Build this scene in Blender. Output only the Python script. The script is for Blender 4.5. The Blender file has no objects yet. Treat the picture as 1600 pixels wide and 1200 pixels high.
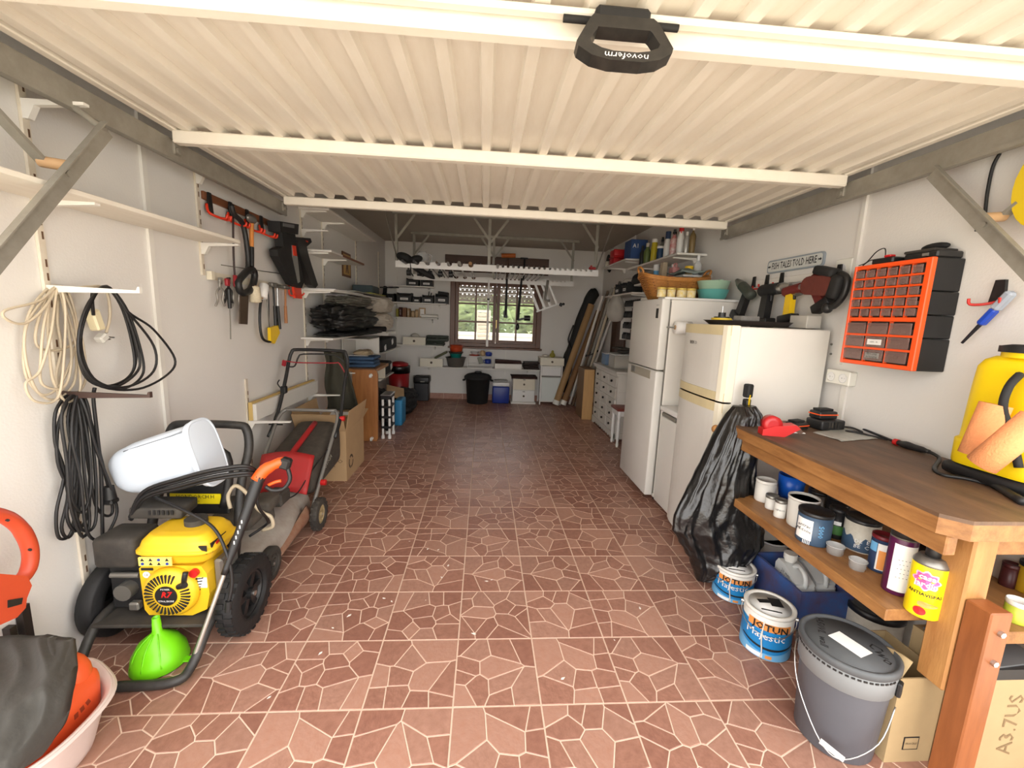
import bpy, bmesh, math, random
from mathutils import Matrix, Vector, Euler
random.seed(7)
PI = math.pi
scn = bpy.context.scene
col = scn.collection
# ------------------------------------------------------------------ camera
FPX, YAW, PIT, ROL = 652.728, 0.0708770, 0.1585163, 0.0396070
CAM = Vector((0.077206, -1.359329, 1.448308))
_F = Vector((math.sin(YAW), math.cos(YAW), 0)); _R = Vector((math.cos(YAW), -math.sin(YAW), 0)); _U = Vector((0, 0, 1))
_F, _U = _F*math.cos(PIT) - _U*math.sin(PIT), _U*math.cos(PIT) + _F*math.sin(PIT)
_R, _U = _R*math.cos(ROL) + _U*math.sin(ROL), _U*math.cos(ROL) - _R*math.sin(ROL)
cd = bpy.data.cameras.new('camera'); cam = bpy.data.objects.new('camera', cd); col.objects.link(cam)
cd.sensor_fit = 'HORIZONTAL'; cd.sensor_width = 36.0; cd.lens = FPX*36.0/1600.0; cd.clip_start = 0.02; cd.clip_end = 200
m4 = Matrix((( _R.x, _U.x, -_F.x, CAM.x), (_R.y, _U.y, -_F.y, CAM.y), (_R.z, _U.z, -_F.z, CAM.z), (0, 0, 0, 1)))
cam.matrix_world = m4
scn.camera = cam
# ------------------------------------------------------------------ daylight
wd = bpy.data.worlds.new('daylight'); scn.world = wd; wd.use_nodes = True
wt = wd.node_tree; wt.nodes.clear()
wo = wt.nodes.new('ShaderNodeOutputWorld'); wb = wt.nodes.new('ShaderNodeBackground')
wb.inputs[0].default_value = (1.0, 0.975, 0.95, 1); wb.inputs[1].default_value = 3.0
wt.links.new(wb.outputs[0], wo.inputs[0])
sd = bpy.data.lights.new('sun', 'SUN'); sd.energy = 7.0; sd.angle = 0.012; sd.color = (1.0, 0.94, 0.84)
so = bpy.data.objects.new('sun', sd); col.objects.link(so)
so.rotation_euler = Vector((-0.62, -0.22, -1.0)).to_track_quat('-Z', 'Y').to_euler()
vs = scn.view_settings; vs.view_transform = 'Standard'; vs.look = 'None'; vs.gamma = 1.0; vs.use_curve_mapping = False
vs.exposure = 0.68
# ------------------------------------------------------------------ room planes and measuring helpers
XL, XR, YB, ZC, YF = -1.58, 2.08, 5.86, 2.60, -0.45
T = 1.0/3.0
def ray(px, py): return _F + _R*((px - 800)/FPX) + _U*((600 - py)/FPX)
def on(px, py, ax, val):
    d = ray(px, py); t = (val - CAM[ax])/d[ax]; return CAM + d*t
def pX(px, py, x): return on(px, py, 0, x)
def pY(px, py, y): return on(px, py, 1, y)
def pZ(px, py, z=0.0): return on(px, py, 2, z)
def pL(px, py, d=0.0): return on(px, py, 0, XL + d)
def pR(px, py, d=0.0): return on(px, py, 0, XR - d)
def pB(px, py, d=0.0): return on(px, py, 1, YB - d)
V = Vector
# ------------------------------------------------------------------ materials
MC = {}
def lin(c):
    out = []
    for x in c:
        x = x/255.0
        out.append(x/12.92 if x <= 0.04045 else ((x + 0.055)/1.055)**2.4)
    return (out[0], out[1], out[2], 1.0)
def mat(name, c=(128, 128, 128), r=0.5, m=0.0, n=0.0, s=20.0, c2=None, b=0.0, bs=60.0, coat=0.0, tr=0.0, al=1.0, st=None, em=0.0, rnd=0.0, sp=0.5):
    if name in MC: return MC[name]
    M = bpy.data.materials.new(name); M.use_nodes = True; MC[name] = M
    nt = M.node_tree; p = nt.nodes['Principled BSDF']
    p.inputs['Base Color'].default_value = lin(c); p.inputs['Roughness'].default_value = r; p.inputs['Metallic'].default_value = m
    p.inputs['Specular IOR Level'].default_value = sp
    if coat: p.inputs['Coat Weight'].default_value = coat; p.inputs['Coat Roughness'].default_value = 0.15
    if tr: p.inputs['Transmission Weight'].default_value = tr; p.inputs['IOR'].default_value = 1.3
    if al < 1: p.inputs['Alpha'].default_value = al
    if em: p.inputs['Emission Color'].default_value = lin(c); p.inputs['Emission Strength'].default_value = em
    tc = None
    if n or b:
        tc = nt.nodes.new('ShaderNodeTexCoord')
        mp = nt.nodes.new('ShaderNodeMapping'); nt.links.new(tc.outputs['Object'], mp.inputs[0])
        if st: mp.inputs['Scale'].default_value = st
    last = None
    if n:
        no = nt.nodes.new('ShaderNodeTexNoise'); no.inputs['Scale'].default_value = s; no.inputs['Detail'].default_value = 6; no.inputs['Roughness'].default_value = 0.65
        nt.links.new(mp.outputs[0], no.inputs[0])
        cr = nt.nodes.new('ShaderNodeValToRGB'); cr.color_ramp.elements[0].position = 0.34; cr.color_ramp.elements[1].position = 0.68
        k = c2 if c2 else tuple(x*0.6 for x in c)
        a = lin(c); d = lin(k)
        cr.color_ramp.elements[0].color = tuple(a[i]*(1-n) + d[i]*n for i in range(3)) + (1,)
        cr.color_ramp.elements[1].color = a
        nt.links.new(no.outputs[0], cr.inputs[0]); nt.links.new(cr.outputs[0], p.inputs['Base Color']); last = cr.outputs[0]
    if rnd:
        oi = nt.nodes.new('ShaderNodeObjectInfo'); hs = nt.nodes.new('ShaderNodeHueSaturation'); mr = nt.nodes.new('ShaderNodeMapRange')
        mr.inputs[3].default_value = 1 - rnd; mr.inputs[4].default_value = 1 + rnd
        nt.links.new(oi.outputs['Random'], mr.inputs[0]); nt.links.new(mr.outputs[0], hs.inputs['Value'])
        if last: nt.links.new(last, hs.inputs['Color'])
        else: hs.inputs['Color'].default_value = lin(c)
        nt.links.new(hs.outputs[0], p.inputs['Base Color'])
    if b:
        n2 = nt.nodes.new('ShaderNodeTexNoise'); n2.inputs['Scale'].default_value = bs; n2.inputs['Detail'].default_value = 4
        nt.links.new(mp.outputs[0], n2.inputs[0])
        bp = nt.nodes.new('ShaderNodeBump'); bp.inputs['Strength'].default_value = b; bp.inputs['Distance'].default_value = 0.01
        nt.links.new(n2.outputs[0], bp.inputs['Height']); nt.links.new(bp.outputs[0], p.inputs['Normal'])
    return M
# ------------------------------------------------------------------ mesh builder
W = {}
def catmull(pts, k, closed=False):
    P = [V(p) for p in pts]; n = len(P); out = []
    rng = range(n if closed else n - 1)
    for i in rng:
        if closed: a, b, c, d = P[(i-1) % n], P[i], P[(i+1) % n], P[(i+2) % n]
        else: a, b, c, d = P[max(i-1, 0)], P[i], P[i+1], P[min(i+2, n-1)]
        for j in range(k):
            t = j/k; t2 = t*t; t3 = t2*t
            out.append(0.5*((2*b) + (c - a)*t + (2*a - 5*b + 4*c - d)*t2 + (3*b - a - 3*c + d)*t3))
    if not closed: out.append(P[-1])
    return out
class B:
    """collects shapes; world points are turned into the frame of thing t"""
    def __init__(self, t=None):
        self.v = []; self.f = []; self.mi = []; self.sm = []; self.cur = 0
        self.inv = W[t].inverted() if t is not None else None
        self.X = None
    def add(self, vs, fs, smooth=False):
        o = len(self.v)
        for q in vs:
            q = V(q)
            if self.X is not None: q = self.X @ q
            if self.inv is not None: q = self.inv @ q
            self.v.append(q)
        for q in fs:
            self.f.append(tuple(i + o for i in q)); self.mi.append(self.cur); self.sm.append(smooth)
        return self
    def box(self, c, s, rot=None, b=0.0, seg=1, taper=None):
        c = V(c); h = V(s)/2
        Rm = rot.to_matrix() if isinstance(rot, Euler) else (rot if rot is not None else None)
        if b > 0:
            bm = bmesh.new(); bmesh.ops.create_cube(bm, size=1.0)
            for q in bm.verts:
                q.co = V((q.co.x*s[0], q.co.y*s[1], q.co.z*s[2]))
                if taper and q.co.z > 0: q.co.x *= taper; q.co.y *= taper
            bmesh.ops.bevel(bm, geom=bm.edges[:], offset=b, segments=seg, affect='EDGES', profile=0.5)
            bm.verts.index_update()
            vs = [q.co.copy() for q in bm.verts]; fs = [[q.index for q in f.verts] for f in bm.faces]; bm.free()
        else:
            k = taper or 1.0
            vs = [V((x*h.x*(k if z > 0 else 1), y*h.y*(k if z > 0 else 1), z*h.z)) for x in (-1, 1) for y in (-1, 1) for z in (-1, 1)]
            fs = [(0, 1, 3, 2), (4, 6, 7, 5), (0, 4, 5, 1), (2, 3, 7, 6), (0, 2, 6, 4), (1, 5, 7, 3)]
        if Rm is not None: vs = [Rm @ q for q in vs]
        return self.add([q + c for q in vs], fs, smooth=(b > 0 and seg > 1))
    def bb(self, x0, x1, y0, y1, z0, z1, b=0.0, seg=1):
        return self.box(((x0+x1)/2, (y0+y1)/2, (z0+z1)/2), (abs(x1-x0), abs(y1-y0), abs(z1-z0)), None, b, seg)
    def bar(self, p0, p1, w, h, up=(0, 0, 1), b=0.0):
        p0 = V(p0); p1 = V(p1); d = p1 - p0; L = d.length; d.normalize(); up = V(up)
        sx = d.cross(up)
        if sx.length < 1e-4: sx = d.cross(V((1, 0, 0)))
        sx.normalize(); uz = sx.cross(d).normalized()
        R3 = Matrix((sx, d, uz)).transposed()
        return self.box((p0+p1)/2, (w, L, h), R3, b)
    def cyl(self, p0, p1, r0, r1=None, n=16, smooth=True, cap=True):
        r1 = r0 if r1 is None else r1
        p0 = V(p0); p1 = V(p1); d = (p1 - p0).normalized()
        a = d.cross(V((0, 0, 1)))
        if a.length < 1e-4: a = V((1, 0, 0))
        a.normalize(); bq = d.cross(a)
        vs = []
        for k in range(n):
            t = 2*PI*k/n; e = a*math.cos(t) + bq*math.sin(t)
            vs.append(p0 + e*r0); vs.append(p1 + e*r1)
        fs = [(2*k, 2*k+1, (2*k+3) % (2*n), (2*k+2) % (2*n)) for k in range(n)]
        self.add(vs, fs, smooth)
        if cap: self.add(vs, [tuple(range(0, 2*n, 2)), tuple(range(2*n-1, 0, -2))], False)
        return self
    def tube(self, pts, r, n=8, closed=False, sm=0):
        P = catmull(pts, sm, closed) if sm else [V(p) for p in pts]
        m = len(P); vs = []; fs = []; prev = None
        for i in range(m):
            if closed: d = P[(i+1) % m] - P[i-1]
            else: d = P[min(i+1, m-1)] - P[max(i-1, 0)]
            if d.length < 1e-9: d = V((0, 0, 1))
            d.normalize()
            if prev is None:
                a = d.cross(V((0, 0, 1)))
                if a.length < 1e-3: a = d.cross(V((1, 0, 0)))
            else: a = prev - d*prev.dot(d)
            if a.length < 1e-6: a = d.orthogonal()
            a.normalize(); prev = a; bq = d.cross(a)
            rr = r[min(int(i*len(r)/m), len(r)-1)] if isinstance(r, (list, tuple)) else r
            for k in range(n):
                t = 2*PI*k/n; vs.append(P[i] + (a*math.cos(t) + bq*math.sin(t))*rr)
        for i in range(m if closed else m-1):
            for k in range(n):
                i2 = (i+1) % m; fs.append((i*n+k, i*n+(k+1) % n, i2*n+(k+1) % n, i2*n+k))
        if not closed: fs.append(tuple(range(n-1, -1, -1))); fs.append(tuple(range((m-1)*n, m*n)))
        return self.add(vs, fs, n > 4)
    def lathe(self, prof, n=24, c=(0, 0, 0), sx=1.0, sy=1.0, rot=None, smooth=True, sq=0.0):
        c = V(c); vs = []; fs = []
        Rm = rot.to_matrix() if isinstance(rot, Euler) else rot
        for (r, z) in prof:
            for k in range(n):
                t = 2*PI*k/n; cc, ss = math.cos(t), math.sin(t)
                if sq:
                    q = (abs(cc)**sq + abs(ss)**sq)**(-1.0/sq); cc *= q; ss *= q
                p = V((r*cc*sx, r*ss*sy, z)); vs.append((Rm @ p if Rm is not None else p) + c)
        m = len(prof)
        for i in range(m-1):
            for k in range(n): fs.append((i*n+k, i*n+(k+1) % n, (i+1)*n+(k+1) % n, (i+1)*n+k))
        self.add(vs, fs, smooth)
        caps = []
        if prof[0][0] > 1e-5: caps.append(tuple(range(n-1, -1, -1)))
        if prof[-1][0] > 1e-5: caps.append(tuple(range((m-1)*n, m*n)))
        if caps:
            o = len(self.v) - m*n
            for q in caps: self.f.append(tuple(i+o for i in q)); self.mi.append(self.cur); self.sm.append(False)
        return self
    def prism(self, poly, d0, d1, pl='xy', f=None):
        """poly of 2-d points pushed from d0 to d1; pl names the plane, or f maps (u,v,d) to a point"""
        if f is None: f = {'xy': lambda u, v, d: (u, v, d), 'xz': lambda u, v, d: (u, d, v), 'yz': lambda u, v, d: (d, u, v)}[pl]
        n = len(poly)
        vs = [f(u, v, d0) for u, v in poly] + [f(u, v, d1) for u, v in poly]
        fs = [tuple(range(n-1, -1, -1)), tuple(range(n, 2*n))] + [(k, (k+1) % n, n+(k+1) % n, n+k) for k in range(n)]
        return self.add(vs, fs)
    def ell(self, c, r, nu=16, nv=10, rot=None):
        prof = [(math.sin(PI*i/nv), -math.cos(PI*i/nv)) for i in range(nv+1)]
        c = V(c); vs = []; fs = []
        Rm = rot.to_matrix() if isinstance(rot, Euler) else rot
        for a, z in prof:
            for k in range(nu):
                t = 2*PI*k/nu; p = V((r[0]*a*math.cos(t), r[1]*a*math.sin(t), r[2]*z)); vs.append((Rm @ p if Rm is not None else p) + c)
        for i in range(nv):
            for k in range(nu): fs.append((i*nu+k, i*nu+(k+1) % nu, (i+1)*nu+(k+1) % nu, (i+1)*nu+k))
        return self.add(vs, fs, True)
    def surf(self, fn, nu, nv, cu=False, thick=None):
        """parametric surface fn(u,v), u,v in 0..1; thick pushes a second skin along a vector"""
        vs = []; fs = []; ku = nu if cu else nu + 1
        for j in range(nv+1):
            for i in range(ku): vs.append(V(fn(i/nu, j/nv)))
        for j in range(nv):
            for i in range(nu): fs.append((j*ku+i, j*ku+(i+1) % ku, (j+1)*ku+(i+1) % ku, (j+1)*ku+i))
        if thick is not None:
            o = len(vs); th = V(thick); base = list(vs); vs += [q + th for q in base]
            fs2 = [tuple(x+o for x in reversed(q)) for q in fs]
            rim = []
            for i in range(nu): rim.append((i, i+o, (i+1) % ku+o, (i+1) % ku)); a = nv*ku; rim.append((a+i, a+(i+1) % ku, a+(i+1) % ku+o, a+i+o))
            if not cu:
                for j in range(nv): rim.append((j*ku, (j+1)*ku, (j+1)*ku+o, j*ku+o)); a = nu; rim.append((j*ku+a, j*ku+a+o, (j+1)*ku+a+o, (j+1)*ku+a))
            fs = fs + fs2 + rim
        return self.add(vs, fs, True)
    def mesh(self, name):
        me = bpy.data.meshes.new(name); me.from_pydata(self.v, [], self.f)
        me.polygons.foreach_set('use_smooth', self.sm); me.polygons.foreach_set('material_index', self.mi); me.update()
        bm = bmesh.new(); bm.from_mesh(me); bmesh.ops.recalc_face_normals(bm, faces=bm.faces[:]); bm.to_mesh(me); bm.free()
        return me
    def o(self, name, m, parent=None, kind=None, label=None):
        me = self.mesh(name)
        for q in (m if isinstance(m, (list, tuple)) else [m]): me.materials.append(q)
        ob = bpy.data.objects.new(name, me); col.objects.link(ob)
        if parent is not None:
            ob.parent = parent; W[ob] = W[parent]
        else: W[ob] = Matrix()
        if kind: ob['kind'] = kind
        if label: ob['label'] = label
        return ob
    def solo(self, name, m, label, cat, group=None, kind=None, recentre=True):
        """one-mesh thing with its origin at its base"""
        if recentre and self.v:
            xs = [q.x for q in self.v]; ys = [q.y for q in self.v]; zs = [q.z for q in self.v]
            c = V(((min(xs)+max(xs))/2, (min(ys)+max(ys))/2, min(zs)))
            self.v = [q - c for q in self.v]
        else: c = V((0, 0, 0))
        ob = self.o(name, m); ob.location = c; W[ob] = Matrix.Translation(c)
        if kind: ob['kind'] = kind
        if kind != 'structure': ob['label'] = label; ob['category'] = cat
        if group: ob['group'] = group
        return ob
def thing(name, label, cat, loc=(0, 0, 0), rz=0.0, group=None, rot=None):
    ob = bpy.data.objects.new(name, None); col.objects.link(ob); ob.empty_display_size = 0.05
    e = Euler(rot if rot is not None else (0, 0, rz))
    ob.location = loc; ob.rotation_euler = e
    W[ob] = Matrix.Translation(V(loc)) @ e.to_matrix().to_4x4()
    ob['label'] = label; ob['category'] = cat
    if group: ob['group'] = group
    return ob
def kids(o): return [c for c in KID.get(o, [])]
def dup(root, loc, rz=0.0, label=None, rot=None, scale=None):
    def cp(o, par):
        c = o.copy(); col.objects.link(c); c.parent = par
        for k in list(o.children): cp(k, c)
        return c
    r = cp(root, None); r.location = loc; r.rotation_euler = rot if rot is not None else (0, 0, rz)
    if scale: r.scale = scale
    if label: r['label'] = label
    e = Euler(rot if rot is not None else (0, 0, rz)); W[r] = Matrix.Translation(V(loc)) @ e.to_matrix().to_4x4()
    return r
def txt(s, size, m, parent, o, ex, ey, name='lettering', wrap=None, al='CENTER', lift=0.0008, sx=1.0, shear=0.0, bold=0.0, fw=None):
    """flat print: letters as a thin mesh; o centre, ex right, ey up (in the parent frame); wrap = radius bends them round a can"""
    cu = bpy.data.curves.new('print', 'FONT'); cu.body = s; cu.size = size; cu.align_x = al; cu.align_y = 'CENTER'; cu.resolution_u = 1; cu.shear = shear; cu.offset = bold
    tmp = bpy.data.objects.new('print', cu); me = bpy.data.meshes.new_from_object(tmp); bpy.data.objects.remove(tmp); bpy.data.curves.remove(cu)
    if fw:
        xs = [q.co.x for q in me.vertices]; sx = fw/(max(xs)-min(xs))
    o = V(o); ex = V(ex).normalized(); ey = V(ey).normalized(); nz = ex.cross(ey)
    for q in me.vertices:
        x, y = q.co.x*sx, q.co.y
        if wrap: q.co = o + ex*((wrap+lift)*math.sin(x/wrap)) + nz*((wrap+lift)*math.cos(x/wrap) - wrap) + ey*y
        else: q.co = o + ex*x + ey*y + nz*lift
    me.materials.clear(); me.materials.append(m)
    ob = bpy.data.objects.new(name, me); col.objects.link(ob); ob.parent = parent; me.name = name
    return ob
def tag(o, label, cat, group=None):
    o['label'] = label; o['category'] = cat
    if group: o['group'] = group
    return o
# ------------------------------------------------------------------ common materials
WALL = mat('painted_plaster', (224, 221, 216), 0.85, n=0.10, s=3.0, b=0.10, bs=110, c2=(205, 198, 188))
CEIL = mat('ceiling_paint', (168, 160, 150), 0.9, n=0.08, s=2.0)
WHT = mat('white_paint', (228, 225, 218), 0.45, n=0.10, s=9, c2=(200, 190, 172))
WHTC = mat('white_enamel', (232, 231, 228), 0.3, n=0.05, s=5)
CRM = mat('cream_paint', (226, 218, 198), 0.5, n=0.10, s=8)
DOORW = mat('door_sheet_paint', (228, 222, 211), 0.5, n=0.16, s=6, c2=(196, 180, 156), st=(6, 1, 6))
DOORB = mat('door_beam_paint', (234, 228, 216), 0.4, n=0.12, s=12, c2=(205, 190, 165))
GALV = mat('galvanised_steel', (156, 152, 142), 0.5, 0.35, n=0.35, s=14, c2=(104, 98, 86))
STEEL = mat('bright_steel', (190, 190, 188), 0.28, 0.9)
BLK = mat('black_plastic', (28, 28, 29), 0.45, n=0.2, s=20, c2=(44, 43, 42))
BLKM = mat('black_matte', (22, 22, 23), 0.75, n=0.3, s=30, c2=(48, 46, 44))
RUB = mat('black_rubber', (24, 24, 25), 0.65, b=0.2, bs=60)
DUSTY = mat('dusty_black_plastic', (44, 41, 38), 0.75, n=0.5, s=9, c2=(84, 78, 70))
RED = mat('red_plastic', (196, 30, 30), 0.4)
REDO = mat('orange_red_plastic', (222, 58, 30), 0.4)
ORG = mat('orange_plastic', (244, 92, 30), 0.38)
YEL = mat('yellow_plastic', (240, 198, 28), 0.35, n=0.10, s=12)
WOODD = mat('dark_wood', (84, 54, 36), 0.5, n=0.5, s=5, st=(1, 1, 9), c2=(50, 31, 20))
PINE = mat('pine_wood', (190, 140, 88), 0.45, n=0.5, s=3.5, st=(7, 7, 0.8), c2=(146, 92, 48))
OAKW = mat('workbench_wood', (168, 120, 70), 0.5, n=0.75, s=5, st=(5, 0.8, 5), c2=(112, 70, 36), b=0.12, bs=30)
PAPER = mat('white_paper', (232, 231, 228), 0.8)
CARD = mat('cardboard', (190, 158, 118), 0.8, n=0.15, s=5)
CLEAR = mat('clear_plastic', (226, 228, 228), 0.25, tr=0.0, al=0.42)
GLASS = mat('window_glass', (235, 242, 240), 0.05, al=0.12)
INK = mat('black_print', (22, 22, 24), 0.6)
INKW = mat('white_print', (240, 240, 238), 0.5)
def struct(b, name, m, parent=None): return b.solo(name, m, None, None, kind='structure', recentre=False)
# ------------------------------------------------------------------ floor of moulded tiles
GROUT = mat('tile_grout', (216, 190, 170), 0.8, n=0.25, s=25, c2=(180, 146, 126))
TJ = mat('tile_groove', (226, 200, 180), 0.55, n=0.25, s=30, c2=(196, 160, 138))
ST = [mat('tile_stone_%d' % i, c, 0.36, n=0.75, s=34, c2=c2, rnd=0.06, b=0.12, bs=70, sp=0.4) for i, (c, c2) in enumerate([((160, 116, 99), (130, 90, 75)), ((168, 127, 110), (140, 102, 86)), ((152, 107, 91), (126, 86, 72)), ((164, 120, 101), (172, 134, 118))])]
fb = B(); fb.bb(XL-0.2, XR+0.2, -1.0, YB+0.2, -0.12, -0.0022)
FLOOR = struct(fb, 'floor', GROUT)
def clip(poly, px, py, nx, ny):
    out = []
    for i in range(len(poly)):
        a, b2 = poly[i-1], poly[i]
        da = (a[0]-px)*nx + (a[1]-py)*ny; db = (b2[0]-px)*nx + (b2[1]-py)*ny
        if da <= 0 < db or db <= 0 < da:
            t = da/(da-db); out.append((a[0]+(b2[0]-a[0])*t, a[1]+(b2[1]-a[1])*t))
        if db <= 0: out.append(b2)
    return out
def tile_mesh(seed):
    rr = random.Random(seed); h = T/2 - 0.0030; b = B()
    b.cur = 0; b.bb(-h, h, -h, h, -0.010, -0.0016)
    pts = []
    for i in range(4):
        for j in range(4):
            if rr.random() < 0.20: continue
            pts.append((-h + (i+0.5+rr.uniform(-.5, .5))*h/2, -h + (j+0.5+rr.uniform(-.5, .5))*h/2))
    for i, p in enumerate(pts):
        poly = [(-h, -h), (h, -h), (h, h), (-h, h)]
        for j, q in enumerate(pts):
            if i == j: continue
            dx, dy = q[0]-p[0], q[1]-p[1]; L = math.hypot(dx, dy)
            mx, my = (p[0]+q[0])/2 - dx/L*0.0021, (p[1]+q[1])/2 - dy/L*0.0021
            poly = clip(poly, mx, my, dx, dy)
            if len(poly) < 3: break
        if len(poly) < 3: continue
        cx = sum(a[0] for a in poly)/len(poly); cy = sum(a[1] for a in poly)/len(poly)
        n = len(poly); b.cur = 1 + rr.choice([0, 0, 1, 2, 3])
        lo = [(a[0], a[1], -0.0016) for a in poly]; up = [(cx+(a[0]-cx)*0.965, cy+(a[1]-cy)*0.965, 0.0) for a in poly]
        b.add(lo + up, [tuple(range(n, 2*n))] + [(k, (k+1) % n, n+(k+1) % n, n+k) for k in range(n)])
    me = b.mesh('floor_tile')
    for m_ in [TJ] + ST: me.materials.append(m_)
    return me
TM = [tile_mesh(s) for s in (11, 23, 35, 48)]
rr = random.Random(3)
for cx in range(-5, 7):
    x0, x1 = max(cx*T, XL+0.001), min((cx+1)*T, XR-0.001)
    for ry in range(-3, 18):
        y0, y1 = max(ry*T, -1.0), min((ry+1)*T, YB-0.001)
        ob = bpy.data.objects.new('tile', rr.choice(TM)); col.objects.link(ob); ob.parent = FLOOR
        ob.location = ((x0+x1)/2, (y0+y1)/2, 0); full = (x1-x0) > T*0.99 and (y1-y0) > T*0.99
        if full: ob.rotation_euler = (0, 0, rr.choice([0, 1, 2, 3])*PI/2)
        else: ob.scale = ((x1-x0)/T, (y1-y0)/T, 1)
FLK = mat('paint_fleck', (232, 226, 218), 0.7); rf = random.Random(21); fm = None
for k in range(26):
    P = [(668, 858), (685, 859), (700, 884), (628, 806), (640, 846), (587, 833), (788, 747), (770, 770), (838, 797), (760, 908), (690, 902), (768, 906), (1034, 923), (520, 981), (500, 1021), (545, 962), (600, 935), (612, 940), (665, 938), (890, 740), (850, 720), (740, 990), (1000, 950), (880, 1060), (420, 1090), (960, 1000)][k]; p = pZ(P[0], P[1], 0.0)
    if fm is None: q = B(); q.prism([(-0.008, -0.002), (0.004, -0.004), (0.009, 0.001), (0.001, 0.004)], 0.0, 0.0008, 'xy'); fm = q.o('paint_fleck', FLK, FLOOR); o_ = fm
    else: o_ = fm.copy(); col.objects.link(o_)
    o_.location = (p.x, p.y, 0.0002); o_.rotation_euler = (0, 0, rf.uniform(0, 6)); s_ = rf.uniform(0.4, 1.6); o_.scale = (s_, s_, 1)
# ------------------------------------------------------------------ walls and ceiling
WX0, WX1, WZ0, WZ1 = -0.44, 0.985, 0.985, 2.02            # window opening
wb_ = B(); wb_.bb(XL-0.2, XL, YF, YB+0.25, -0.12, ZC+0.1); struct(wb_, 'wall_left', WALL)
wb_ = B(); wb_.bb(XR, XR+0.2, YF, YB+0.25, -0.12, ZC+0.1); struct(wb_, 'wall_right', WALL)
wb_ = B(); y0, y1 = YB, YB+0.25
wb_.bb(XL, WX0, y0, y1, -0.12, ZC); wb_.bb(WX1, XR, y0, y1, -0.12, ZC); wb_.bb(WX0, WX1, y0, y1, -0.12, WZ0); wb_.bb(WX0, WX1, y0, y1, WZ1, ZC)
struct(wb_, 'wall_back', WALL)
wb_ = B(); wb_.bb(XL-0.2, XR+0.2, YF, YB+0.25, ZC, ZC+0.1); struct(wb_, 'ceiling', CEIL)
wb_ = B(); wb_.bb(XL-0.2, XR+0.2, YF-0.2, YF, 2.32, ZC+0.1); wb_.bb(XL-0.6, XL-0.05, YF-0.2, YF, -0.12, 2.32); wb_.bb(XR+0.05, XR+0.6, YF-0.2, YF, -0.12, 2.32); struct(wb_, 'wall_front', WALL)
SK = mat('skirting_tile', (160, 112, 96), 0.5, n=0.5, s=18, c2=(196, 156, 136), rnd=0.05)
bs = B(); bs.bb(XL, XR, YB-0.006, YB, 0.0, 0.098); BSK = struct(bs, 'baseboard_back', GROUT)
q = B(); q.box((0, 0, 0), (0.318, 0.012, 0.096), None, 0.002); sk = q.mesh('skirting_tile'); sk.materials.append(SK)
for i in range(11):
    ob = bpy.data.objects.new('tile', sk); col.objects.link(ob); ob.parent = BSK; ob.location = (XL+0.165+i*0.328, YB-0.012, 0.049)
# ------------------------------------------------------------------ outside: drive, yard, planting
DRV = mat('pale_concrete', (196, 188, 172), 0.9, n=0.2, s=1.5); YRD = mat('yard_paving', (168, 158, 142), 0.9, n=0.3, s=2)
g = B(); g.bb(-9, 9, -14, -1.0, -0.16, -0.03); struct(g, 'driveway', DRV)
g = B(); g.bb(-9, 9, YB+0.25, 22, -0.16, -0.03); struct(g, 'yard', YRD)
g = B(); g.bb(-6, 7, 9.6, 9.8, -0.05, 0.95); g.bb(-6, 7, 9.55, 9.85, 0.95, 1.02)
g.solo('garden_wall', mat('garden_wall_paint', (206, 200, 188), 0.9), 'low pale rendered garden wall seen through the window', 'wall')
LOUV = mat('shutter_slat_paint', (196, 186, 172), 0.6)
for i, (x, lb) in enumerate(((0.06, 'pale louvred post outside behind the left window sash'), (1.36, 'pale louvred post outside behind the right window sash'))):
    t = thing('louvred_post', lb, 'post', (x, 7.5, -0.03))
    q = B(); q.bb(-0.14, -0.12, -0.1, 0.1, 0, 1.55); q.bb(0.14, 0.12, -0.1, 0.1, 0, 1.55); q.bb(-0.14, 0.14, -0.1, 0.1, 1.55, 1.6); q.o('frame', LOUV, t)
    sl = None
    for k in range(18):
        if sl is None: q = B(); q.box((0, 0, 0), (0.25, 0.012, 0.08), Euler((0.5, 0, 0))); sl = q.o('slat', LOUV, t); sl.location = (0, -0.09, 0.07)
        else: c_ = sl.copy(); col.objects.link(c_); c_.location = (0, -0.09, 0.07+k*0.084)
LEAF = [mat('leaf_%d' % i, c, 0.5) for i, c in enumerate(((92, 112, 60), (72, 92, 50), (112, 124, 72)))]
def bush(x, y, w, h, n, lb, mi):
    t = thing('garden_bush', lb, 'bush', (x, y, -0.03), group=None); r2 = random.Random(int(x*100)); q = B()
    for k in range(n):
        a = r2.uniform(0, 2*PI); rr2 = w*math.sqrt(r2.random()); z = h*(0.1+0.9*r2.random()); f = math.sin(PI*min(1, z/h*0.85+0.12))
        c = V((rr2*math.cos(a)*f, rr2*math.sin(a)*f, z)); d = V((r2.uniform(-1, 1), r2.uniform(-1, 1), r2.uniform(-.4, 1))).normalized()*0.10; s_ = d.orthogonal().normalized()*0.03
        q.add([c, c+d*0.5+s_, c+d, c+d*0.5-s_], [(0, 1, 2, 3)])
    o_ = q.o('foliage', LEAF[mi], t); o_['kind'] = 'stuff'
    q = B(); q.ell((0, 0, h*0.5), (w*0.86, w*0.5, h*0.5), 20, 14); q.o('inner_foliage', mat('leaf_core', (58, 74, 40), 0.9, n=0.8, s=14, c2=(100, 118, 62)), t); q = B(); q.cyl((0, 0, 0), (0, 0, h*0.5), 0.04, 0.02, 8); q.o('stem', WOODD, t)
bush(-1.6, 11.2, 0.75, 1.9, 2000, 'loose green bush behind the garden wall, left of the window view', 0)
bush(0.3, 11.4, 0.8, 2.0, 2000, 'darker green bush behind the garden wall, middle of the window view', 1)
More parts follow.
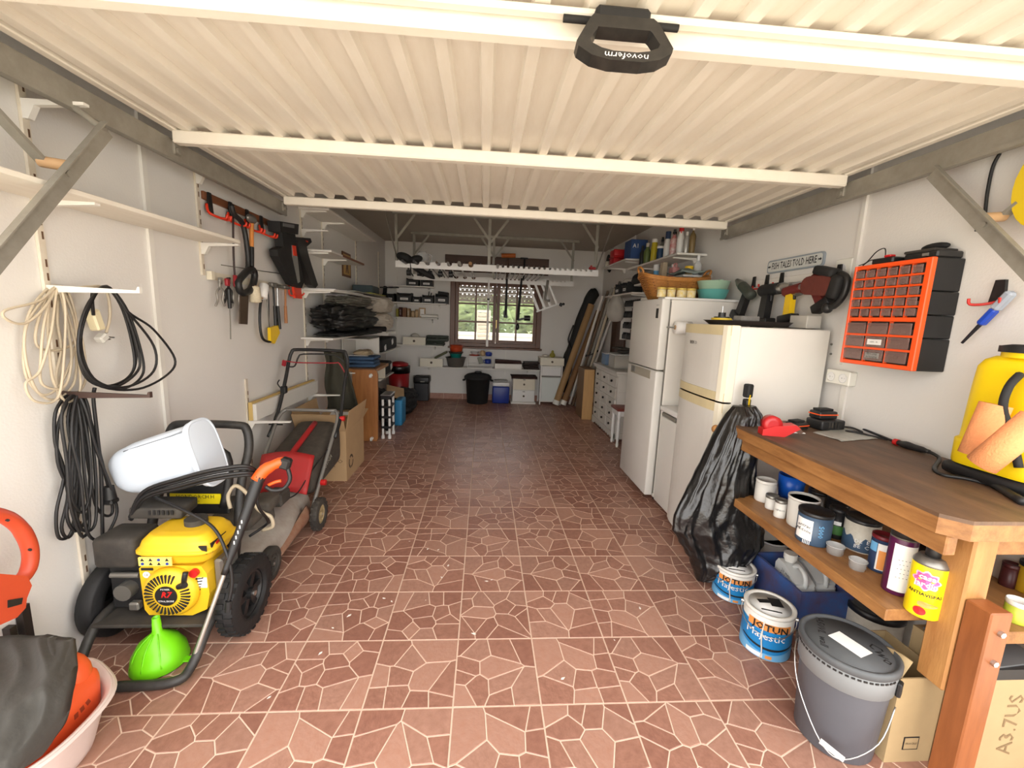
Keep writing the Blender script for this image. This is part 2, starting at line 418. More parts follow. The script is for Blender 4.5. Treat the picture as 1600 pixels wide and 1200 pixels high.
bush(2.2, 11.2, 0.85, 1.85, 2000, 'yellowish green bush behind the garden wall, right of the window view', 2)
HDG = mat('hedge_green', (66, 82, 46), 0.9, n=0.9, s=9, c2=(116, 130, 76), b=0.8, bs=12)
t = thing('hedge', 'tall clipped green hedge behind the garden bushes', 'hedge', (0.5, 13.0, -0.03)); q = B(t)
q.surf(lambda u, v: V((-7+15*u, 13.0-0.5*math.sin(PI*v)+0.10*(random.random()-0.5), -0.03+2.15*v+0.12*(random.random()-0.5))), 150, 42, thick=(0, 0.5, 0)); q.o('foliage', HDG, t, 'stuff')
# ------------------------------------------------------------------ window
WF = mat('stained_window_frame', (106, 64, 38), 0.4, n=0.4, s=6, st=(6, 6, 1), c2=(66, 40, 25))
w1 = bpy.data.objects.new('window_1', None); col.objects.link(w1); w1.location = (0.27, YB, 0.93); W[w1] = Matrix.Translation(w1.location); w1['kind'] = 'structure'
fx0, fx1, fz0, fz1 = -0.505, 1.05, 0.925, 2.08; ym = YB
q = B(w1)
q.bb(fx0, fx0+0.085, ym-0.03, ym+0.10, fz0, fz1, 0.006); q.bb(fx1-0.085, fx1, ym-0.03, ym+0.10, fz0, fz1, 0.006)
q.bb(fx0+0.08, fx1-0.08, ym-0.028, ym+0.10, fz1-0.075, fz1-0.001, 0.006); q.bb(fx0+0.08, fx1-0.08, ym-0.028, ym+0.10, fz0+0.001, fz0+0.065, 0.006)
q.o('window_frame', WF, w1)
q = B(w1); q.bb(fx0-0.03, fx1+0.03, ym-0.05, ym-0.005, fz0-0.035, fz0-0.002, 0.006); q.o('window_sill', WF, w1)
xm = (fx0+fx1)/2
for (a, b2) in ((fx0+0.087, xm-0.002), (xm+0.002, fx1-0.087)):
    z0, z1 = fz0+0.068, fz1-0.078; q = B(w1); fr = 0.055
    q.bb(a, a+fr, ym-0.04, ym+0.02, z0, z1, 0.005); q.bb(b2-fr, b2, ym-0.04, ym+0.02, z0, z1, 0.005)
    q.bb(a+fr, b2-fr, ym-0.039, ym+0.02, z0, z0+fr, 0.004); q.bb(a+fr, b2-fr, ym-0.039, ym+0.02, z1-fr, z1, 0.004)
    sash = q.o('sash', WF, w1)
    gx0, gx1, gz0, gz1 = a+fr, b2-fr, z0+fr, z1-fr; cx = (gx0+gx1)/2; mw = 0.014
    q = B(w1); q.bb(cx-mw, cx+mw, ym-0.034, ym+0.012, gz0, gz1); q.o('muntin', WF, sash)
    for k in (1, 2):
        zc = gz0 + (gz1-gz0)*k/3; q = B(w1); q.bb(gx0, gx1, ym-0.033, ym+0.011, zc-mw, zc+mw); q.o('muntin', WF, sash)
    for k in range(3):
        for (c0, c1) in ((gx0, cx-mw), (cx+mw, gx1)):
            q = B(w1); q.bb(c0, c1, ym-0.008, ym-0.004, gz0+(gz1-gz0)*k/3+mw*(k > 0), gz0+(gz1-gz0)*(k+1)/3-mw*(k < 2)); q.o('pane', GLASS, sash)
q = B(w1); q.box((xm+0.005, ym-0.045, 1.33), (0.022, 0.012, 0.12), None, 0.004); q.cyl((xm+0.005, ym-0.05, 1.36), (xm+0.005, ym-0.08, 1.36), 0.008, n=8); q.box((xm+0.005, ym-0.08, 1.31), (0.016, 0.014, 0.12), None, 0.005)
q.o('window_handle', mat('brass', (216, 186, 120), 0.3, 0.7), w1, label='brass window handle')
# perforated roller shutter, a third of the way down
SHT = mat('roller_shutter_slat', (190, 180, 164), 0.6)
nsl = 5; sh = 0.073; zt = 2.05
for k in range(nsl):
    zc = zt - (k+0.5)*sh; q = B(w1); x = WX0+0.01; pw = (WX1-WX0-0.02); hole = 0.017; ns = 19; dx = pw/ns
    q.bb(x, x+pw, ym+0.150, ym+0.158, zc-sh/2+0.001, zc+0.004)
    q.bb(x, x+pw, ym+0.150, ym+0.158, zc+0.004+hole, zc+sh/2-0.001)
    off = dx/2*(k % 2)
    for j in range(ns+1):
        a = x + j*dx - off + hole; b2 = a + dx - hole
        a, b2 = max(a, x), min(b2, x+pw)
        if b2 > a: q.bb(a, b2, ym+0.150, ym+0.158, zc+0.004, zc+0.004+hole)
    q.o('shutter_slat', SHT, w1)
# ------------------------------------------------------------------ up-and-over garage door, open
gd = thing('garage_door', 'open white corrugated metal up-and-over garage door under the ceiling', 'garage door', (0.27, 0.5, 2.18))
DX0, DX1 = -1.385, 1.925; SP = 0.1335; zf, zr = 2.262, 2.236
for s_ in range(6):
    q = B(gd); prof = []
    xs = DX0 + s_*(DX1-DX0)/6; xe = xs + (DX1-DX0)/6; nr = 4; sp_ = (xe-xs)/nr
    for k in range(nr):
        c = xs + (k+0.5)*sp_
        prof += [(c-sp_/2, zf), (c-0.027, zf), (c-0.019, zr), (c+0.019, zr), (c+0.027, zf)]
    prof.append((xe, zf)); y0, y1 = -0.95, 1.88; n = len(prof)
    q.add([(x, y, z) for y in (y0, y1) for x, z in prof] + [(x, y, z+0.004) for y in (y0, y1) for x, z in prof], [(i, i+1, n+i+1, n+i) for i in range(n-1)] + [(2*n+i, 3*n+i, 3*n+i+1, 2*n+i+1) for i in range(n-1)] + [(n+i, n+i+1, 3*n+i+1, 3*n+i) for i in range(n-1)])
    q.o('corrugated_sheet', DOORW, gd)
for (y, w) in ((1.905, 0.05), (0.83, 0.05), (-0.110, 0.046), (-0.93, 0.06)):
    q = B(gd); q.box(((DX0+DX1)/2, y, 2.208), (DX1-DX0-0.02, w, 0.056), None, 0.006); bm_ = q.o('cross_beam', DOORB, gd)
    if y == -0.110:
        q = B(gd); q.box(((DX0+DX1)/2, y-0.052, 2.222), (DX1-DX0-0.02, 0.03, 0.018), None, 0.004); q.o('beam_flange', DOORB, bm_)
for x in (DX0+0.012, DX1-0.012):
    q = B(gd); q.bb(x-0.018, x+0.018, -0.96, 1.93, 2.232, 2.268, 0.004); q.o('side_stile', DOORB, gd)
for sx, x in ((-1, DX0-0.012), (1, DX1+0.012)):
    for y in (0.86, 1.93):
        q = B(gd); q.box((x, y, 2.17), (0.02, 0.045, 0.06), None, 0.003); q.cyl((x-0.02, y, 2.16), (x+0.02, y, 2.16), 0.014, n=10); q.o('roller_bracket', GALV, gd)
# pull handle
hp = thing('door_pull_handle', 'black D-shaped pull handle on the middle beam of the garage door', 'handle', (0.545, -0.185, 2.185))
hc = V((0.405, -0.205, 2.140)); hp.location = hc; W[hp] = Matrix.Translation(hc)
ex = V((1, 0, 0)); eup = V((0, 0.30, 1)).normalized()
def HF(u, v, d): return hc + ex*u + eup*v + ex.cross(eup)*d
outer = [(-0.078, 0.058), (0.074, 0.058), (0.088, 0.045), (0.122, -0.022), (0.118, -0.036), (0.085, -0.058), (0.04, -0.068), (-0.04, -0.068), (-0.085, -0.058), (-0.118, -0.036), (-0.122, -0.022), (-0.088, 0.045)]
inner = [(-0.068, 0.022), (0.064, 0.022), (0.070, 0.016), (0.088, -0.014), (0.084, -0.024), (0.06, -0.036), (0.03, -0.042), (-0.03, -0.042), (-0.06, -0.036), (-0.084, -0.024), (-0.088, -0.014), (-0.070, 0.016)]
q = B(hp); n = 12; vs_ = []
for d in (-0.017, 0.017):
    for P_ in (outer, inner): vs_ += [HF(u, v, d) for u, v in P_]
fs_ = []
for k in range(n):
    j = (k+1) % n; fs_ += [(k, j, n+j, n+k), (2*n+k, 3*n+k, 3*n+j, 2*n+j), (k, 2*n+k, 2*n+j, j), (n+k, n+j, 3*n+j, 3*n+k)]
q.add(vs_, fs_); hb = q.o('grip', mat('scuffed_black_plastic', (30, 30, 30), 0.35, n=0.4, s=24, c2=(70, 66, 60)), hp)
q = B(hp); q.box(hc+V((-0.002, 0.03, 0.068)), (0.14, 0.06, 0.035), None, 0.008); q.cyl(hc+V((-0.15, 0.03, 0.062)), hc+V((0.15, 0.03, 0.062)), 0.009, n=10); q.cyl(hc+V((0, 0.03, 0.03)), hc+V((0, 0.03, 0.09)), 0.012, n=10); q.o('lock_body', BLKM, hp)
# print is upside down now that the door is swung up
txt('novoferm', 0.026, INKW, hp, HF(0.003, -0.055, 0.0172)-hc, -ex, -eup, sx=1.1, shear=0.15)
# tracks, arms
for sx, X, lb in ((-1, DX0-0.035, 'left'), (1, DX1+0.035, 'right')):
    t = thing('door_track', 'grey galvanised door track along the %s wall' % lb, 'track', (X, 0.5, 2.11))
    q = B(t); w = 0.022; y0, y1 = -0.4, (1.98 if sx < 0 else 2.0)
    q.bb(X-w, X+w, y0, y1, 2.20, 2.205); q.bb(X+sx*w-0.002, X+sx*w+0.002, y0, y1, 2.125, 2.205); q.bb(X-w, X+w, y0, y1, 2.125, 2.13); q.bb(X-sx*w-0.002, X-sx*w+0.002, y0, y1, 2.118, 2.205); q.bb(X-sx*w-0.008, X-sx*w-0.0021, y0, y1, 2.118, 2.135)
    q.o('channel', GALV, t)
    for y in (0.2, 1.2):
        q = B(t); xw = XL if sx < 0 else XR; q.bb(min(X, xw), max(X, xw), y-0.02, y+0.02, 2.206, 2.211); q.o('wall_bracket', GALV, t)
    a0, a1 = ((0.375, 2.062), (-0.19, 1.367)) if sx < 0 else ((0.39, 2.115), (-0.06, 1.61))
    t2 = thing('lifting_arm', 'flat grey steel lifting arm slanting down from the %s door track' % lb, 'arm', (X-sx*0.03, a1[0], a1[1]))
    q = B(t2); Xa = X+0.11 if sx < 0 else X-sx*0.03
    if sx < 0: q.cyl((X+0.02, a0[0]-0.01, a0[1]+0.062), (Xa+0.004, a0[0]-0.01, a0[1]-0.008), 0.011, n=10); q.o('pivot_pin', GALV, t2); q = B(t2)
    q.bar((Xa, a0[0], a0[1]), (Xa, a1[0], a1[1]), 0.006, 0.055, up=(0, 1, 1)); q.bar((Xa-sx*0.012, a0[0]-0.02, a0[1]+0.018), (Xa-sx*0.012, a1[0]-0.02, a1[1]+0.018), 0.022, 0.004, up=(0, -1, 1)); q.o('flat_bar', GALV, t2)
    kf = 0.25 if sx < 0 else 0.45; pm = V((Xa, a0[0]*(1-kf)+a1[0]*kf, a0[1]*(1-kf)+a1[1]*kf))
    q = B(t2); q.cyl(pm+V((0, 0.0, 0)), pm+V((sx*0.10, -0.005, 0.01)), 0.018, n=14); q.o('spindle', mat('tan_bushing', (188, 152, 112), 0.5), t2)
    q = B(t2); q.bar(pm+V((sx*0.09, 0, 0)), pm+V((sx*0.10, -0.22, 0.19)), 0.035, 0.012, up=(0, 1, 1)); q.o('link', GALV, t2)
    q = B(t2); q.cyl(pm+V((-sx*0.002, -0.03, -0.03)), pm+V((-sx*0.010, -0.03, -0.03)), 0.010, n=8); q.o('bolt', GALV, t2)
# ------------------------------------------------------------------ measuring helpers for upright things
def dep(P): return (V(P) - CAM).dot(_F)
def rad(w, P):
    d = V(P) - CAM; z = d.dot(_F); return w*0.5*z/FPX*z/math.hypot(z, d.dot(_R))
def zrow(P, py):
    k = (600 - py)/FPX; dx, dy = P[0]-CAM.x, P[1]-CAM.y
    a = dx*_U.x + dy*_U.y; b = dx*_F.x + dy*_F.y
    return (k*b - a)/(_U.z - k*_F.z) + CAM.z
def away(P):
    d = V((P[0]-CAM.x, P[1]-CAM.y, 0)); return d.normalized()
def foot(px, py, w, z0):
    """centre of a round base whose front edge shows at px,py and whose width is w pixels"""
    P = pZ(px, py, z0); r = rad(w, P); P = P + away(P)*r; r = rad(w, P); return V((P.x, P.y, z0)), r
def face(P):
    """rotation that turns local -y towards the camera"""
    d = away(P); return math.atan2(-d.x, d.y)
# ------------------------------------------------------------------ fridges
FRW = mat('fridge_enamel', (224, 222, 216), 0.35, n=0.14, s=3, c2=(196, 192, 182))
FRC = mat('yellowed_trim', (222, 208, 166), 0.45, n=0.15, s=6)
FRS = mat('fridge_side', (226, 222, 214), 0.5, n=0.05, s=4)
GSK = mat('grey_gasket', (120, 116, 108), 0.6)
t = thing('fridge_freezer', 'tall white two-door fridge freezer with wicker basket on top', 'fridge', (1.73, 2.10, 0))
x0, y0, y1, H = 1.42, 1.79, 2.43, 1.635
q = B(t); q.bb(x0+0.075, 2.05, y0+0.005, y1-0.005, 0.03, H-0.005, 0.012, 2); q.o('cabinet', FRS, t)
for z0, z1 in ((0.055, 1.075), (1.085, H)):
    q = B(t); q.bb(x0, x0+0.066, y0, y1, z0, z1, 0.010, 2); d = q.o('door', FRW, t)
    if z0 < 0.1:
        q = B(t); q.bb(x0-0.003, x0+0.004, y0+0.10, y1-0.09, z1-0.075, z1-0.006, 0.003); q.o('handle_recess', mat('silver_trim', (190, 184, 168), 0.35, 0.3), d)
        q = B(t); q.bb(x0-0.006, x0+0.002, y1-0.20, y1-0.10, z1-0.062, z1-0.012, 0.003); q.o('handle_plate', STEEL, d)
    else:
        q = B(t); q.bb(x0-0.004, x0+0.002, y0+0.055, y0+0.095, H-0.150, H-0.075, 0.002); q.o('display', BLK, d)
        txt('SAMSUNG', 0.012, mat('grey_print', (110, 110, 112), 0.5), d, V((x0, y0+0.075, H-0.05))-t.location, (0, -1, 0), (0, 0, 1), lift=0.001)
q = B(t); q.bb(x0+0.064, x0+0.078, y0+0.01, y1-0.01, 0.07, H-0.02); q.o('gasket', GSK, t)
q = B(t); q.bb(x0+0.02, 2.05, y0+0.004, y0+0.14, H-0.005, H+0.012, 0.004); q.o('hinge_cover', WHTC, t)
for yy in (y0+0.06, y1-0.06):
    
    for xx in (x0+0.12, 1.99): q = B(t); q.cyl((xx, yy, 0), (xx, yy, 0.035), 0.022, n=12); q.o('foot', BLK, t)
# squat freezer in the gap
t = thing('undercounter_freezer', 'low white freezer squeezed between the two tall fridges', 'freezer', (1.78, 1.63, 0))
q = B(t); q.bb(1.55, 2.04, 1.485, 1.775, 0.02, 0.77, 0.008); q.o('cabinet', FRS, t)
q = B(t); q.bb(1.485, 1.545, 1.485, 1.772, 0.03, 0.735, 0.018, 3); q.o('door', FRW, t)
q = B(t); q.bb(1.475, 2.04, 1.48, 1.778, 0.772, 0.812, 0.010, 2); q.o('lid', WHTC, t)
q = B(t); q.bb(1.478, 1.50, 1.52, 1.74, 0.737, 0.765, 0.005); q.o('grip_strip', GSK, t)
# old fridge with yellowed trim
t = thing('old_fridge', 'older white fridge freezer with yellowed trim beside the workbench', 'fridge', (1.75, 1.15, 0))
x0, y0, y1, H = 1.43, 0.90, 1.44, 1.445
q = B(t); q.bb(x0+0.075, 2.04, y0+0.004, y1-0.004, 0.02, H, 0.006); q.o('cabinet', FRS, t)
def bowed(q, za, zb):
    prof = []
    for k in range(13):
        u = k/12; y = y0 + (y1-y0)*u; prof.append((x0 + 0.022*(2*u-1)**4 + 0.004*(2*u-1)**2, y))
    q.prism(prof + [(x0+0.07, y1), (x0+0.07, y0)], za, zb)
for z0, z1 in ((0.05, 1.005), (1.015, H+0.004)):
    q = B(t); bowed(q, z0, z1); d = q.o('door', FRW, t)
    za, zb = (z1-0.055, z1) if z0 < 0.1 else (z0, z0+0.05)
    q = B(t); q.X = Matrix.Translation((-0.004, 0, 0)); bowed(q, za, zb); q.o('handle_band', FRC, d)
    q = B(t); q.X = Matrix.Translation((-0.0025, 0, 0)); prof = [(x0+0.0265, y0-0.001), (x0+0.012, y0+0.022), (x0+0.0045, y0+0.05), (x0+0.04, y0+0.05), (x0+0.0735, y0-0.001)]; q.prism(prof, z0, z1); q.o('edge_trim', mat('pale_trim', (232, 226, 206), 0.4), d)
    if z0 > 0.1:
        q = B(t); q.X = Matrix.Translation((-0.004, 0, 0)); bowed(q, z1-0.055, z1+0.003); q.o('top_cap', FRC, d)
        txt('BEKO', 0.030, INK, d, V((x0, 1.27, z1-0.115))-t.location, (0, -1, 0), (0, 0, 1), lift=0.001, sx=1.2)
q = B(t); q.bb(x0+0.069, x0+0.077, y0+0.01, y1-0.01, 0.06, H-0.02); q.o('gasket', GSK, t)
t = thing('paper_roll', 'white paper roll on a holder between the two fridges', 'paper roll', (1.50, 1.70, 1.42))
q = B(t); q.lathe([(0.017, 0), (0.048, 0), (0.048, 0.12), (0.017, 0.12)], 20, (1.505, 1.715, 1.42), rot=Matrix.Rotation(PI/2, 3, 'Y')); q.o('roll', PAPER, t)
q = B(t); q.lathe([(0.014, 0), (0.0175, 0), (0.0175, 0.125), (0.014, 0.125)], 16, (1.502, 1.715, 1.42), rot=Matrix.Rotation(PI/2, 3, 'Y')); q.o('core', CARD, t)
q = B(t); q.cyl((1.44, 1.715, 1.42), (1.72, 1.715, 1.42), 0.006, n=8); q.bb(1.70, 1.72, 1.71, 1.797, 1.40, 1.44); q.o('holder', STEEL, t)
# ------------------------------------------------------------------ workbench
ZT, BX0, BX1, BY0, BY1 = 0.925, 1.435, 2.065, -0.335, 0.86
t = thing('workbench', 'heavy wooden workbench with dark stained top along the right wall', 'workbench', (1.75, 0.3, 0))
TOPM = mat('stained_bench_top', (112, 84, 62), 0.55, n=0.75, s=4, st=(3.5, 0.7, 1), c2=(58, 44, 36), b=0.08, bs=40)
q = B(t); ch = 0.05
q.prism([(BX0+ch, BY0), (BX1, BY0), (BX1, BY1), (BX0, BY1), (BX0, BY0+ch)], ZT-0.012, ZT); q.o('worktop', TOPM, t)
q = B(t); q.prism([(BX0+ch, BY0), (BX1, BY0), (BX1, BY1), (BX0, BY1), (BX0, BY0+ch)], ZT-0.062, ZT-0.012); q.o('worktop_edge', OAKW, t)
q = B(t); q.bb(BX0+0.018, BX0+0.055, BY0+0.03, BY1-0.03, 0.80, ZT-0.062, 0.004); q.o('front_rail', OAKW, t)
q = B(t); q.bb(BX0+0.16, BX1-0.03, BY0+0.05, BY0+0.085, 0.79, ZT-0.062, 0.004); q.o('end_rail', OAKW, t)
LEGM = mat('bench_leg_wood', (178, 130, 76), 0.5, n=0.55, s=5, st=(6, 6, 0.9), c2=(136, 84, 40), b=0.1, bs=30)
for (x, y, z0) in ((1.548, BY0+0.03, 0.335), (1.50, BY1-0.13, 0.0), (1.94, BY0+0.03, 0.0), (1.94, BY1-0.13, 0.0)):
    q = B(t); q.bb(x, x+0.08, y, y+0.085, z0, 0.80 if x < 1.49 else ZT-0.062, 0.006); q.o('leg', LEGM, t)
POSTM = mat('stained_post', (148, 88, 48), 0.4, n=0.5, s=6, st=(6, 6, 0.8), c2=(106, 58, 28))
q = B(t); q.bb(1.552, 1.622, BY0-0.040, BY0+0.028, 0, 0.662, 0.004); ps = q.o('leg_extension', POSTM, t)
for z in (0.60, 0.505):
    q = B(t); q.cyl((1.59, BY0-0.040, z), (1.59, BY0-0.050, z), 0.009, n=6); q.o('bolt', STEEL, ps)
ZS = 0.542
q = B(t); q.bb(1.43, 2.05, BY0+0.135, BY1-0.14, ZS-0.042, ZS, 0.004); q.o('lower_shelf', OAKW, t)
q = B(t); q.bb(1.60, 2.05, BY0+0.03, BY0+0.134, ZS-0.042, ZS, 0.003); q.o('shelf_end', OAKW, t)
q = B(t); c = pX(1127, 664, 1.40); q.cyl((1.385, BY1-0.03, 0.875), (1.44, BY1-0.03, 0.875), 0.018, n=14); q.ell((1.385, BY1-0.03, 0.875), (0.022, 0.024, 0.024), 12, 8); q.o('vice_knob', LEGM, t)
# bin bag hung on the bench corner
BAG = mat('black_bin_bag', (16, 16, 17), 0.28, b=0.5, bs=26, sp=0.7)
sil = [(634, 1146, 1180), (648, 1135, 1190), (672, 1120, 1190), (705, 1104, 1184), (740, 1086, 1180), (775, 1068, 1184), (805, 1053, 1190), (828, 1050, 1194), (850, 1062, 1192), (872, 1076, 1172), (892, 1084, 1138), (906, 1088, 1112)]
rows = []
for i, (py, a, b2) in enumerate(sil):
    yy = 0.80 - 0.10*(i/11); A_ = pY(a, py, yy); C_ = pY(b2, py, yy - 0.03); rows.append((A_, C_))
from mathutils import noise as NZ
def bagf(u, v):
    k = v*(len(rows)-1); i = min(int(k), len(rows)-2); f = k - i
    A_ = rows[i][0].lerp(rows[i+1][0], f); C_ = rows[i][1].lerp(rows[i+1][1], f); c = (A_+C_)/2; w = (C_-A_)/2
    a = 2*PI*u; th = min(0.085, w.length*0.62)
    e1 = V((math.cos(a), math.sin(a), 0))
    crease = abs(NZ.noise(e1*1.9 + V((0, 0, v*2.2)))) * 0.75 + abs(NZ.noise(e1*4.5 + V((5, 0, v*5)))) * 0.30 + abs(NZ.noise(e1*7 + V((9, 0, v*11)))) * 0.16
    g = 1.12 - crease*(0.45+0.55*min(1, (1-v)*3+0.3))
    edge = 1 - 0.05*abs(NZ.noise(V((v*14, 4 if math.cos(a) > 0 else 9, 0))))
    return c + w*math.cos(a)*edge + V((0.1, -1, 0)).normalized()*(math.sin(a)*th*g)
q = B(); q.surf(bagf, 160, 110, cu=True)
n0 = len(q.v); q.f.append(tuple(range(159, -1, -1))); q.mi.append(0); q.sm.append(False); q.f.append(tuple(range(n0-160, n0))); q.mi.append(0); q.sm.append(False)
q.solo('bin_bag', BAG, 'black plastic bin bag hanging from the far corner of the workbench', 'bin bag')
# ------------------------------------------------------------------ tins
def tin(name, label, cat, px, py, w, ptop, z0, body, lid=None, lidr=1.0, lidh=0.012, taper=1.0, rim=True, group=None, col_=None, wire=False, n=28):
    c, r = foot(px, py, w, z0); h = max(0.03, zrow(c, ptop) - z0)
    t = thing(name, label, cat, c, face(c), group)
    rb = r/taper if taper > 1 else r; rt = r
    q = B(); q.lathe([(rb*0.97, 0), (rb, 0.004), (rt, h-lidh), (rt*0.985, h-lidh)], n); q.o('body', body, t)
    if rim:
        q = B(); q.lathe([(rt*1.0, h-lidh-0.004), (rt*1.03*lidr, h-lidh), (rt*1.03*lidr, h), (rt*0.90*lidr, h), (rt*0.88*lidr, h-0.005), (0.0001, h-0.005)], n); q.o('lid', lid or body, t)
    else:
        q = B(); q.lathe([(rt, h-lidh), (rt*1.03, h-lidh), (rt*1.03, h), (rt*0.96, h), (rt*0.90, 0.01), (0.0001, 0.008)], n); q.o('rim', lid or body, t)
    if wire:
        q = B(); a = r*1.04; q.tube([(-a, 0, h*0.86), (-a*0.98, -a*0.25, h*0.72), (-a*0.6, -a*0.85, h*0.60), (0, -a*1.02, h*0.56), (a*0.6, -a*0.85, h*0.60), (a*0.98, -a*0.25, h*0.72), (a, 0, h*0.86)], 0.0022, 6, sm=4); q.o('bail_handle', STEEL, t)
        for s in (-1, 1): q = B(); q.cyl((s*r*0.98, 0, h*0.86), (s*(r*1.0+0.01), 0, h*0.86), 0.009, n=10); q.o('handle_lug', STEEL, t)
    return t, r, h
def band(t, r, z0, z1, m, name='label_band', a0=-1.3, a1=1.3, lift=0.0008, wav=None, zf=None):
    """printed wrap around a tin, centred on the side that faces the camera"""
    q = B(); n = 20
    def f(u, v):
        a = a0 + (a1-a0)*u; zz0, zz1 = (zf(u) if zf else (z0, z1)); z = zz0 + (zz1-zz0)*v
        return ((r+lift)*math.sin(a), -(r+lift)*math.cos(a), z)
    q.surf(f, n, 2); return q.o(name, m, t)
TWHT = mat('white_tin', (226, 224, 218), 0.4, n=0.2, s=12, c2=(190, 184, 172)); TBLUE = mat('slate_blue_tin', (62, 84, 108), 0.4); TBLK = mat('black_tin', (34, 34, 36), 0.4)
TMET = mat('dull_tin_metal', (140, 138, 132), 0.4, 0.7); DRIP = mat('paint_dripped_white', (214, 208, 194), 0.6, n=0.5, s=14, c2=(150, 142, 128))
NAVY = mat('navy_print', (40, 58, 92), 0.4); SKY = mat('sky_blue_print', (30, 130, 196), 0.35); SKYL = mat('light_blue_print', (110, 176, 222), 0.4); TORG = mat('orange_print', (230, 150, 76), 0.5); PINK = mat('pink_print', (214, 88, 150), 0.4); YELP = mat('yellow_can_paint', (248, 222, 20), 0.3)
t, r, h = tin('paint_tin', 'white paint tin with white lid nearest the bin bag on the bench shelf', 'paint tin', 1193, 786, 33, 749, ZS, TWHT, TWHT)
c, r = foot(1232, 786, 44, ZS); h = zrow(c, 742) - ZS; t = thing('plastic_jug', 'bright blue plastic jug on the bench shelf', 'jug', c, face(c))
JUG = mat('blue_plastic', (24, 92, 196), 0.3)
q = B(); q.lathe([(0.0001, 0), (r*0.82, 0), (r*0.95, h*0.5), (r, h), (r*0.94, h), (r*0.88, h*0.5), (r*0.76, 0.01), (0.0001, 0.008)], 24); q.o('body', JUG, t)
q = B(); q.tube([(r*0.95, 0, h*0.85), (r*1.45, 0, h*0.82), (r*1.5, 0, h*0.5), (r*1.1, 0, h*0.3), (r*0.9, 0, h*0.28)], 0.007, 8, sm=4); q.o('handle', JUG, t)
tin('small_tin', 'small white tin standing left of the white open tub', 'small tin', 1204, 797, 21, 773, ZS, TWHT, TMET)
t, r, h = tin('small_tin', 'small white tin with dark lettering touching the white tub', 'small tin', 1217, 810, 20, 780, ZS, TWHT, TMET); txt('LIJNSOL', 0.012, INK, t, (0, -r, h*0.45), (1, 0, 0), (0, 0, 1), wrap=r)
tin('open_tub', 'white plastic tub open at the top beside the slate blue tin', 'tub', 1249, 828, 50, 776, ZS, TWHT, TWHT, rim=False, taper=1.1)
t, r, h = tin('paint_tin', 'slate blue paint tin with a white handwritten label', 'paint tin', 1267, 853, 56, 797, ZS, TBLUE, TBLK)
band(t, r, h*0.14, h*0.78, INKW, a0=-1.15, a1=-0.05); txt('entrac\nM-tone', 0.021, INK, t, (-r*0.52, -r*0.85, h*0.5), (0.86, -0.52, 0), (0, 0, 1), lift=0.002, shear=0.2)
txt('0005', 0.028, SKYL, t, (r*0.42, -r*0.91, h*0.5), (0, 0, 1), (-0.91, -0.42, 0), lift=0.002); txt('IIIII', 0.024, INKW, t, (-r*0.3, -r*0.95, h*0.07), (1, -0.3, 0), (0, 0, 1), lift=0.002)
t, r, h = tin('paint_tin', 'silver tin with black lid standing behind the slate blue tin', 'paint tin', 1276, 800, 36, 766, ZS, TMET, TBLK)
t, r, h = tin('paint_tin', 'black tin in the shade at the back of the bench shelf', 'paint tin', 1306, 812, 38, 776, ZS, TBLK, TBLK); band(t, r, h*0.2, h*0.7, PAPER, a0=-0.5, a1=0.9)
t, r, h = tin('paint_tin', 'narrow black tin with green and white label', 'paint tin', 1303, 842, 30, 793, ZS, TBLK, TBLK); band(t, r, h*0.15, h*0.45, mat('leaf_green_print', (70, 120, 60), 0.5), a0=-1, a1=0.9); band(t, r, h*0.48, h*0.6, INKW, a0=-1, a1=0.5)
t, r, h = tin('paint_tin', 'large blue paint tin streaked with white drips', 'paint tin', 1340, 864, 58, 808, ZS, DRIP, TBLK, wire=False)
band(t, r, 0.006, h*0.6, TBLUE, a0=-1.4, a1=1.4, zf=lambda u: (0.006, h*(0.42+0.20*math.sin(u*17)*math.cos(u*7)))); txt('DE  EO\nBE  CO', 0.022, INKW, t, (r*0.25, -r*0.96, h*0.3), (0.97, 0.25, 0), (0, 0, 1), lift=0.003)
for px, py, lb in ((1303, 869, 'small clear plastic cup in front of the narrow black tin'), (1338, 893, 'small clear plastic cup in front of the dripped tin')):
    c, r = foot(px, py, 30, ZS); t = B(); t.lathe([(r*0.82, 0.0), (r*0.9, 0.0), (r, 0.034), (r*1.06, 0.034), (r*1.06, 0.037), (r*0.95, 0.037), (r*0.85, 0.004), (0.0001, 0.003)], 24, c); t.solo('plastic_cup', CLEAR, lb, 'cup')
t, r, h = tin('paint_tin', 'tin with burgundy lid and orange picture label', 'paint tin', 1371, 895, 38, 835, ZS, NAVY, mat('burgundy_lid', (110, 24, 34), 0.4)); band(t, r, h*0.08, h*0.8, PAPER, a0=-0.35, a1=1.3); band(t, r, h*0.1, h*0.62, TORG, a0=-0.2, a1=0.45, lift=0.0016); band(t, r, h*0.55, h*0.8, SKYL, a0=-1.2, a1=-0.4)
tin('paint_tin', 'dark red tin at the back of the bench shelf behind the dripped tin', 'paint tin', 1352, 835, 36, 795, ZS, mat('dark_red_tin', (110, 28, 34), 0.4), mat('dark_red_tin'))
def aerosol(label, px, py, w, pbody, ptop, body, cap, dome):
    c, r = foot(px, py, w, ZS); h = zrow(c, pbody) - ZS; hc_ = zrow(c, ptop) - ZS; t = thing('spray_can', label, 'spray can', c, face(c))
    q = B(); q.lathe([(r*0.93, 0), (r, 0.004), (r, h-0.004), (r*0.97, h)], 28); q.o('body', body, t)
    q = B(); q.lathe([(r*1.01, h-0.004), (r*0.98, h+0.003), (r*0.72, h+(hc_-h)*0.35), (r*0.66, h+(hc_-h)*0.36)], 28); q.o('shoulder', dome, t)
    return t, r, h, hc_
PUR = mat('purple_can', (84, 24, 66), 0.35)
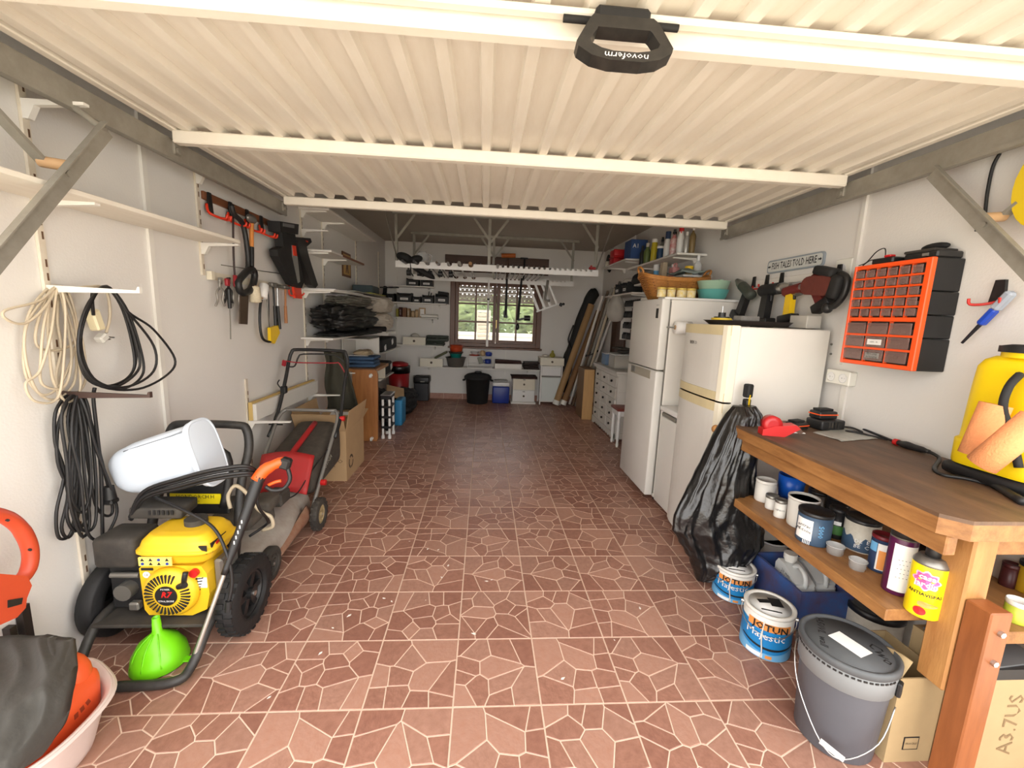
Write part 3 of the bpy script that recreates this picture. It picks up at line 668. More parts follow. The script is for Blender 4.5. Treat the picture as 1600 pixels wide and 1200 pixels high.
t, r, h, hc_ = aerosol('tall purple spray can with white text label and black cap', 1396, 930, 46, 838, 815, PUR, BLK, TMET); q = B(); q.lathe([(r*0.99, h-0.01), (r*0.99, hc_), (0.0001, hc_)], 28); q.o('cap', BLK, t)
band(t, r, h*0.08, h*0.90, INKW, a0=-0.55, a1=1.25); txt('- - - - -\n- - - -\n- - - - -\n- - -\n- - - - -', 0.016, INK, t, (r*0.35, -r*0.93, h*0.5), (0.93, 0.35, 0), (0, 0, 1), lift=0.003)
t, r, h = tin('paint_tin', 'tin with grey blue lid between the two spray cans', 'paint tin', 1448, 925, 52, 845, ZS, TBLK, mat('grey_blue_lid', (110, 124, 132), 0.4))
t, r, h, hc_ = aerosol('yellow wasp spray can with pink flower logo', 1437, 966, 60, 878, 852, YELP, BLK, TMET); q = B(); q.lathe([(r*0.42, h+0.002), (r*0.42, hc_), (r*0.36, hc_+0.006), (0.0001, hc_+0.006)], 20); q.box((0, -r*0.35, hc_-0.002), (0.018, 0.03, 0.012), None, 0.003); q.o('nozzle', BLK, t)
def blob(t, r, cx, cz, sx, sz, m, petals, name='logo'):
    q = B(); n = 40; pts = []
    for k in range(n): a = 2*PI*k/n; f = 1+0.13*math.cos(a*petals); x = cx+sx*f*math.cos(a); z = cz+sz*f*math.sin(a); pts.append(((r+0.0016)*math.sin(x/r), -(r+0.0016)*math.cos(x/r), z))
    q.add([((r+0.0016)*math.sin(cx/r), -(r+0.0016)*math.cos(cx/r), cz)] + pts, [(0, 1+k, 1+(k+1) % n) for k in range(n)]); return q.o(name, m, t)
blob(t, r, -0.003, h*0.72, r*0.72, h*0.17, mat('pale_pink_print', (244, 176, 206), 0.4), 8); q = blob(t, r+0.0006, -0.003, h*0.72, r*0.62, h*0.14, PINK, 8)
txt('casa\njardín', 0.024, INKW, t, (-r*0.03, -r, h*0.72), (1, 0, 0), (0, 0, 1), wrap=r, lift=0.003, bold=0.0006); txt('ANTIAVISPAS', 0.0145, INK, t, (0, -r, h*0.46), (1, 0, 0), (0, 0, 1), wrap=r, lift=0.002, bold=0.0003)
blob(t, r, -0.005, h*0.14, r*0.30, h*0.07, RED, 0, 'red_spot'); blob(t, r, r*0.2, h*0.28, r*0.55, h*0.05, TORG, 3, 'orange_flash')
t, r, h, hc_ = aerosol('second yellow spray can hidden behind the wasp spray', 1462, 950, 40, 870, 858, YELP, BLK, TMET); q = B(); q.lathe([(r*0.6, h+0.002), (r*0.6, hc_), (0.0001, hc_)], 16); q.o('cap', BLK, t)
# jars beyond the near leg
t, r, h = tin('jar', 'lime green jar with white lid by the workbench leg', 'jar', 1584, 975, 44, 938, ZS, mat('lime_jar', (176, 186, 60), 0.3), TWHT)
t, r, h = tin('jar', 'yellow jar with black lid behind the lime green jar', 'jar', 1604, 930, 46, 880, ZS, mat('ochre_jar', (206, 164, 40), 0.3), TBLK)
t, r, h = tin('paint_tin', 'dark maroon tin behind the workbench leg', 'paint tin', 1572, 918, 30, 880, ZS, mat('maroon_tin', (74, 30, 32), 0.4), mat('maroon_tin'))
# ------------------------------------------------------------------ things under the bench
def jotun(label, px, py, w, ptop):
    t, r, h = tin('paint_tin', label, 'paint tin', px, py, w, ptop, 0.001, TWHT, TWHT, lidh=0.012, taper=1.05, wire=True)
    r2 = r/1.05
    band(t, r2, 0.004, h*0.68, SKY, a0=-1.45, a1=1.45, lift=0.0045, zf=lambda u: (h*0.04, h*(0.76-0.10*u)))
    band(t, r2, 0, 0, SKYL, a0=-1.45, a1=1.45, lift=0.0052, zf=lambda u: (h*0.03, h*(0.16+0.22*(1-math.sin(PI*u*0.9)))))
    band(t, r2, 0, 0, INK, a0=-1.0, a1=1.35, lift=0.0056, zf=lambda u: (h*(0.34-0.1*math.sin(PI*u)), h*(0.37-0.08*math.sin(PI*u))))
    band(t, r2, h*0.66, h*0.82, TORG, a0=-0.75, a1=1.0, lift=0.0060)
    txt('JOTUN', r*0.42, INK, t, (r*0.16, -r, h*0.74), (1, 0.12, 0), (0, 0, 1), wrap=r, lift=0.006, bold=0.001)
    txt('Majestic', r*0.46, INKW, t, (0, -r, h*0.55), (1, 0, 0), (0, 0, 1), wrap=r, lift=0.006)
    band(t, r2, h*0.06, h*0.13, TORG, a0=0.1, a1=0.35, lift=0.0062, name='swatch')
    band(t, r2, h*0.05, h*0.14, INKW, a0=-0.7, a1=0.0, lift=0.0062, name='swatch')
    q = B(); q.lathe([(r*0.84, h-0.0046), (0.0001, h-0.0044)], 28); ld = q.o('lid_label', PAPER, t)
    q = B(); q.box((0.2*r, 0.3*r, h-0.0040), (r*0.5, r*0.6, 0.0006), Euler((0, 0, 0.4))); q.box((-0.25*r, 0.1*r, h-0.0040), (r*0.5, r*0.25, 0.0006), Euler((0, 0, 0.6))); q.box((0.1*r, -0.45*r, h-0.0040), (r*0.8, r*0.08, 0.0006), Euler((0, 0, 0.3))); q.o('lid_print', INK, ld)
    q = B(); q.tube([(-r*0.1, -r*1.03, h*0.86), (-r*0.12, -r*1.05, h*0.5), (-r*0.05, -r*1.05, h*0.2), (-r*0.08, -r*1.03, h*0.05)], 0.003, 6, sm=4); q.o('paint_drip', TWHT, t)
    return t
jotun('blue and white paint tin with scribbled lid in front of the crate', 1190, 1030, 80, 943)
jotun('blue and white paint tin half hidden under the bin bag', 1141, 942, 64, 882)
t, r, h = tin('plastic_bucket', 'white plastic bucket on the floor behind the blue crate', 'bucket', 1200, 892, 46, 842, 0.0, WHTC, WHTC, rim=False, taper=1.15, wire=True)
tin('jar', 'pale jar on the floor behind the white bottles', 'jar', 1236, 876, 36, 838, 0.0, CLEAR, TWHT)
# blue crate
CRB = mat('worn_blue_paint', (52, 100, 172), 0.55, n=0.7, s=7, c2=(96, 62, 44)); CRI = mat('crate_wood', (176, 150, 118), 0.7)
p0 = pZ(1243, 986, 0.0)
t = thing('wooden_crate', 'worn blue wooden crate holding two white bottles under the bench', 'crate', (p0.x+0.13, p0.y+0.15, 0), 0.0)
cx0, cx1, cy0, cy1, ch_ = p0.x, p0.x+0.27, p0.y, p0.y+0.36, 0.20
for a in ((cx0, cx1, cy0, cy0+0.014), (cx0, cx1, cy1-0.014, cy1), (cx0, cx0+0.014, cy0+0.0141, cy1-0.0141), (cx1-0.014, cx1, cy0+0.0141, cy1-0.0141)):
    q = B(t); q.bb(a[0], a[1], a[2], a[3], 0.008, ch_); q.o('side_panel', CRB, t)
q = B(t); q.bb(cx0, cx1, cy0, cy1, 0.0, 0.008); q.o('base', CRI, t)
JER = mat('white_hdpe', (216, 218, 216), 0.4, n=0.06, s=6)
for k, (lb, bx, by) in enumerate((('white plastic bottle with handwritten note standing nearest in the blue crate', cx0+0.085, cy0+0.155), ('white plastic bottle behind the other in the blue crate', cx0+0.20, cy0+0.165))):
    t2 = thing('plastic_bottle', lb, 'bottle', (bx, by, 0.009), -0.12)
    q = B(); q.box((0, 0, 0.09), (0.105, 0.20, 0.18), None, 0.018, 3); q.prism([(-0.095, 0.165), (0.085, 0.165), (0.09, 0.19), (-0.03, 0.232), (-0.075, 0.232), (-0.095, 0.20)], -0.046, 0.046, f=lambda u, v, d: (d, -u*0.98, v)); q.o('body', JER, t2)
    q = B(); q.cyl((0, 0.052, 0.23), (0, 0.052, 0.248), 0.024, n=20); q.cyl((0, 0.052, 0.246), (0, 0.052, 0.276), 0.031, n=24); q.o('cap', TWHT, t2)
    q = B(); q.tube([(0.0, 0.012, 0.222), (0.0, -0.02, 0.246), (0.0, -0.065, 0.236), (0.0, -0.085, 0.205), (0.0, -0.088, 0.17)], 0.011, 8, sm=4); q.o('handle', JER, t2)
    if k == 0: txt('20 mm\nfix LYLE', 0.026, INK, t2, (-0.0535, -0.01, 0.185), (0, -1, 0), (0, 0, 1), lift=0.001, shear=0.2)
# tub with black lid, big grey bucket
t, r, h = tin('round_tub', 'round white tub with black lid behind the big grey bucket', 'tub', 1356, 1012, 92, 945, 0.0, DRIP, TBLK, lidh=0.03, lidr=1.02)
q = B(); q.box((0.01, 0, h-0.0045), (r*0.7, r*0.35, 0.001), Euler((0, 0, -0.3))); q.o('lid_label', mat('grey_label', (110, 110, 112), 0.6), t)
GRB = mat('grey_bucket_plastic', (92, 95, 102), 0.45, n=0.12, s=5); GRL = mat('grey_lid_plastic', (74, 77, 80), 0.5, n=0.25, s=8, c2=(98, 100, 102)); GRR = mat('grey_collar_plastic', (128, 132, 134), 0.45)
H = 0.375; c = pZ(1326, 1002, H); r = rad(166, c)/1.09
t = thing('plastic_bucket', 'large dark grey lidded bucket standing in front of the workbench', 'bucket', (c.x, c.y, 0), face(c) - 0.15)
q = B(); q.lathe([(r*0.84, 0), (r*0.87, 0.004), (r*0.97, H*0.72), (r*0.985, H*0.74)], 40); q.o('body', GRB, t)
q = B(); q.lathe([(r*0.99, H*0.72), (r*1.03, H*0.73), (r*1.05, H*0.93), (r*1.03, H*0.945)], 40); cl = q.o('collar', GRR, t)
q = B(); q.lathe([(r*1.07, H*0.93), (r*1.09, H*0.94), (r*1.09, H*0.985), (r*1.05, H), (r*1.0, H), (r*0.97, H-0.010), (r*0.93, H-0.010), (r*0.92, H-0.005), (0.0001, H-0.005)], 40); ld = q.o('lid', GRL, t)
nt_ = None
for k in range(22):
    a = -1.5 + k*0.115; q_ = None
    if nt_ is None: q = B(); q.box((0, 0, 0), (0.010, 0.003, 0.006)); nt_ = q.o('slot', BLK, cl); ob = nt_
    else: ob = nt_.copy(); col.objects.link(ob)
    ob.location = (r*1.052*math.sin(a+0.35), -r*1.052*math.cos(a+0.35), H*0.905); ob.rotation_euler = (0, 0, a+0.35)
q = B(); q.box((0.005, -0.005, H-0.0045), (0.105, 0.062, 0.0008), Euler((0, 0, -0.30))); q.o('note', PAPER, ld)
txt('Cwo', 0.05, INK, ld, (0.08, 0.03, H-0.005), (0.7, -0.7, 0), (0.7, 0.7, 0), lift=0.001, shear=0.3); txt('A50VL  wall', 0.034, INK, ld, (-0.075, -0.015, H-0.005), (0.35, -0.94, 0), (0.94, 0.35, 0), lift=0.001, shear=0.2)
q = B(); a = r*1.08; q.tube([(-a, 0.0, H*0.80), (-a*0.9, -a*0.5, H*0.72), (-a*0.62, -a*0.85, H*0.50), (-0.0*a, -a*1.16, H*0.22), (a*0.45, -a*1.12, H*0.18), (a*0.9, -a*0.55, H*0.35), (a*1.0, 0.0, H*0.62)], 0.0023, 6, sm=5); hd = q.o('bail_handle', STEEL, t)
q = B(); q.cyl((-0.0*a, -a*1.165, H*0.222), (a*0.46, -a*1.12, H*0.18), 0.009, n=12); q.o('grip', WHTC, hd)
for s in (-1, 1): q = B(); q.box((s*a, 0, H*0.80), (0.014, 0.03, 0.05), None, 0.004); q.o('handle_lug', BLK, t)
# cartons
def carton(name, label, x0, x1, y0, y1, h, m=CARD, rz=0.0, flaps=None, tape=False):
    cx, cy = (x0+x1)/2, (y0+y1)/2; t = thing(name, label, 'box', (cx, cy, 0), rz); wx, wy = (x1-x0)/2, (y1-y0)/2; th = 0.005
    for a in ((-wx, wx, -wy, -wy+th), (-wx, wx, wy-th, wy), (-wx, -wx+th, -wy+th+0.0003, wy-th-0.0003), (wx-th, wx, -wy+th+0.0003, wy-th-0.0003)):
        q = B(); q.bb(a[0], a[1], a[2], a[3], 0.0, h); q.o('side_panel', m, t)
    if flaps == 'closed':
        for a in ((-wx, -0.001), (0.001, wx)): q = B(); q.bb(a[0], a[1], -wy, wy, h, h+th); q.o('flap', m, t)
    q = B(); q.bb(-wx+th, wx-th, -wy+th, wy-th, 0.0005, th); q.o('base', m, t)
    return t, wx, wy
CARD2 = mat('grey_tan_cardboard', (176, 152, 112), 0.8, n=0.2, s=4)
t, wx, wy = carton('cardboard_box', 'tall tan cardboard box between the grey bucket and the workbench leg', 1.475, 1.64, -0.245, -0.03, 0.325, CARD2)
q = B(); q.surf(lambda u, v: (-wx + 0.03*v*math.sin(1.2+u), -wy + 2*wy*u, 0.325 + 0.06*v*math.cos(u*2)), 6, 3, thick=(0.003, 0, 0.003)); q.o('flap', CARD2, t)
q = B(); q.bb(-0.026, 0.030, -wy-0.0012, -wy, 0.05, 0.10); q.o('shipping_mark', INK, t); q = B(); q.bb(-0.022, 0.026, -wy-0.0020, -wy-0.001, 0.054, 0.096); q.o('shipping_label', CARD2, t); txt('FRAGILE', 0.011, INK, t, (0.002, -wy-0.002, 0.075), (1, 0, 0), (0, 0, 1), lift=0.0006)
t, wx, wy = carton('cardboard_box', 'big cardboard box with torn black taped top under the near end of the bench', 1.66, 1.93, -0.30, -0.10, 0.40, CARD2, flaps='closed')
q = B(); q.bb(-wx-0.002, wx+0.002, -wy-0.002, -wy+0.05, 0.37, 0.4065); q.o('tape', BLK, t); txt('A3.7US', 0.075, mat('faded_print', (128, 106, 74), 0.8), t, (0.03, -wy-0.0002, 0.20), (0, 0, 1), (-1, 0, 0), lift=0.001); 
MSH = B(); MSH.box((1.80, -0.20, 0.4105), (0.24, 0.18, 0.006), Euler((0.0, 0.0, 0.1))); MSH.solo('metal_sheet', mat('grey_sheet_metal', (120, 122, 124), 0.4, 0.5), 'grey metal sheet lying on the taped box under the bench', 'metal sheet')
# ------------------------------------------------------------------ on the right wall
def conduit(label, pts, w=0.022, d=0.014, wall='R'):
    t = B()
    for a, b2 in zip(pts, pts[1:]): t.bar(a, b2, w, d, up=((1, 0, 0) if wall in 'RL' else (0, 1, 0)))
    return t.solo('cable_duct', WHT, label, 'cable duct')
a = pR(1350, 330, 0.008); conduit('white cable duct running down the right wall behind the orange organiser', [(a.x, a.y, 2.58), (a.x, a.y, 1.26)])
a = pR(1318, 620, 0.008); conduit('white cable duct below the double socket on the right wall', [(a.x, a.y, 1.20), (a.x, a.y, 0.94)], 0.03)
# organiser with clear drawers
OX, OY0, OY1, OZ0, OZ1 = 1.926, 0.315, 0.688, 1.285, 1.765
t = thing('drawer_organiser', 'orange and black wall organiser full of small clear drawers', 'organiser', (2.0, 0.50, OZ0))
q = B(t)
for k, (za, zb) in enumerate(((0, 0.14), (0.143, 0.24), (0.243, 0.34), (0.343, 0.48))):
    q.bb(OX+0.012, XR-0.001, OY0+0.004+0.002*(k % 2), OY1-0.004, OZ0+za, OZ0+zb, 0.004)
q.o('case', mat('organiser_black', (24, 24, 25), 0.5), t)
hs = OZ1-OZ0; zmid = OZ0+hs*0.455
q = B(t); fr = 0.014; ORGO = mat('organiser_orange', (246, 88, 30), 0.38)
q.bb(OX-0.004, OX+0.02, OY0, OY0+fr+0.012, OZ0, OZ1, 0.003); q.bb(OX-0.004, OX+0.02, OY1-fr, OY1, OZ0, OZ1, 0.003)
for z in (OZ0, zmid-0.008, OZ1-0.020): q.bb(OX-0.0035, OX+0.02, OY0+fr, OY1-fr, z, z+0.020, 0.003)
fy0, fy1 = OY0+fr+0.012, OY1-fr
cells = []
zb0, zb1 = OZ0+0.020, zmid-0.008; zt0, zt1 = zmid+0.012, OZ1-0.020
for r_ in range(3):
    for c_ in range(3): cells.append((fy0+(fy1-fy0)*c_/3, fy0+(fy1-fy0)*(c_+1)/3, zb0+(zb1-zb0)*r_/3, zb0+(zb1-zb0)*(r_+1)/3))
for r_ in range(5):
    for c_ in range(6): cells.append((fy0+(fy1-fy0)*c_/6, fy0+(fy1-fy0)*(c_+1)/6, zt0+(zt1-zt0)*r_/5, zt0+(zt1-zt0)*(r_+1)/5))
for k in (1, 2): z = zb0+(zb1-zb0)*k/3; q.bb(OX-0.002, OX+0.02, fy0, fy1, z-0.005, z+0.005)
for k in range(1, 5): z = zt0+(zt1-zt0)*k/5; q.bb(OX-0.002, OX+0.02, fy0, fy1, z-0.004, z+0.004)
for k in (1, 2): y = fy0+(fy1-fy0)*k/3; q.bb(OX-0.0015, OX+0.02, y-0.003, y+0.003, zb0, zb1)
for k in range(1, 6): y = fy0+(fy1-fy0)*k/6; q.bb(OX-0.0015, OX+0.02, y-0.003, y+0.003, zt0, zt1)
q.o('drawer_frame', ORGO, t)
DRW = mat('smoky_drawer_plastic', (150, 120, 112), 0.2, al=0.45); DCON = [mat('drawer_contents_%d' % i, c, 0.6, n=0.6, s=60, c2=c2) for i, (c, c2) in enumerate((((52, 40, 36), (110, 96, 90)), ((74, 60, 56), (30, 26, 26)), ((120, 106, 98), (52, 40, 38)), ((46, 44, 48), (130, 120, 112))))]
ro = random.Random(5)
for i, (a, b2, c, d) in enumerate(cells):
    m_ = 0.006; q = B(t); q.bb(OX-0.008, OX-0.004, a+m_, b2-m_, c+m_, d-m_, 0.001); dr = q.o('drawer', DRW, t)
    q = B(t); q.bb(OX-0.014, OX-0.008, a+m_+0.004, b2-m_-0.004, d-m_-0.010, d-m_-0.004); q.o('pull', DRW, dr)
    q = B(t); f = ro.uniform(0.45, 0.85); q.bb(OX+0.000, OX+0.010, a+m_+0.002, b2-m_-0.002, c+m_+0.001, c+m_+(d-c-2*m_)*f)
    for k in range(4): q.box((OX-0.001, ro.uniform(a+0.015, b2-0.015), c+m_+(d-c-2*m_)*f*ro.uniform(0.3, 0.8)), (0.004, 0.016, 0.008), Euler((ro.uniform(0, 3), 0, 0)))
    q.o('contents', DCON[ro.randrange(4)], dr)
    if i in (3+1, 1): q = B(t); q.bb(OX-0.0105, OX-0.0085, a+0.02, b2-0.02, c+0.018, d-0.02); q.o('note', PAPER if i == 4 else mat('grey_note', (150, 146, 140), 0.7), dr); txt('cam  m' if i == 4 else 'fibre plug\nm hanging', 0.014, INK, dr, V((OX-0.0105, (a+b2)/2, (c+d)/2))-t.location, (0, -1, 0), (0, 0, 1), lift=0.001)
# loose kit on top of the organiser
zt = OZ1+0.0005
t = thing('tool_case', 'flat black tool case lying on top of the orange organiser', 'case', (2.0, 0.40, zt))
q = B(t); q.bb(1.95, 2.07, 0.325, 0.47, zt, zt+0.030, 0.006); q.o('base', BLK, t)
q = B(t); q.bb(1.955, 2.065, 0.345, 0.48, zt+0.0305, zt+0.042, 0.004); q.o('lid', DUSTY, t); q = B(t); q.bb(1.945, 1.9495, 0.36, 0.385, zt+0.01, zt+0.022); q.o('latch', GSK, t)
t = thing('charger', 'small black and red charger with looped cable on top of the organiser', 'charger', (2.0, 0.57, zt))
q = B(t); q.bb(1.94, 2.04, 0.51, 0.62, zt, zt+0.028, 0.006); q.o('body', BLK, t); q = B(t); q.bb(1.945, 1.975, 0.53, 0.565, zt+0.0285, zt+0.040, 0.004); q.o('clip', RED, t)
q = B(t); q.tube([(1.95, 0.56, zt+0.035), (1.945, 0.565, zt+0.07), (1.94, 0.60, zt+0.06), (1.935, 0.64, zt+0.015), (1.93, 0.675, zt+0.004)], 0.0025, 6, sm=5); q.tube([(1.99, 0.61, zt+0.02), (1.97, 0.65, zt+0.03), (1.95, 0.675, zt+0.004)], 0.0025, 6, sm=4); q.o('cable', BLK, t)
t = thing('cordless_pack', 'black pouch tossed at the back of the organiser top', 'pouch', (2.05, 0.50, zt)); q = B(t); q.ell((2.055, 0.435, zt+0.062), (0.02, 0.06, 0.018), 14, 8); q.ell((2.05, 0.51, zt+0.030), (0.026, 0.024, 0.028), 12, 8); q.o('pouch', BLKM, t)
# sockets
def socket(label, c, n, size=0.075, d=0.04):
    t = thing('wall_socket', label, 'socket', c)
    q = B(); q.bb(-d, 0, -size*n/2, size*n/2, -size/2, size/2, 0.005); q.o('box', mat('socket_white', (232, 230, 220), 0.35), t)
    for k in range(n):
        y = (k - (n-1)/2)*size; q = B(); q.lathe([(0.024, 0.0), (0.026, 0.003), (0.021, 0.003), (0.019, -0.002), (0.0001, -0.002)], 20, (-d-0.001, y, 0), rot=Matrix.Rotation(-PI/2, 3, 'Y')); f = q.o('outlet', WHTC, t)
        for s in (-1, 1): q = B(); q.cyl((-d-0.0005, y+s*0.008, 0), (-d+0.003-0.004, y+s*0.008, 0), 0.0028, n=8); q.o('pin_hole', BLK, f)
    return t
a = pR(1320, 590, 0); socket('white double wall socket under the orange organiser', (XR, a.y, a.z), 2, 0.078, 0.045)
a = pR(1320, 420, 0); t = socket('white single wall socket behind the belt sander', (XR, a.y, a.z), 1, 0.11, 0.012)
for px, py, lb in ((1300, 538, 'upper'), (1299, 553, 'lower')):
    a = pR(px, py, 0.0); q = B(); q.cyl(a, a+V((-0.006, 0, 0)), 0.006, n=8); q.solo('screw', GSK, '%s of the two small screws in the wall above the double socket' % lb, 'screw')
# sign
SGN = mat('sign_blue_grey', (150, 160, 168), 0.6, n=0.2, s=12); SGI = mat('sign_pale', (206, 208, 204), 0.6)
A_, C_ = pR(1200, 418, 0.01), pR(1288, 404, 0.01); L = abs(A_.y-C_.y); cz = (A_.z+C_.z)/2
t = thing('wall_sign', 'pale blue sign reading FISH TALES TOLD HERE above the hanging drills', 'sign', (XR-0.004, (A_.y+C_.y)/2, cz))
def rrect(w, h, r, n=5):
    out = []
    for cx, cy, a0 in ((w/2-r, h/2-r, 0), (-w/2+r, h/2-r, PI/2), (-w/2+r, -h/2+r, PI), (w/2-r, -h/2+r, 1.5*PI)):
        for k in range(n+1): a = a0 + PI/2*k/n; out.append((cx+r*math.cos(a), cy+r*math.sin(a)))
    return out
hh = 0.088
q = B(); q.prism(rrect(L, hh, 0.022), -0.010, 0.003, 'yz'); q.o('board', SGN, t)
q = B(); q.prism(rrect(L-0.02, hh-0.02, 0.016), -0.0115, -0.0101, 'yz'); q.o('inset', SGI, t)
txt('FISH TALES TOLD HERE', 0.062, INK, t, (-0.0115, 0, 0), (0, -1, 0), (0, 0, 1), fw=L*0.80, lift=0.001, bold=0.0008)
for s in (-1, 1): q = B(); q.prism([(s*(L*0.45)+u*0.013, v*0.008) for u, v in ((-1, 0), (-0.3, 1), (0.5, 0.2), (1, 0.9), (1, -0.9), (0.5, -0.2), (-0.3, -1))], -0.0128, -0.0116, 'yz'); q.o('fish_print', INK, t)
# ------------------------------------------------------------------ tool rail and hanging power tools
ra, rb = pR(1172, 446, 0.012), pR(1312, 425, 0.012)
RX = XR - 0.013
t = thing('hook_rail', 'white tool rail with black hooks and red trays under the fish sign', 'rail', (XR-0.006, (ra.y+rb.y)/2, ra.z))
ry0, ry1, rz = rb.y-0.02, ra.y+0.03, (ra.z+rb.z)/2
q = B(t); q.bb(XR-0.018, XR-0.001, ry0, ry1, rz-0.022, rz+0.022, 0.003); q.o('rail', WHT, t)
HK = mat('hook_red', (198, 44, 34), 0.4)
def hook(t, X, y, z, s=-1, l=0.055, trim=True, ax='x'):
    """black clip plate with a red J hook reaching out from the wall"""
    q = B(t); q.prism([(y-0.012, z+0.045), (y+0.012, z+0.045), (y+0.020, z-0.03), (y-0.020, z-0.03)], X, X+s*0.010, 'yz'); h_ = q.o('clip', BLK, t)
    q = B(t); q.tube([(X+s*0.008, y, z-0.02), (X+s*0.012, y, z-0.035), (X+s*l, y, z-0.042), (X+s*(l+0.008), y, z-0.02)], 0.006, 8, sm=3); q.o('hook', HK, h_)
for px, py in ((1178, 446), (1199, 440), (1222, 436), (1312, 424)): a = pR(px, py, 0.02); hook(t, XR-0.018, a.y, rz+0.004)
q = B(t); q.bb(XR-0.075, XR-0.060, ra.y-0.25, ra.y+0.0, rz-0.052, rz-0.042, 0.002); q.o('red_tray', HK, t)
def frame(o, a, z=0.0): return Matrix.Translation(V(o)) @ Matrix.Rotation(a, 4, 'X')
def gun(name, label, px, py, d, L, mb, mc, mh, batt=None, tilt=0.0, scale=1.0, nose=True, flip=False):
    """pistol drill hanging nose towards +y; local: y forward, z up"""
    c = pR(px, py, d); t = thing(name, label, 'power tool', c); X = frame((0, 0, 0), tilt); s = scale
    if flip: X = Matrix.Rotation(PI, 4, 'Z') @ X
    q = B(); q.X = X; q.cyl((0, -0.07*s, 0), (0, 0.045*s, 0), 0.030*s, 0.028*s, 16); q.ell((0, -0.07*s, 0), (0.030*s, 0.02*s, 0.030*s), 14, 8); q.o('motor_housing', mb, t)
    if nose:
        q = B(); q.X = X; q.cyl((0, 0.045*s, 0), (0, 0.075*s, 0), 0.022*s, 0.024*s, 14); q.cyl((0, 0.075*s, 0), (0, 0.115*s, 0), 0.023*s, 0.012*s, 14); q.o('chuck', mc, t)
    q = B(); q.X = X; q.prism([(-0.055*s, -0.02*s), (-0.012*s, -0.02*s), (-0.026*s, -0.135*s), (-0.075*s, -0.135*s)], -0.017*s, 0.017*s, 'yz'); q.o('grip', mh, t)
    q = B(); q.X = X; q.box((0, -0.006*s, -0.042*s), (0.014*s, 0.014*s, 0.03*s), None, 0.004); q.o('trigger', BLK, t)
    if batt: q = B(); q.X = X; q.box((0, -0.055*s, -0.158*s), (0.055*s, 0.115*s, 0.046*s), None, 0.008, 2); q.o('battery', batt, t)
    return t
DGRN = mat('dusty_green_plastic', (52, 62, 54), 0.55, n=0.4, s=14, c2=(92, 88, 80))
t = gun('cordless_drill', 'green and black cordless drill nearest the turquoise bowls', 1165, 452, 0.09, 0.2, DGRN, TMET, BLK, BLK, 0.55, 1.25)
t = gun('cordless_drill', 'black cordless drill with silver chuck hanging in the middle of the rail', 1208, 452, 0.08, 0.2, BLKM, STEEL, BLK, BLK, 0.05, 1.4, flip=True)
t = gun('cordless_drill', 'yellow and black cordless drill beside the belt sander', 1243, 452, 0.08, 0.2, mat('drill_maroon', (110, 40, 36), 0.5), STEEL, YEL, BLK, 0.15, 1.1, flip=True)
t = gun('heat_gun', 'maroon power tool hanging between the yellow drill and the sander', 1263, 445, 0.07, 0.2, mat('drill_maroon'), TMET, mat('drill_maroon'), BLK, -0.5, 1.1)
c = pR(1283, 445, 0.10); t = thing('belt_sander', 'dark belt sander with brown sanding belt hanging under the fish sign', 'power tool', c)
X = frame((0, 0, 0), 0.25); q = B(); q.X = X
q.prism([(0.075, 0.035), (-0.055, 0.06), (-0.065, -0.05), (0.065, -0.07)], -0.03, 0.03, 'yz'); q.cyl((-0.0306, 0.066, -0.018), (0.0306, 0.066, -0.018), 0.052, n=18); q.cyl((-0.0312, -0.056, 0.004), (0.0312, -0.056, 0.004), 0.055, n=18); q.o('sanding_belt', mat('sanding_belt', (104, 48, 38), 0.9, n=0.3, s=30), t)
q = B(); q.X = X; q.box((0.0, -0.01, 0.075), (0.075, 0.14, 0.05), None, 0.015, 2); q.box((0, -0.115, 0.01), (0.07, 0.07, 0.13), None, 0.02, 2); q.o('motor_housing', BLKM, t)
q = B(); q.X = X; q.tube([(0, -0.10, 0.08), (0, -0.16, 0.06), (0, -0.175, -0.02), (0, -0.14, -0.09), (0, -0.09, -0.10)], 0.017, 10, sm=4); q.ell((0, -0.10, -0.11), (0.028, 0.03, 0.03), 12, 8); q.o('handle', BLK, t)
q = B(); q.X = X; q.box((0.0, 0.05, 0.065), (0.05, 0.05, 0.03), None, 0.008); q.o('dust_cover', TMET, t)
# yellow strap hanging from the drills
q = B(); c = pR(1238, 470, 0.05); q.tube([c+V((0, 0, 0.05)), c+V((-0.005, 0.01, -0.02)), c+V((0, -0.01, -0.09)), c+V((0, -0.005, -0.14))], 0.004, 6, sm=4); q.solo('strap', YEL, 'thin yellow strap dangling below the yellow drill', 'strap')
# gas lighter in its clip
c = pR(1545, 490, 0.045); t = thing('lighter_clip', 'black wall clip with red hooks holding the blue gas lighter', 'clip', pR(1562, 470, 0.0))
a = pR(1563, 462, 0.0); q = B(t); q.prism([(a.y-0.016, a.z+0.06), (a.y+0.016, a.z+0.06), (a.y+0.026, a.z-0.03), (a.y-0.026, a.z-0.03)], XR-0.001, XR-0.014, 'yz'); q.o('plate', BLK, t)
for s in (-1, 1): q = B(t); q.tube([(XR-0.012, a.y, a.z-0.025), (XR-0.03, a.y+s*0.03, a.z-0.034), (XR-0.06, a.y+s*0.05, a.z-0.034), (XR-0.066, a.y+s*0.052, a.z-0.012)], 0.0055, 8, sm=4); q.o('hook', HK, t)
A_, C_ = pR(1578, 460, 0.05), pR(1503, 536, 0.05); dv = (C_-A_)
t = thing('gas_lighter', 'long blue and clear gas lighter hanging in its wall clip', 'lighter', A_)
q = B(t); q.bar(A_-dv*0.05, A_+dv*0.30, 0.03, 0.034, up=(1, 0, 0), b=0.008); q.o('fuel_tank', mat('clear_blue_grey', (176, 186, 200), 0.2, al=0.7), t)
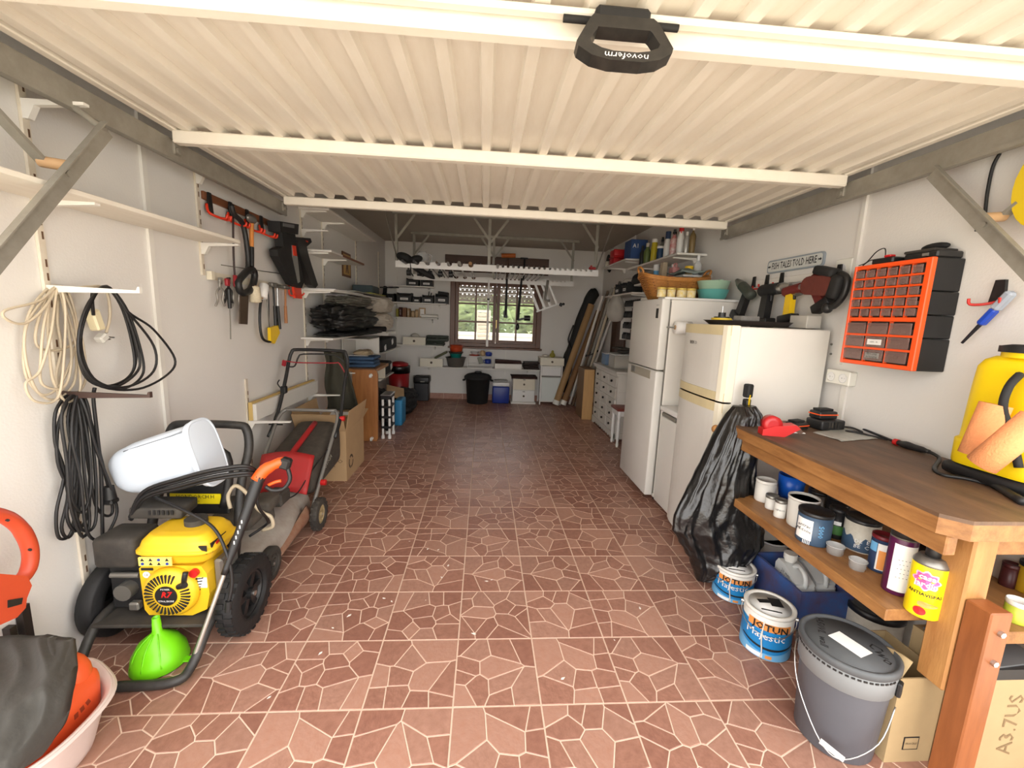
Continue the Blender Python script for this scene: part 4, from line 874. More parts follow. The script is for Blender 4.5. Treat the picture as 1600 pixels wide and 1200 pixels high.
q = B(t); q.bar(A_+dv*0.28, A_+dv*0.60, 0.026, 0.03, up=(1, 0, 0), b=0.007); q.o('grip', mat('lighter_blue', (30, 70, 180), 0.3), t)
q = B(t); q.cyl(A_+dv*0.58, A_+dv*1.0, 0.0075, 0.005, 10); q.o('nozzle', mat('dark_steel', (50, 50, 56), 0.4, 0.6), t)
# yellow tape reel and cord by the upper right corner
c = pR(1648, 285, 0.05); t = thing('tape_reel', 'yellow measuring tape reel hanging on the right wall by the lifting arm', 'tape reel', c)
q = B(); n = 24; ro_ = [(0.10*math.cos(2*PI*k/n), 0.15*math.sin(2*PI*k/n)) for k in range(n)]; ri_ = [(0.055*math.cos(2*PI*k/n), 0.09*math.sin(2*PI*k/n)) for k in range(n)]
vs_ = [(d, u, v) for d in (-0.025, 0.025) for P_ in (ro_, ri_) for u, v in P_]; fs_ = []
for k in range(n): j = (k+1) % n; fs_ += [(k, j, n+j, n+k), (2*n+k, 3*n+k, 3*n+j, 2*n+j), (k, 2*n+k, 2*n+j, j), (n+k, n+j, 3*n+j, 3*n+k)]
q.add(vs_, fs_); q.o('frame', mat('reel_yellow', (216, 186, 30), 0.4), t)
q = B(); q.cyl((-0.02, 0, 0), (0.02, 0, 0), 0.04, n=20); q.box((0, 0, 0), (0.012, 0.02, 0.19)); q.o('hub', BLK, t)
q = B(); q.box((0.035, 0.0, 0.11), (0.03, 0.02, 0.02)); q.o('wall_peg', BLK, t)
q = B(); q.tube([pR(1562, 240, 0.01), pR(1551, 262, 0.012), pR(1543, 300, 0.012), pR(1539, 335, 0.01)], 0.006, 8, sm=4); q.solo('cord', BLK, 'short black cord hanging on the right wall above the gas lighter', 'cord')
t = thing('wall_hook', 'small dark hook on the right wall below the black cord', 'hook', pR(1537, 352, 0.0)); a = pR(1537, 350, 0.0); q = B(t); q.bb(XR-0.02, XR-0.001, a.y-0.02, a.y+0.02, a.z-0.004, a.z+0.004); q.bb(XR-0.03, XR-0.001, a.y-0.004, a.y+0.004, a.z-0.03, a.z+0.012); q.o('hook', mat('dark_steel'), t)
# ------------------------------------------------------------------ on the bench top
z = ZT+0.0008
c = pZ(1198, 668, z); q = B(); t = thing('torch', 'black and yellow work light standing upright on the far end of the bench', 'work light', (1.545, 0.83, z), 0.3)
hL = zrow((1.545, 0.83), 600) - z; q = B(); q.box((0, 0, hL*0.30), (0.034, 0.036, hL*0.6), None, 0.006); q.o('body', BLK, t); q = B(); q.box((0, 0, hL*0.82), (0.04, 0.042, hL*0.36), None, 0.007); q.o('head', BLKM, t); q = B(); q.box((-0.006, -0.0195, hL*0.55), (0.008, 0.004, hL*0.35)); q.o('yellow_strip', YEL, t)
c = pZ(1215, 680, z); t = thing('tape_dispenser', 'red parcel tape dispenser beside the bin bag on the bench', 'tape dispenser', c, -0.25)
q = B(); q.prism([(-0.08, 0), (0.02, 0), (0.085, 0.045), (0.065, 0.062), (-0.03, 0.05), (-0.08, 0.03)], -0.03, 0.03, 'xz'); q.o('body', RED, t); q = B(); q.prism([(0.02, 0.0505), (0.075, 0.059), (0.10, 0.03), (0.085, 0.020)], -0.028, 0.028, 'xz'); q.o('cutter_flap', mat('brown_plastic', (86, 62, 48), 0.5), t); q = B(); q.lathe([(0.02, -0.024), (0.042, -0.024), (0.042, 0.024), (0.02, 0.024)], 20, (-0.035, 0, 0.055), rot=Matrix.Rotation(PI/2, 3, 'X')); q.o('tape_roll', mat('tape_red', (176, 30, 34), 0.3), t)
c = pZ(1232, 674, z); q = B(); q.box((c.x, c.y, z+0.002), (0.13, 0.06, 0.003), Euler((0, 0, -0.2))); q.solo('notepad', PAPER, 'white slip of paper in front of the red tape dispenser', 'paper')
def battery(label, c, rz, s=1.0):
    t = thing('tool_battery', label, 'battery', c, rz); q = B(); q.box((0, 0, 0.022*s), (0.115*s, 0.075*s, 0.044*s), None, 0.008, 2); q.o('case', BLK, t)
    q = B(); q.box((0, 0, 0.026*s), (0.118*s, 0.078*s, 0.006*s)); q.o('orange_band', ORG, t); q = B(); q.box((0, 0.005, 0.050*s), (0.09*s, 0.05*s, 0.012*s), None, 0.003); q.o('slide_rail', BLKM, t); return t
c = pZ(1244, 670, z); battery('orange banded tool battery lying on the bench beside the charger', c, 0.3, 0.85)
c = pZ(1288, 669, z); t = thing('battery_charger', 'black battery charger on the bench with a battery on top', 'charger', c, 0.15); q = B(); q.box((0, 0, 0.026), (0.15, 0.10, 0.052), None, 0.008, 2); q.o('case', BLK, t)
for k in range(4): q = B(); q.box((-0.03+k*0.02, -0.051, 0.03), (0.01, 0.002, 0.028)); q.o('vent_slot', DUSTY, t)
battery('orange banded tool battery sitting on top of the black charger', (c.x-0.01, c.y+0.01, z+0.053), 0.1, 0.95)
q = B(); q.tube([(c.x+0.08, c.y, z+0.01), (c.x+0.13, c.y-0.02, z+0.012), (c.x+0.12, c.y-0.10, z+0.008), (c.x+0.06, c.y-0.07, z+0.006), (c.x+0.10, c.y-0.14, z+0.006), (c.x+0.14, c.y-0.22, z+0.006)], 0.005, 6, sm=5); q.solo('charger_cable', BLK, 'black cable curled beside the charger at the back of the bench', 'cable')
P4 = [pZ(*p, z) for p in ((1270, 676), (1318, 668), (1372, 686), (1315, 690))]
q = B(); q.surf(lambda u, v: (P4[0].lerp(P4[1], u)).lerp(P4[3].lerp(P4[2], u), v) + V((0, 0, 0.002+0.008*abs(NZ.noise(V((u*3, v*3, 1)))))), 12, 8, thick=(0, 0, -0.0015)); q.solo('plastic_folder', mat('grey_film', (176, 174, 166), 0.35, n=0.4, s=30, c2=(90, 90, 88)), 'crumpled grey plastic sleeve lying on the bench top', 'sleeve')
# long black iron with cord
A_, C_ = pZ(1328, 662, z+0.012), pZ(1398, 690, z+0.014); E_ = pZ(1452, 706, z+0.016)
t = thing('soldering_iron', 'long black soldering iron with red collar on the bench', 'soldering iron', pZ(1400, 691, z))
q = B(t); q.cyl(A_, C_, 0.006, n=8); q.o('shaft', mat('dark_steel'), t); q = B(t); q.cyl(C_, C_.lerp(E_, 0.12), 0.015, n=12); q.o('collar', RED, t); q = B(t); q.tube([C_.lerp(E_, 0.12), C_.lerp(E_, 0.3), C_.lerp(E_, 0.7), E_], [0.013, 0.017, 0.014, 0.009], 10, sm=3); q.o('handle', BLK, t)
q = B(t); q.tube([E_, pZ(1468, 716, z+0.006), pZ(1460, 732, z+0.005), pZ(1474, 742, z+0.005), pZ(1510, 748, z+0.005), pZ(1560, 760, z+0.005), pZ(1610, 772, z+0.005)], 0.007, 8, sm=5); q.o('cord', BLK, t)
# knapsack sprayer
SPY = mat('sprayer_yellow', (240, 206, 12), 0.4, n=0.05, s=4)
sx0, sx1, sy0, sy1 = 1.84, 2.05, -0.17, 0.165
c = pZ(1490, 716, z)
t = thing('knapsack_sprayer', 'big yellow knapsack sprayer with black base and cap on the bench', 'sprayer', (1.945, 0.0, z))
q = B(t); q.bb(1.855, 2.058, -0.20, 0.085, z, z+0.05, 0.02, 2); q.o('base', BLK, t)
q = B(t)
def spf(u, v):
    prof = [(0.05, 1.0), (0.06, 1.03), (0.14, 1.04), (0.15, 0.96), (0.34, 0.93), (0.415, 0.90), (0.44, 0.80), (0.455, 0.62)]
    k = v*(len(prof)-1); i = min(int(k), len(prof)-2); f = k-i; zz = prof[i][0]*(1-f)+prof[i+1][0]*f; s = prof[i][1]*(1-f)+prof[i+1][1]*f
    a = 2*PI*u; cc, ss = math.cos(a), math.sin(a); g = (abs(cc)**5+abs(ss)**5)**(-0.2)
    return (1.955+0.100*s*cc*g, -0.060+0.132*s*ss*g, z+zz)
q.surf(spf, 48, 28, cu=True); m0 = len(q.v); q.f.append(tuple(range(m0-48, m0))); q.mi.append(0); q.sm.append(False); q.o('tank', SPY, t)
q = B(t); q.cyl((1.955, -0.06, z+0.452), (1.955, -0.06, z+0.475), 0.082, n=28); q.o('neck', SPY, t); q = B(t); q.cyl((1.955, -0.06, z+0.470), (1.955, -0.06, z+0.492), 0.090, n=28); q.lathe([(0.085, 0), (0.06, 0.006), (0.0001, 0.007)], 28, (1.955, -0.06, z+0.492)); q.o('cap', BLK, t)
q = B(t); q.tube([(1.85, -0.10, z+0.40), (1.80, -0.115, z+0.36), (1.79, -0.12, z+0.29), (1.83, -0.13, z+0.20), (1.84, -0.16, z+0.1)], 0.012, 8, sm=5); q.o('strap', BLKM, t)
# foam tubes leaning on the sprayer
FOAM = mat('orange_foam', (240, 158, 104), 0.9, n=0.15, s=60, b=0.3, bs=150)
def foam(label, a, b2, r):
    t = B(); t.tube([a, a.lerp(b2, 0.5), b2], r, 24); return t.solo('foam_tube', FOAM, label, 'foam tube')
A_ = pY(1561, 632, -0.03); foam('orange foam tube leaning upright against the yellow sprayer', pX(1520, 716, 1.775)+V((0, 0, 0.012)), pX(1556, 632, 1.80), 0.040)
foam('orange foam tube slanting across in front of the sprayer', pX(1532, 732, 1.70)+V((0, 0, 0.014)), pX(1620, 655, 1.74), 0.040)
q = B(); q.tube([pZ(1490, 736, z+0.008), pZ(1525, 742, z+0.02), pZ(1545, 752, z+0.01), pZ(1600, 785, z+0.01)], 0.014, 8, sm=4); q.solo('hose', BLK, 'black sprayer hose lying at the foot of the foam tubes', 'hose')
# ------------------------------------------------------------------ shelves on brackets (shared builder)
def bracket(t, wall, u, z, l, par=None, m=None, hk=False):
    """bracket under a board; wall 'L','R' u is y, wall 'B' u is x"""
    m = m or WHT; w = 0.011
    def f(a, b, d):                                   # a out from the wall, b height, d along it
        if wall == 'L': return (XL+a, u+d, z+b)
        if wall == 'R': return (XR-a, u+d, z+b)
        return (u+d, YB-a, z+b)
    q = B(t); q.prism([(0.004, 0.0), (l, 0.0), (l, -0.009), (0.055, -0.020), (0.030, -0.065), (0.004, -0.065)], -w, w, f=f)
    return q.o('bracket', m, par or t)
def shelf(name, label, wall, u0, u1, z, l, us, th=0.018, m=None, lb=None, hard=False):
    c = {'L': (XL+l/2, (u0+u1)/2, z), 'R': (XR-l/2, (u0+u1)/2, z), 'B': ((u0+u1)/2, YB-l/2, z)}[wall]
    t = thing(name, label, 'shelf', c); q = B(t)
    if wall == 'L': q.bb(XL+0.004, XL+l, u0, u1, z-th, z, 0.002)
    elif wall == 'R': q.bb(XR-l, XR-0.004, u0, u1, z-th, z, 0.002)
    else: q.bb(u0, u1, YB-l, YB-0.004, z-th, z, 0.002)
    q.o('board', m or WHT, t)
    for u in us: bracket(t, wall, u, z-th-0.0005, lb or l*0.85)
    return t
SHA, SHA2, SHB = 2.085, 2.215, 1.88
shelf('wall_shelf', 'white bracket shelf of spray bottles high on the right wall above the fridge', 'R', 2.45, 3.80, SHA, 0.285, (2.62, 3.5))
shelf('wall_shelf', 'white bracket shelf carrying the red boxes high on the right wall', 'R', 3.84, 4.90, SHA2, 0.30, (3.98, 4.7))
shelf('wall_shelf', 'white shelf just above the wicker basket on the right wall', 'R', 2.32, 3.55, SHB, 0.27, (2.45, 3.4))
shelf('wall_shelf', 'white shelf with black labelled bins beyond the fridge on the right wall', 'R', 3.60, 4.75, 1.80, 0.27, (3.75, 4.6))
def post_(px, py, X, z0): P = pX(px, py, X); return V((X, P.y, z0))
def bottle(name, label, cat, px, ptop, w, X, z0, m, cap, neck=0.45, capf=0.16, extra=None):
    c = post_(px, (ptop+20), X, z0); r = rad(w, c); h = zrow(c, ptop) - z0; hb = h*(1-capf)
    t = thing(name, label, cat, c, face(c)); q = B(); q.lathe([(r*0.95, 0), (r, 0.004), (r, hb*0.72), (r*0.9, hb*0.8), (r*neck, hb*0.93), (r*neck, hb)], 18); q.o('body', m, t)
    if extra == 'spray':
        q = B(); q.cyl((0, 0, hb), (0, 0, hb+h*capf*0.5), r*neck*1.1, n=12); q.box((0, -r*0.35, hb+h*capf*0.7), (r*0.7, r*1.9, h*capf*0.5), None, 0.003); q.box((0, -r*0.7, hb+h*capf*0.1), (r*0.25, r*0.2, h*capf*0.8)); q.o('spray_head', cap, t)
    else: q = B(); q.cyl((0, 0, hb*0.985), (0, 0, h), r*neck*1.12, n=14); q.o('cap', cap, t)
    return t, r, h
LT, OR_ = mat('olive_green_bottle', (96, 112, 60), 0.4), mat('tube_brown', (120, 100, 62), 0.5)
x_ = 1.90; zA = SHA+0.0005
bottle('bottle', 'slim black bottle at the far end of the spray bottle shelf', 'bottle', 1003, 384, 8, x_, zA, BLK, BLK)
bottle('bottle', 'olive green bottle on the spray bottle shelf', 'bottle', 1011, 380, 11, x_, zA, LT, mat('pale_cap', (200, 196, 180), 0.5))
bottle('spray_can', 'yellow can with white cap on the spray bottle shelf', 'spray can', 1022, 374, 10, x_, zA, mat('mustard_can', (196, 180, 40), 0.4), WHTC, 0.9, 0.12)
bottle('bottle', 'short dark blue bottle with pale blue cap', 'bottle', 1030.5, 385, 11, x_-0.03, zA, mat('dark_blue_bottle', (42, 66, 96), 0.4), WHTC, 0.9, 0.14)
bottle('spray_bottle', 'grey spray bottle with black trigger head', 'spray bottle', 1034, 371, 9, x_+0.08, zA, GSK, BLK, extra='spray')
bottle('spray_bottle', 'white spray bottle with navy head', 'spray bottle', 1043, 362, 11, x_, zA, WHTC, NAVY, 0.7, 0.25)
bottle('spray_bottle', 'clear and red spray bottle with black trigger', 'spray bottle', 1053, 359, 12, x_, zA, mat('red_label_bottle', (190, 40, 44), 0.3, n=0.9, s=18, c2=(226, 220, 214)), BLK, extra='spray')
bottle('spray_bottle', 'tall white spray bottle with red head', 'spray bottle', 1064, 351, 12, x_, zA, WHTC, RED, 0.6, 0.22, extra='spray')
bottle('bottle', 'silver bottle with white cap near the end of the shelf', 'bottle', 1072.5, 362, 9, x_+0.01, zA, mat('silver_bottle', (186, 184, 178), 0.3, 0.3), WHTC)
bottle('sealant_tube', 'brown sealant cartridge with white nozzle at the end of the shelf', 'sealant tube', 1082.5, 352, 10, x_+0.03, zA, OR_, WHTC, 0.35, 0.18)
# red boxes, blue box
zB = SHA2+0.0005; c = post_(966, 400, 1.90, zB)
REDB = mat('red_food_box', (204, 36, 44), 0.4)
for k, lb in enumerate(('lower red plastic food box on the high right shelf', 'upper red plastic food box with clear lid on the high right shelf')):
    t = thing('food_box', lb, 'food box', (c.x, c.y, zB+k*0.112)); q = B(); q.box((0, 0, 0.045), (0.18, 0.20, 0.088), None, 0.012, 2); q.o('box', REDB, t); q = B(); q.box((0, 0, 0.1), (0.195, 0.215, 0.02), None, 0.006); q.o('lid', REDB if k == 0 else CLEAR, t)
c = post_(993, 392, 1.92, zB); t = thing('blue_box', 'dark blue cardboard box with a label next to the red food boxes', 'box', c); q = B(); hb = zrow(c, 377)-zB; q.bb(-0.10, 0.10, -0.12, 0.12, 0, hb); q.o('body', mat('blue_card', (44, 76, 130), 0.6), t)
txt('A1', 0.07, INKW, t, (-0.04, -0.12, hb*0.65), (1, 0, 0), (0, 0, 1)); q = B(); q.bb(0.02, 0.09, -0.1215, -0.1202, 0.02, 0.06); q.o('label', PAPER, t); q = B(); q.bb(-0.02, -0.01, -0.01, 0.01, hb, hb+0.07); q.o('carry_tag', PAPER, t)
c = V((1.83, 4.78, zB)); t = B(); t.lathe([(0.03, 0), (0.034, 0.0), (0.036, 0.08), (0.032, 0.08), (0.028, 0.006), (0.0001, 0.005)], 18, c); t.solo('mug', CRM, 'cream mug standing in front of the red food boxes', 'mug')
t = B(); c = post_(952, 390, 2.0, zB); t.lathe([(0.0001, 0.0), (0.13, 0.004), (0.14, 0.01), (0.13, 0.016), (0.0001, 0.02)], 24, (2.03, c.y+0.1, zB+0.14), rot=Matrix.Rotation(PI/2-0.15, 3, 'Y')); t.solo('round_tray', BLKM, 'round black tray leaning behind the red food boxes', 'tray')
# things on the shelf above the basket
zb_ = SHB+0.0005; X2 = 1.92
bottle('bottle', 'white and blue cylinder bottle behind the wicker basket', 'bottle', 1025, 408, 9, X2, zb_, SKYL, WHTC, 0.95, 0.45)
c = post_(1037, 420, X2, zb_); hb = zrow(c, 396)-zb_; t = B(); t.box((c.x, c.y, zb_+hb/2), (0.05, 0.075, hb), None, 0.004); t.solo('tall_carton', mat('beige_carton', (196, 180, 152), 0.7), 'tall beige carton standing behind the wicker basket', 'carton')
c = post_(1053, 425, X2, zb_); t = thing('jerrycan', 'small translucent pink jerrycan behind the wicker basket', 'jerrycan', c); PKJ = mat('pink_plastic', (214, 150, 146), 0.4)
hb = zrow(c, 413)-zb_; q = B(); q.box((0, 0, hb*0.4), (0.07, 0.105, hb*0.8), None, 0.014, 2); q.o('body', PKJ, t); q = B(); q.tube([(0, -0.045, hb*0.75), (0, -0.045, hb), (0, 0.01, hb), (0, 0.015, hb*0.78)], 0.009, 8, sm=3); q.o('handle', PKJ, t); q = B(); q.cyl((0, 0.035, hb*0.78), (0, 0.035, hb*1.02), 0.014, n=12); q.o('cap', WHTC, t)
bottle('jar', 'small jar with yellow lid on the shelf above the basket', 'jar', 1075, 416, 12, X2, zb_, mat('cloudy_jar', (176, 150, 100), 0.4), YEL, 1.0, 0.3)
bottle('spray_bottle', 'clear round bottle with white pump above the bowls', 'spray bottle', 1090, 399, 13, X2+0.06, zb_, CLEAR, WHTC, 0.35, 0.25)
t = B(); c0 = V((1.88, 2.42, zb_)); t.surf(lambda u, v: c0 + V((0.22*(u-0.5), 0.30*(v-0.5), 0.03+0.035*math.cos((u-0.5)*4)*math.cos((v-0.5)*4)+0.012*NZ.noise(V((u*5, v*5, 2))))), 14, 14, thick=(0, 0, -0.012)); t.solo('cloth', mat('grey_blue_cloth', (140, 152, 146), 0.9), 'folded grey blue cloth lying on the shelf above the basket', 'cloth')
t = B(); c = post_(1003, 425, 1.93, zb_); ro2 = random.Random(8)
for k in range(1): t.ell(c+V((0, -0.05, 0.06)), (0.10, 0.28, 0.06), 18, 10); t.ell(c+V((0.02, 0.1, 0.09)), (0.09, 0.12, 0.07), 14, 8)
t.solo('black_bag', BLKM, 'soft black bag bundled on the shelf behind the wicker basket', 'bag')
# black labelled bins (also used on the back wall)
BIN = mat('bin_black', (26, 26, 27), 0.55)
def small_bin(label, c, rz, w=0.15, d=0.22, h=0.12, lab=True):
    t = thing('storage_bin', label, 'storage bin', c, rz); q = B(); th = 0.004
    for a in ((-w/2, w/2, d/2-th, d/2, h), (-w/2, -w/2+th, -d/2+th, d/2-th, h), (w/2-th, w/2, -d/2+th, d/2-th, h), (-w/2, w/2, -d/2, -d/2+th, h*0.68)):
        q.bb(a[0], a[1], a[2], a[3], 0.0, a[4])
    q.bb(-w/2+th, w/2-th, -d/2+th, d/2-th, 0, th); q.o('body', BIN, t)
    q = B(); q.box((0, -d/2-0.006, h*0.66), (w*0.98, 0.016, 0.012), None, 0.003); q.o('lip', BIN, t)
    if lab: q = B(); q.bb(-w*0.27, w*0.27, -d/2-0.0025, -d/2-0.0005, h*0.22, h*0.46); lbq = q.o('label', PAPER, t); q = B(); q.bb(-w*0.20, w*0.20, -d/2-0.0034, -d/2-0.0026, h*0.31, h*0.35); q.o('handwriting', INK, lbq)
    q = B(); q.ell((0, 0.0, h*0.55), (w*0.42, d*0.40, h*0.35), 12, 6); q.o('contents', DUSTY, t)
    return t
for px, lb in ((976, 'black labelled bin nearest the corner on the right wall shelf'), (988, 'black labelled bin beside the wicker basket on the right wall shelf')):
    c = post_(px, 448, 1.93, 1.801); small_bin(lb, c, -PI/2, 0.19, 0.2, 0.14)
t = B(); c = post_(985, 432, 1.95, 1.945); t.ell(c+V((0, 0, 0.03)), (0.08, 0.12, 0.035), 14, 8); t.solo('white_rag', mat('off_white_cloth', (206, 200, 190), 0.9, b=0.4, bs=40), 'crumpled white rag lying on the black bins', 'rag')
# wicker basket
WICK = mat('wicker', (186, 128, 62), 0.55, n=0.5, s=40, c2=(120, 72, 30)); WICD = mat('dark_wicker', (126, 78, 36), 0.6)
zt = 1.6365
t = thing('wicker_basket', 'oblong wicker basket on top of the tall white fridge', 'basket', (1.65, 2.17, zt))
def bring(v, s=0.0):
    """rounded oblong ring at height fraction v"""
    L0, W0 = 0.36+0.19*v, 0.22+0.06*v; out = []
    for k in range(64):
        a = 2*PI*k/64; cc, ss = math.cos(a), math.sin(a); g = (abs(cc)**4+abs(ss)**4)**(-0.25)
        up = 0.15*v*(1 + 0.28*abs(cc)**3*v)
        out.append(V((1.66+L0/2*cc*g, 2.17+W0/2*ss*g, zt+0.008+up)))
    return out
q = B(t)
for i in range(15):
    R_ = bring(i/15); q.tube([p + ((p-V((1.66, 2.17, p.z))).normalized()*(0.004 if (k+i) % 2 else -0.003)) for k, p in enumerate(R_)], 0.0058, 6, closed=True)
q.o('woven_wall', WICK, t, 'stuff')
for k in range(0, 64, 4):
    q = B(t); q.tube([bring(v/5)[k] for v in range(6)], 0.006, 6); q.o('stake', WICD, t)
q = B(t); q.tube(bring(1.02), 0.014, 8, closed=True); q.tube([p+V((0, 0, 0.012)) for p in bring(1.04)], 0.010, 8, closed=True); q.o('rim', WICK, t)
q = B(t); q.prism([(p.x, p.y) for p in bring(0)], zt+0.001, zt+0.012, 'xy'); q.o('base', WICD, t)
for k, s in ((0, 1), (32, -1)): p = bring(1.0)[k]; q = B(t); q.tube([p+V((0, -0.05, 0.005)), p+V((s*0.02, -0.045, 0.05)), p+V((s*0.03, 0, 0.065)), p+V((s*0.02, 0.045, 0.05)), p+V((0, 0.05, 0.005))], 0.009, 8, sm=5); q.o('handle', WICK, t)
TFL = mat('floral_tin_paint', (224, 196, 92), 0.35, n=0.8, s=45, c2=(232, 226, 214))
for px, w, lb in ((1035, 14, 'leftmost of four floral tins in front of the basket'), (1050, 14, 'second from left of four floral tins in front of the basket'), (1066, 18, 'third from left of four floral tins in front of the basket'), (1081, 19, 'rightmost of four floral tins in front of the basket')):
    P = pY(px, 470, 1.87); c = V((P.x, 1.90, zt+0.013)); r = min(0.036, rad(w, c)); h = 0.072; t = thing('floral_tin', lb, 'tin', c, face(c)); q = B(); q.lathe([(r*0.97, 0), (r, 0.003), (r, h), (r*0.98, h)], 22); q.o('body', TFL, t); q = B(); q.lathe([(r*1.03, h-0.014), (r*1.03, h), (r*0.95, h+0.003), (0.0001, h+0.003)], 22); q.o('lid', mat('gold_lid', (214, 186, 96), 0.35, 0.3), t)
# bowls
for k, (m_, lb) in enumerate(((mat('turquoise_melamine', (92, 164, 158), 0.3), 'turquoise bowl on the fridge beside the floral tins'), (mat('pale_green_melamine', (158, 188, 164), 0.3), 'pale green bowl nested upside in the turquoise bowl'))):
    P = pY(1116, 471, 1.95); r = 0.118-0.004*k if k == 0 else 0.122; q = B(); z0 = zt+0.002+k*0.066
    q.lathe([(0.0001, 0.0), (r*0.66, 0.0), (r*0.86, 0.03), (r, 0.085), (r*1.02, 0.088), (r*0.97, 0.088), (r*0.83, 0.034), (r*0.62, 0.008), (0.0001, 0.006)], 36, (P.x-0.02, 1.955, z0))
    if k == 1: q.X = None; q.box((P.x-0.02-r*0.1, 1.955-r*1.0, z0+0.088), (0.03, 0.02, 0.008), None, 0.002)
    q.solo('bowl', m_, lb, 'bowl')
# on top of the old fridge
zo = 1.4505
t = thing('oval_tray', 'dark brown oval tray lying on the older fridge', 'tray', (1.75, 1.20, zo)); TRM = mat('dark_tray', (50, 40, 36), 0.4)
q = B(t); q.lathe([(0.0001, 0.0), (0.20, 0.0), (0.235, 0.028), (0.24, 0.030), (0.228, 0.030), (0.195, 0.006), (0.0001, 0.005)], 40, (1.74, 1.21, zo), sx=1.15, sy=0.85); q.o('tray', TRM, t)
t = thing('sanding_pad', 'yellow and black sanding pad with spindle on the dark tray', 'sanding pad', (1.57, 1.22, zo+0.032)); q = B(); q.cyl((0, 0, 0), (0, 0, 0.012), 0.06, n=24); q.o('foam', mat('pad_yellow', (226, 196, 60), 0.6), t); q = B(); q.cyl((0, 0, 0.012), (0, 0, 0.020), 0.045, n=24); q.cyl((0, 0, 0.020), (0, 0, 0.046), 0.022, n=16); q.o('backing', BLK, t); q = B(); q.cyl((0, 0, 0.045), (0, 0, 0.085), 0.004, n=8); q.o('spindle', STEEL, t)
q = B(); q.box((1.72, 1.20, zo+0.047), (0.14, 0.07, 0.03), Euler((0, 0, 0.2)), 0.004); q.solo('sanding_block', mat('grey_block', (150, 146, 140), 0.9, n=0.3, s=80), 'grey sanding block lying on the dark tray', 'sanding block')
q = B(); q.bb(1.93, 2.02, 0.96, 1.10, zo, zo+0.075, 0.004); q.solo('grey_carton', mat('grey_carton', (176, 172, 164), 0.7), 'small pale carton at the wall end of the older fridge', 'carton')
# ------------------------------------------------------------------ drawer chest and stool
DRS = mat('white_chest_paint', (216, 212, 204), 0.5, n=0.12, s=10, c2=(184, 176, 162)); KNB = mat('iron_knob', (34, 30, 28), 0.4, 0.5)
dx0, dx1, dy0, dy1, dh = 1.675, 2.02, 3.46, 4.48, 0.86
t = thing('drawer_chest', 'white apothecary chest with rows of small drawers beyond the fridge', 'chest', (1.85, 3.97, 0))
q = B(t); q.bb(dx0+0.012, dx1, dy0+0.012, dy1-0.012, 0.07, dh-0.04); q.o('carcass', DRS, t)
q = B(t); q.bb(dx0-0.03, dx1+0.01, dy0-0.03, dy1+0.03, dh-0.028, dh, 0.006); q.bb(dx0-0.012, dx1, dy0-0.012, dy1+0.012, dh-0.055, dh-0.028, 0.006); q.o('top', DRS, t)
sc = [(dy0, 0.10), (dy0, 0.0), (dy0+0.07, 0.0)]
for k in range(9): sc += [(dy0+0.09+k*0.095, 0.045), (dy0+0.137+k*0.095, 0.02)]
sc += [(dy1-0.07, 0.0), (dy1, 0.0), (dy1, 0.10)]
q = B(t); q.prism(sc, dx0, dx0+0.02, 'yz'); q.bb(dx0, dx1, dy0, dy0+0.018, 0.03, 0.10); q.o('plinth', DRS, t)
q = B(t); q.bb(dx0+0.03, dx1-0.03, dy0-0.004, dy0+0.0119, 0.60, 0.61); q.o('side_moulding', DRS, t)
rows_ = [(3, 0)]*5; zz = 0.115; dhh = (dh-0.07-0.115)/5
for r_ in range(5):
    for c_ in range(4 if False else 3):
        ya = dy0+0.035+c_*(dy1-dy0-0.07)/3; yb = ya+(dy1-dy0-0.07)/3; off = 0.0
        q = B(t); q.bb(dx0-0.002, dx0+0.0118, ya+0.010, yb-0.010, zz+r_*dhh+0.008, zz+(r_+1)*dhh-0.008, 0.003); d = q.o('drawer', DRS, t)
        q = B(t); q.ell((dx0-0.012, (ya+yb)/2, zz+(r_+0.5)*dhh), (0.014, 0.016, 0.016), 10, 6); q.o('knob', KNB, d)
t = thing('stool', 'white turned-leg stool with red brown seat beside the chest', 'stool', (1.76, 3.35, 0))
for x in (1.655, 1.865):
    for y in (3.24, 3.50 - 0.06):
        q = B(t); q.lathe([(0.012, 0), (0.018, 0.03), (0.014, 0.06), (0.020, 0.12), (0.021, 0.30), (0.016, 0.34), (0.024, 0.36), (0.024, 0.43)], 14, (x, y, 0)); q.o('leg', WHTC, t)
q = B(t); q.bb(1.635, 1.885, 3.22, 3.46, 0.37, 0.43, 0.004); q.o('apron', WHTC, t); q = B(t); q.bb(1.62, 1.90, 3.205, 3.475, 0.4305, 0.462, 0.012, 2); q.o('seat', mat('red_brown_seat', (128, 56, 46), 0.5), t)
q = B(); q.lathe([(0.0001, 0.0), (0.06, 0), (0.075, 0.10), (0.078, 0.12), (0.07, 0.12), (0.0001, 0.11)], 20, (1.86, 3.60-0.27, 0.24)); 
t = thing('clear_box', 'clear lidded box with blue contents on the white chest', 'storage box', (1.84, 4.22, dh+0.0005)); q = B(); q.box((0, 0, 0.075), (0.26, 0.20, 0.15), None, 0.008); q.o('box', mat('clear_blue_box', (120, 150, 186), 0.3, al=0.6), t); q = B(); q.box((0, 0, 0.156), (0.28, 0.22, 0.014), None, 0.004); q.o('lid', mat('frosted_lid', (206, 208, 206), 0.4), t)
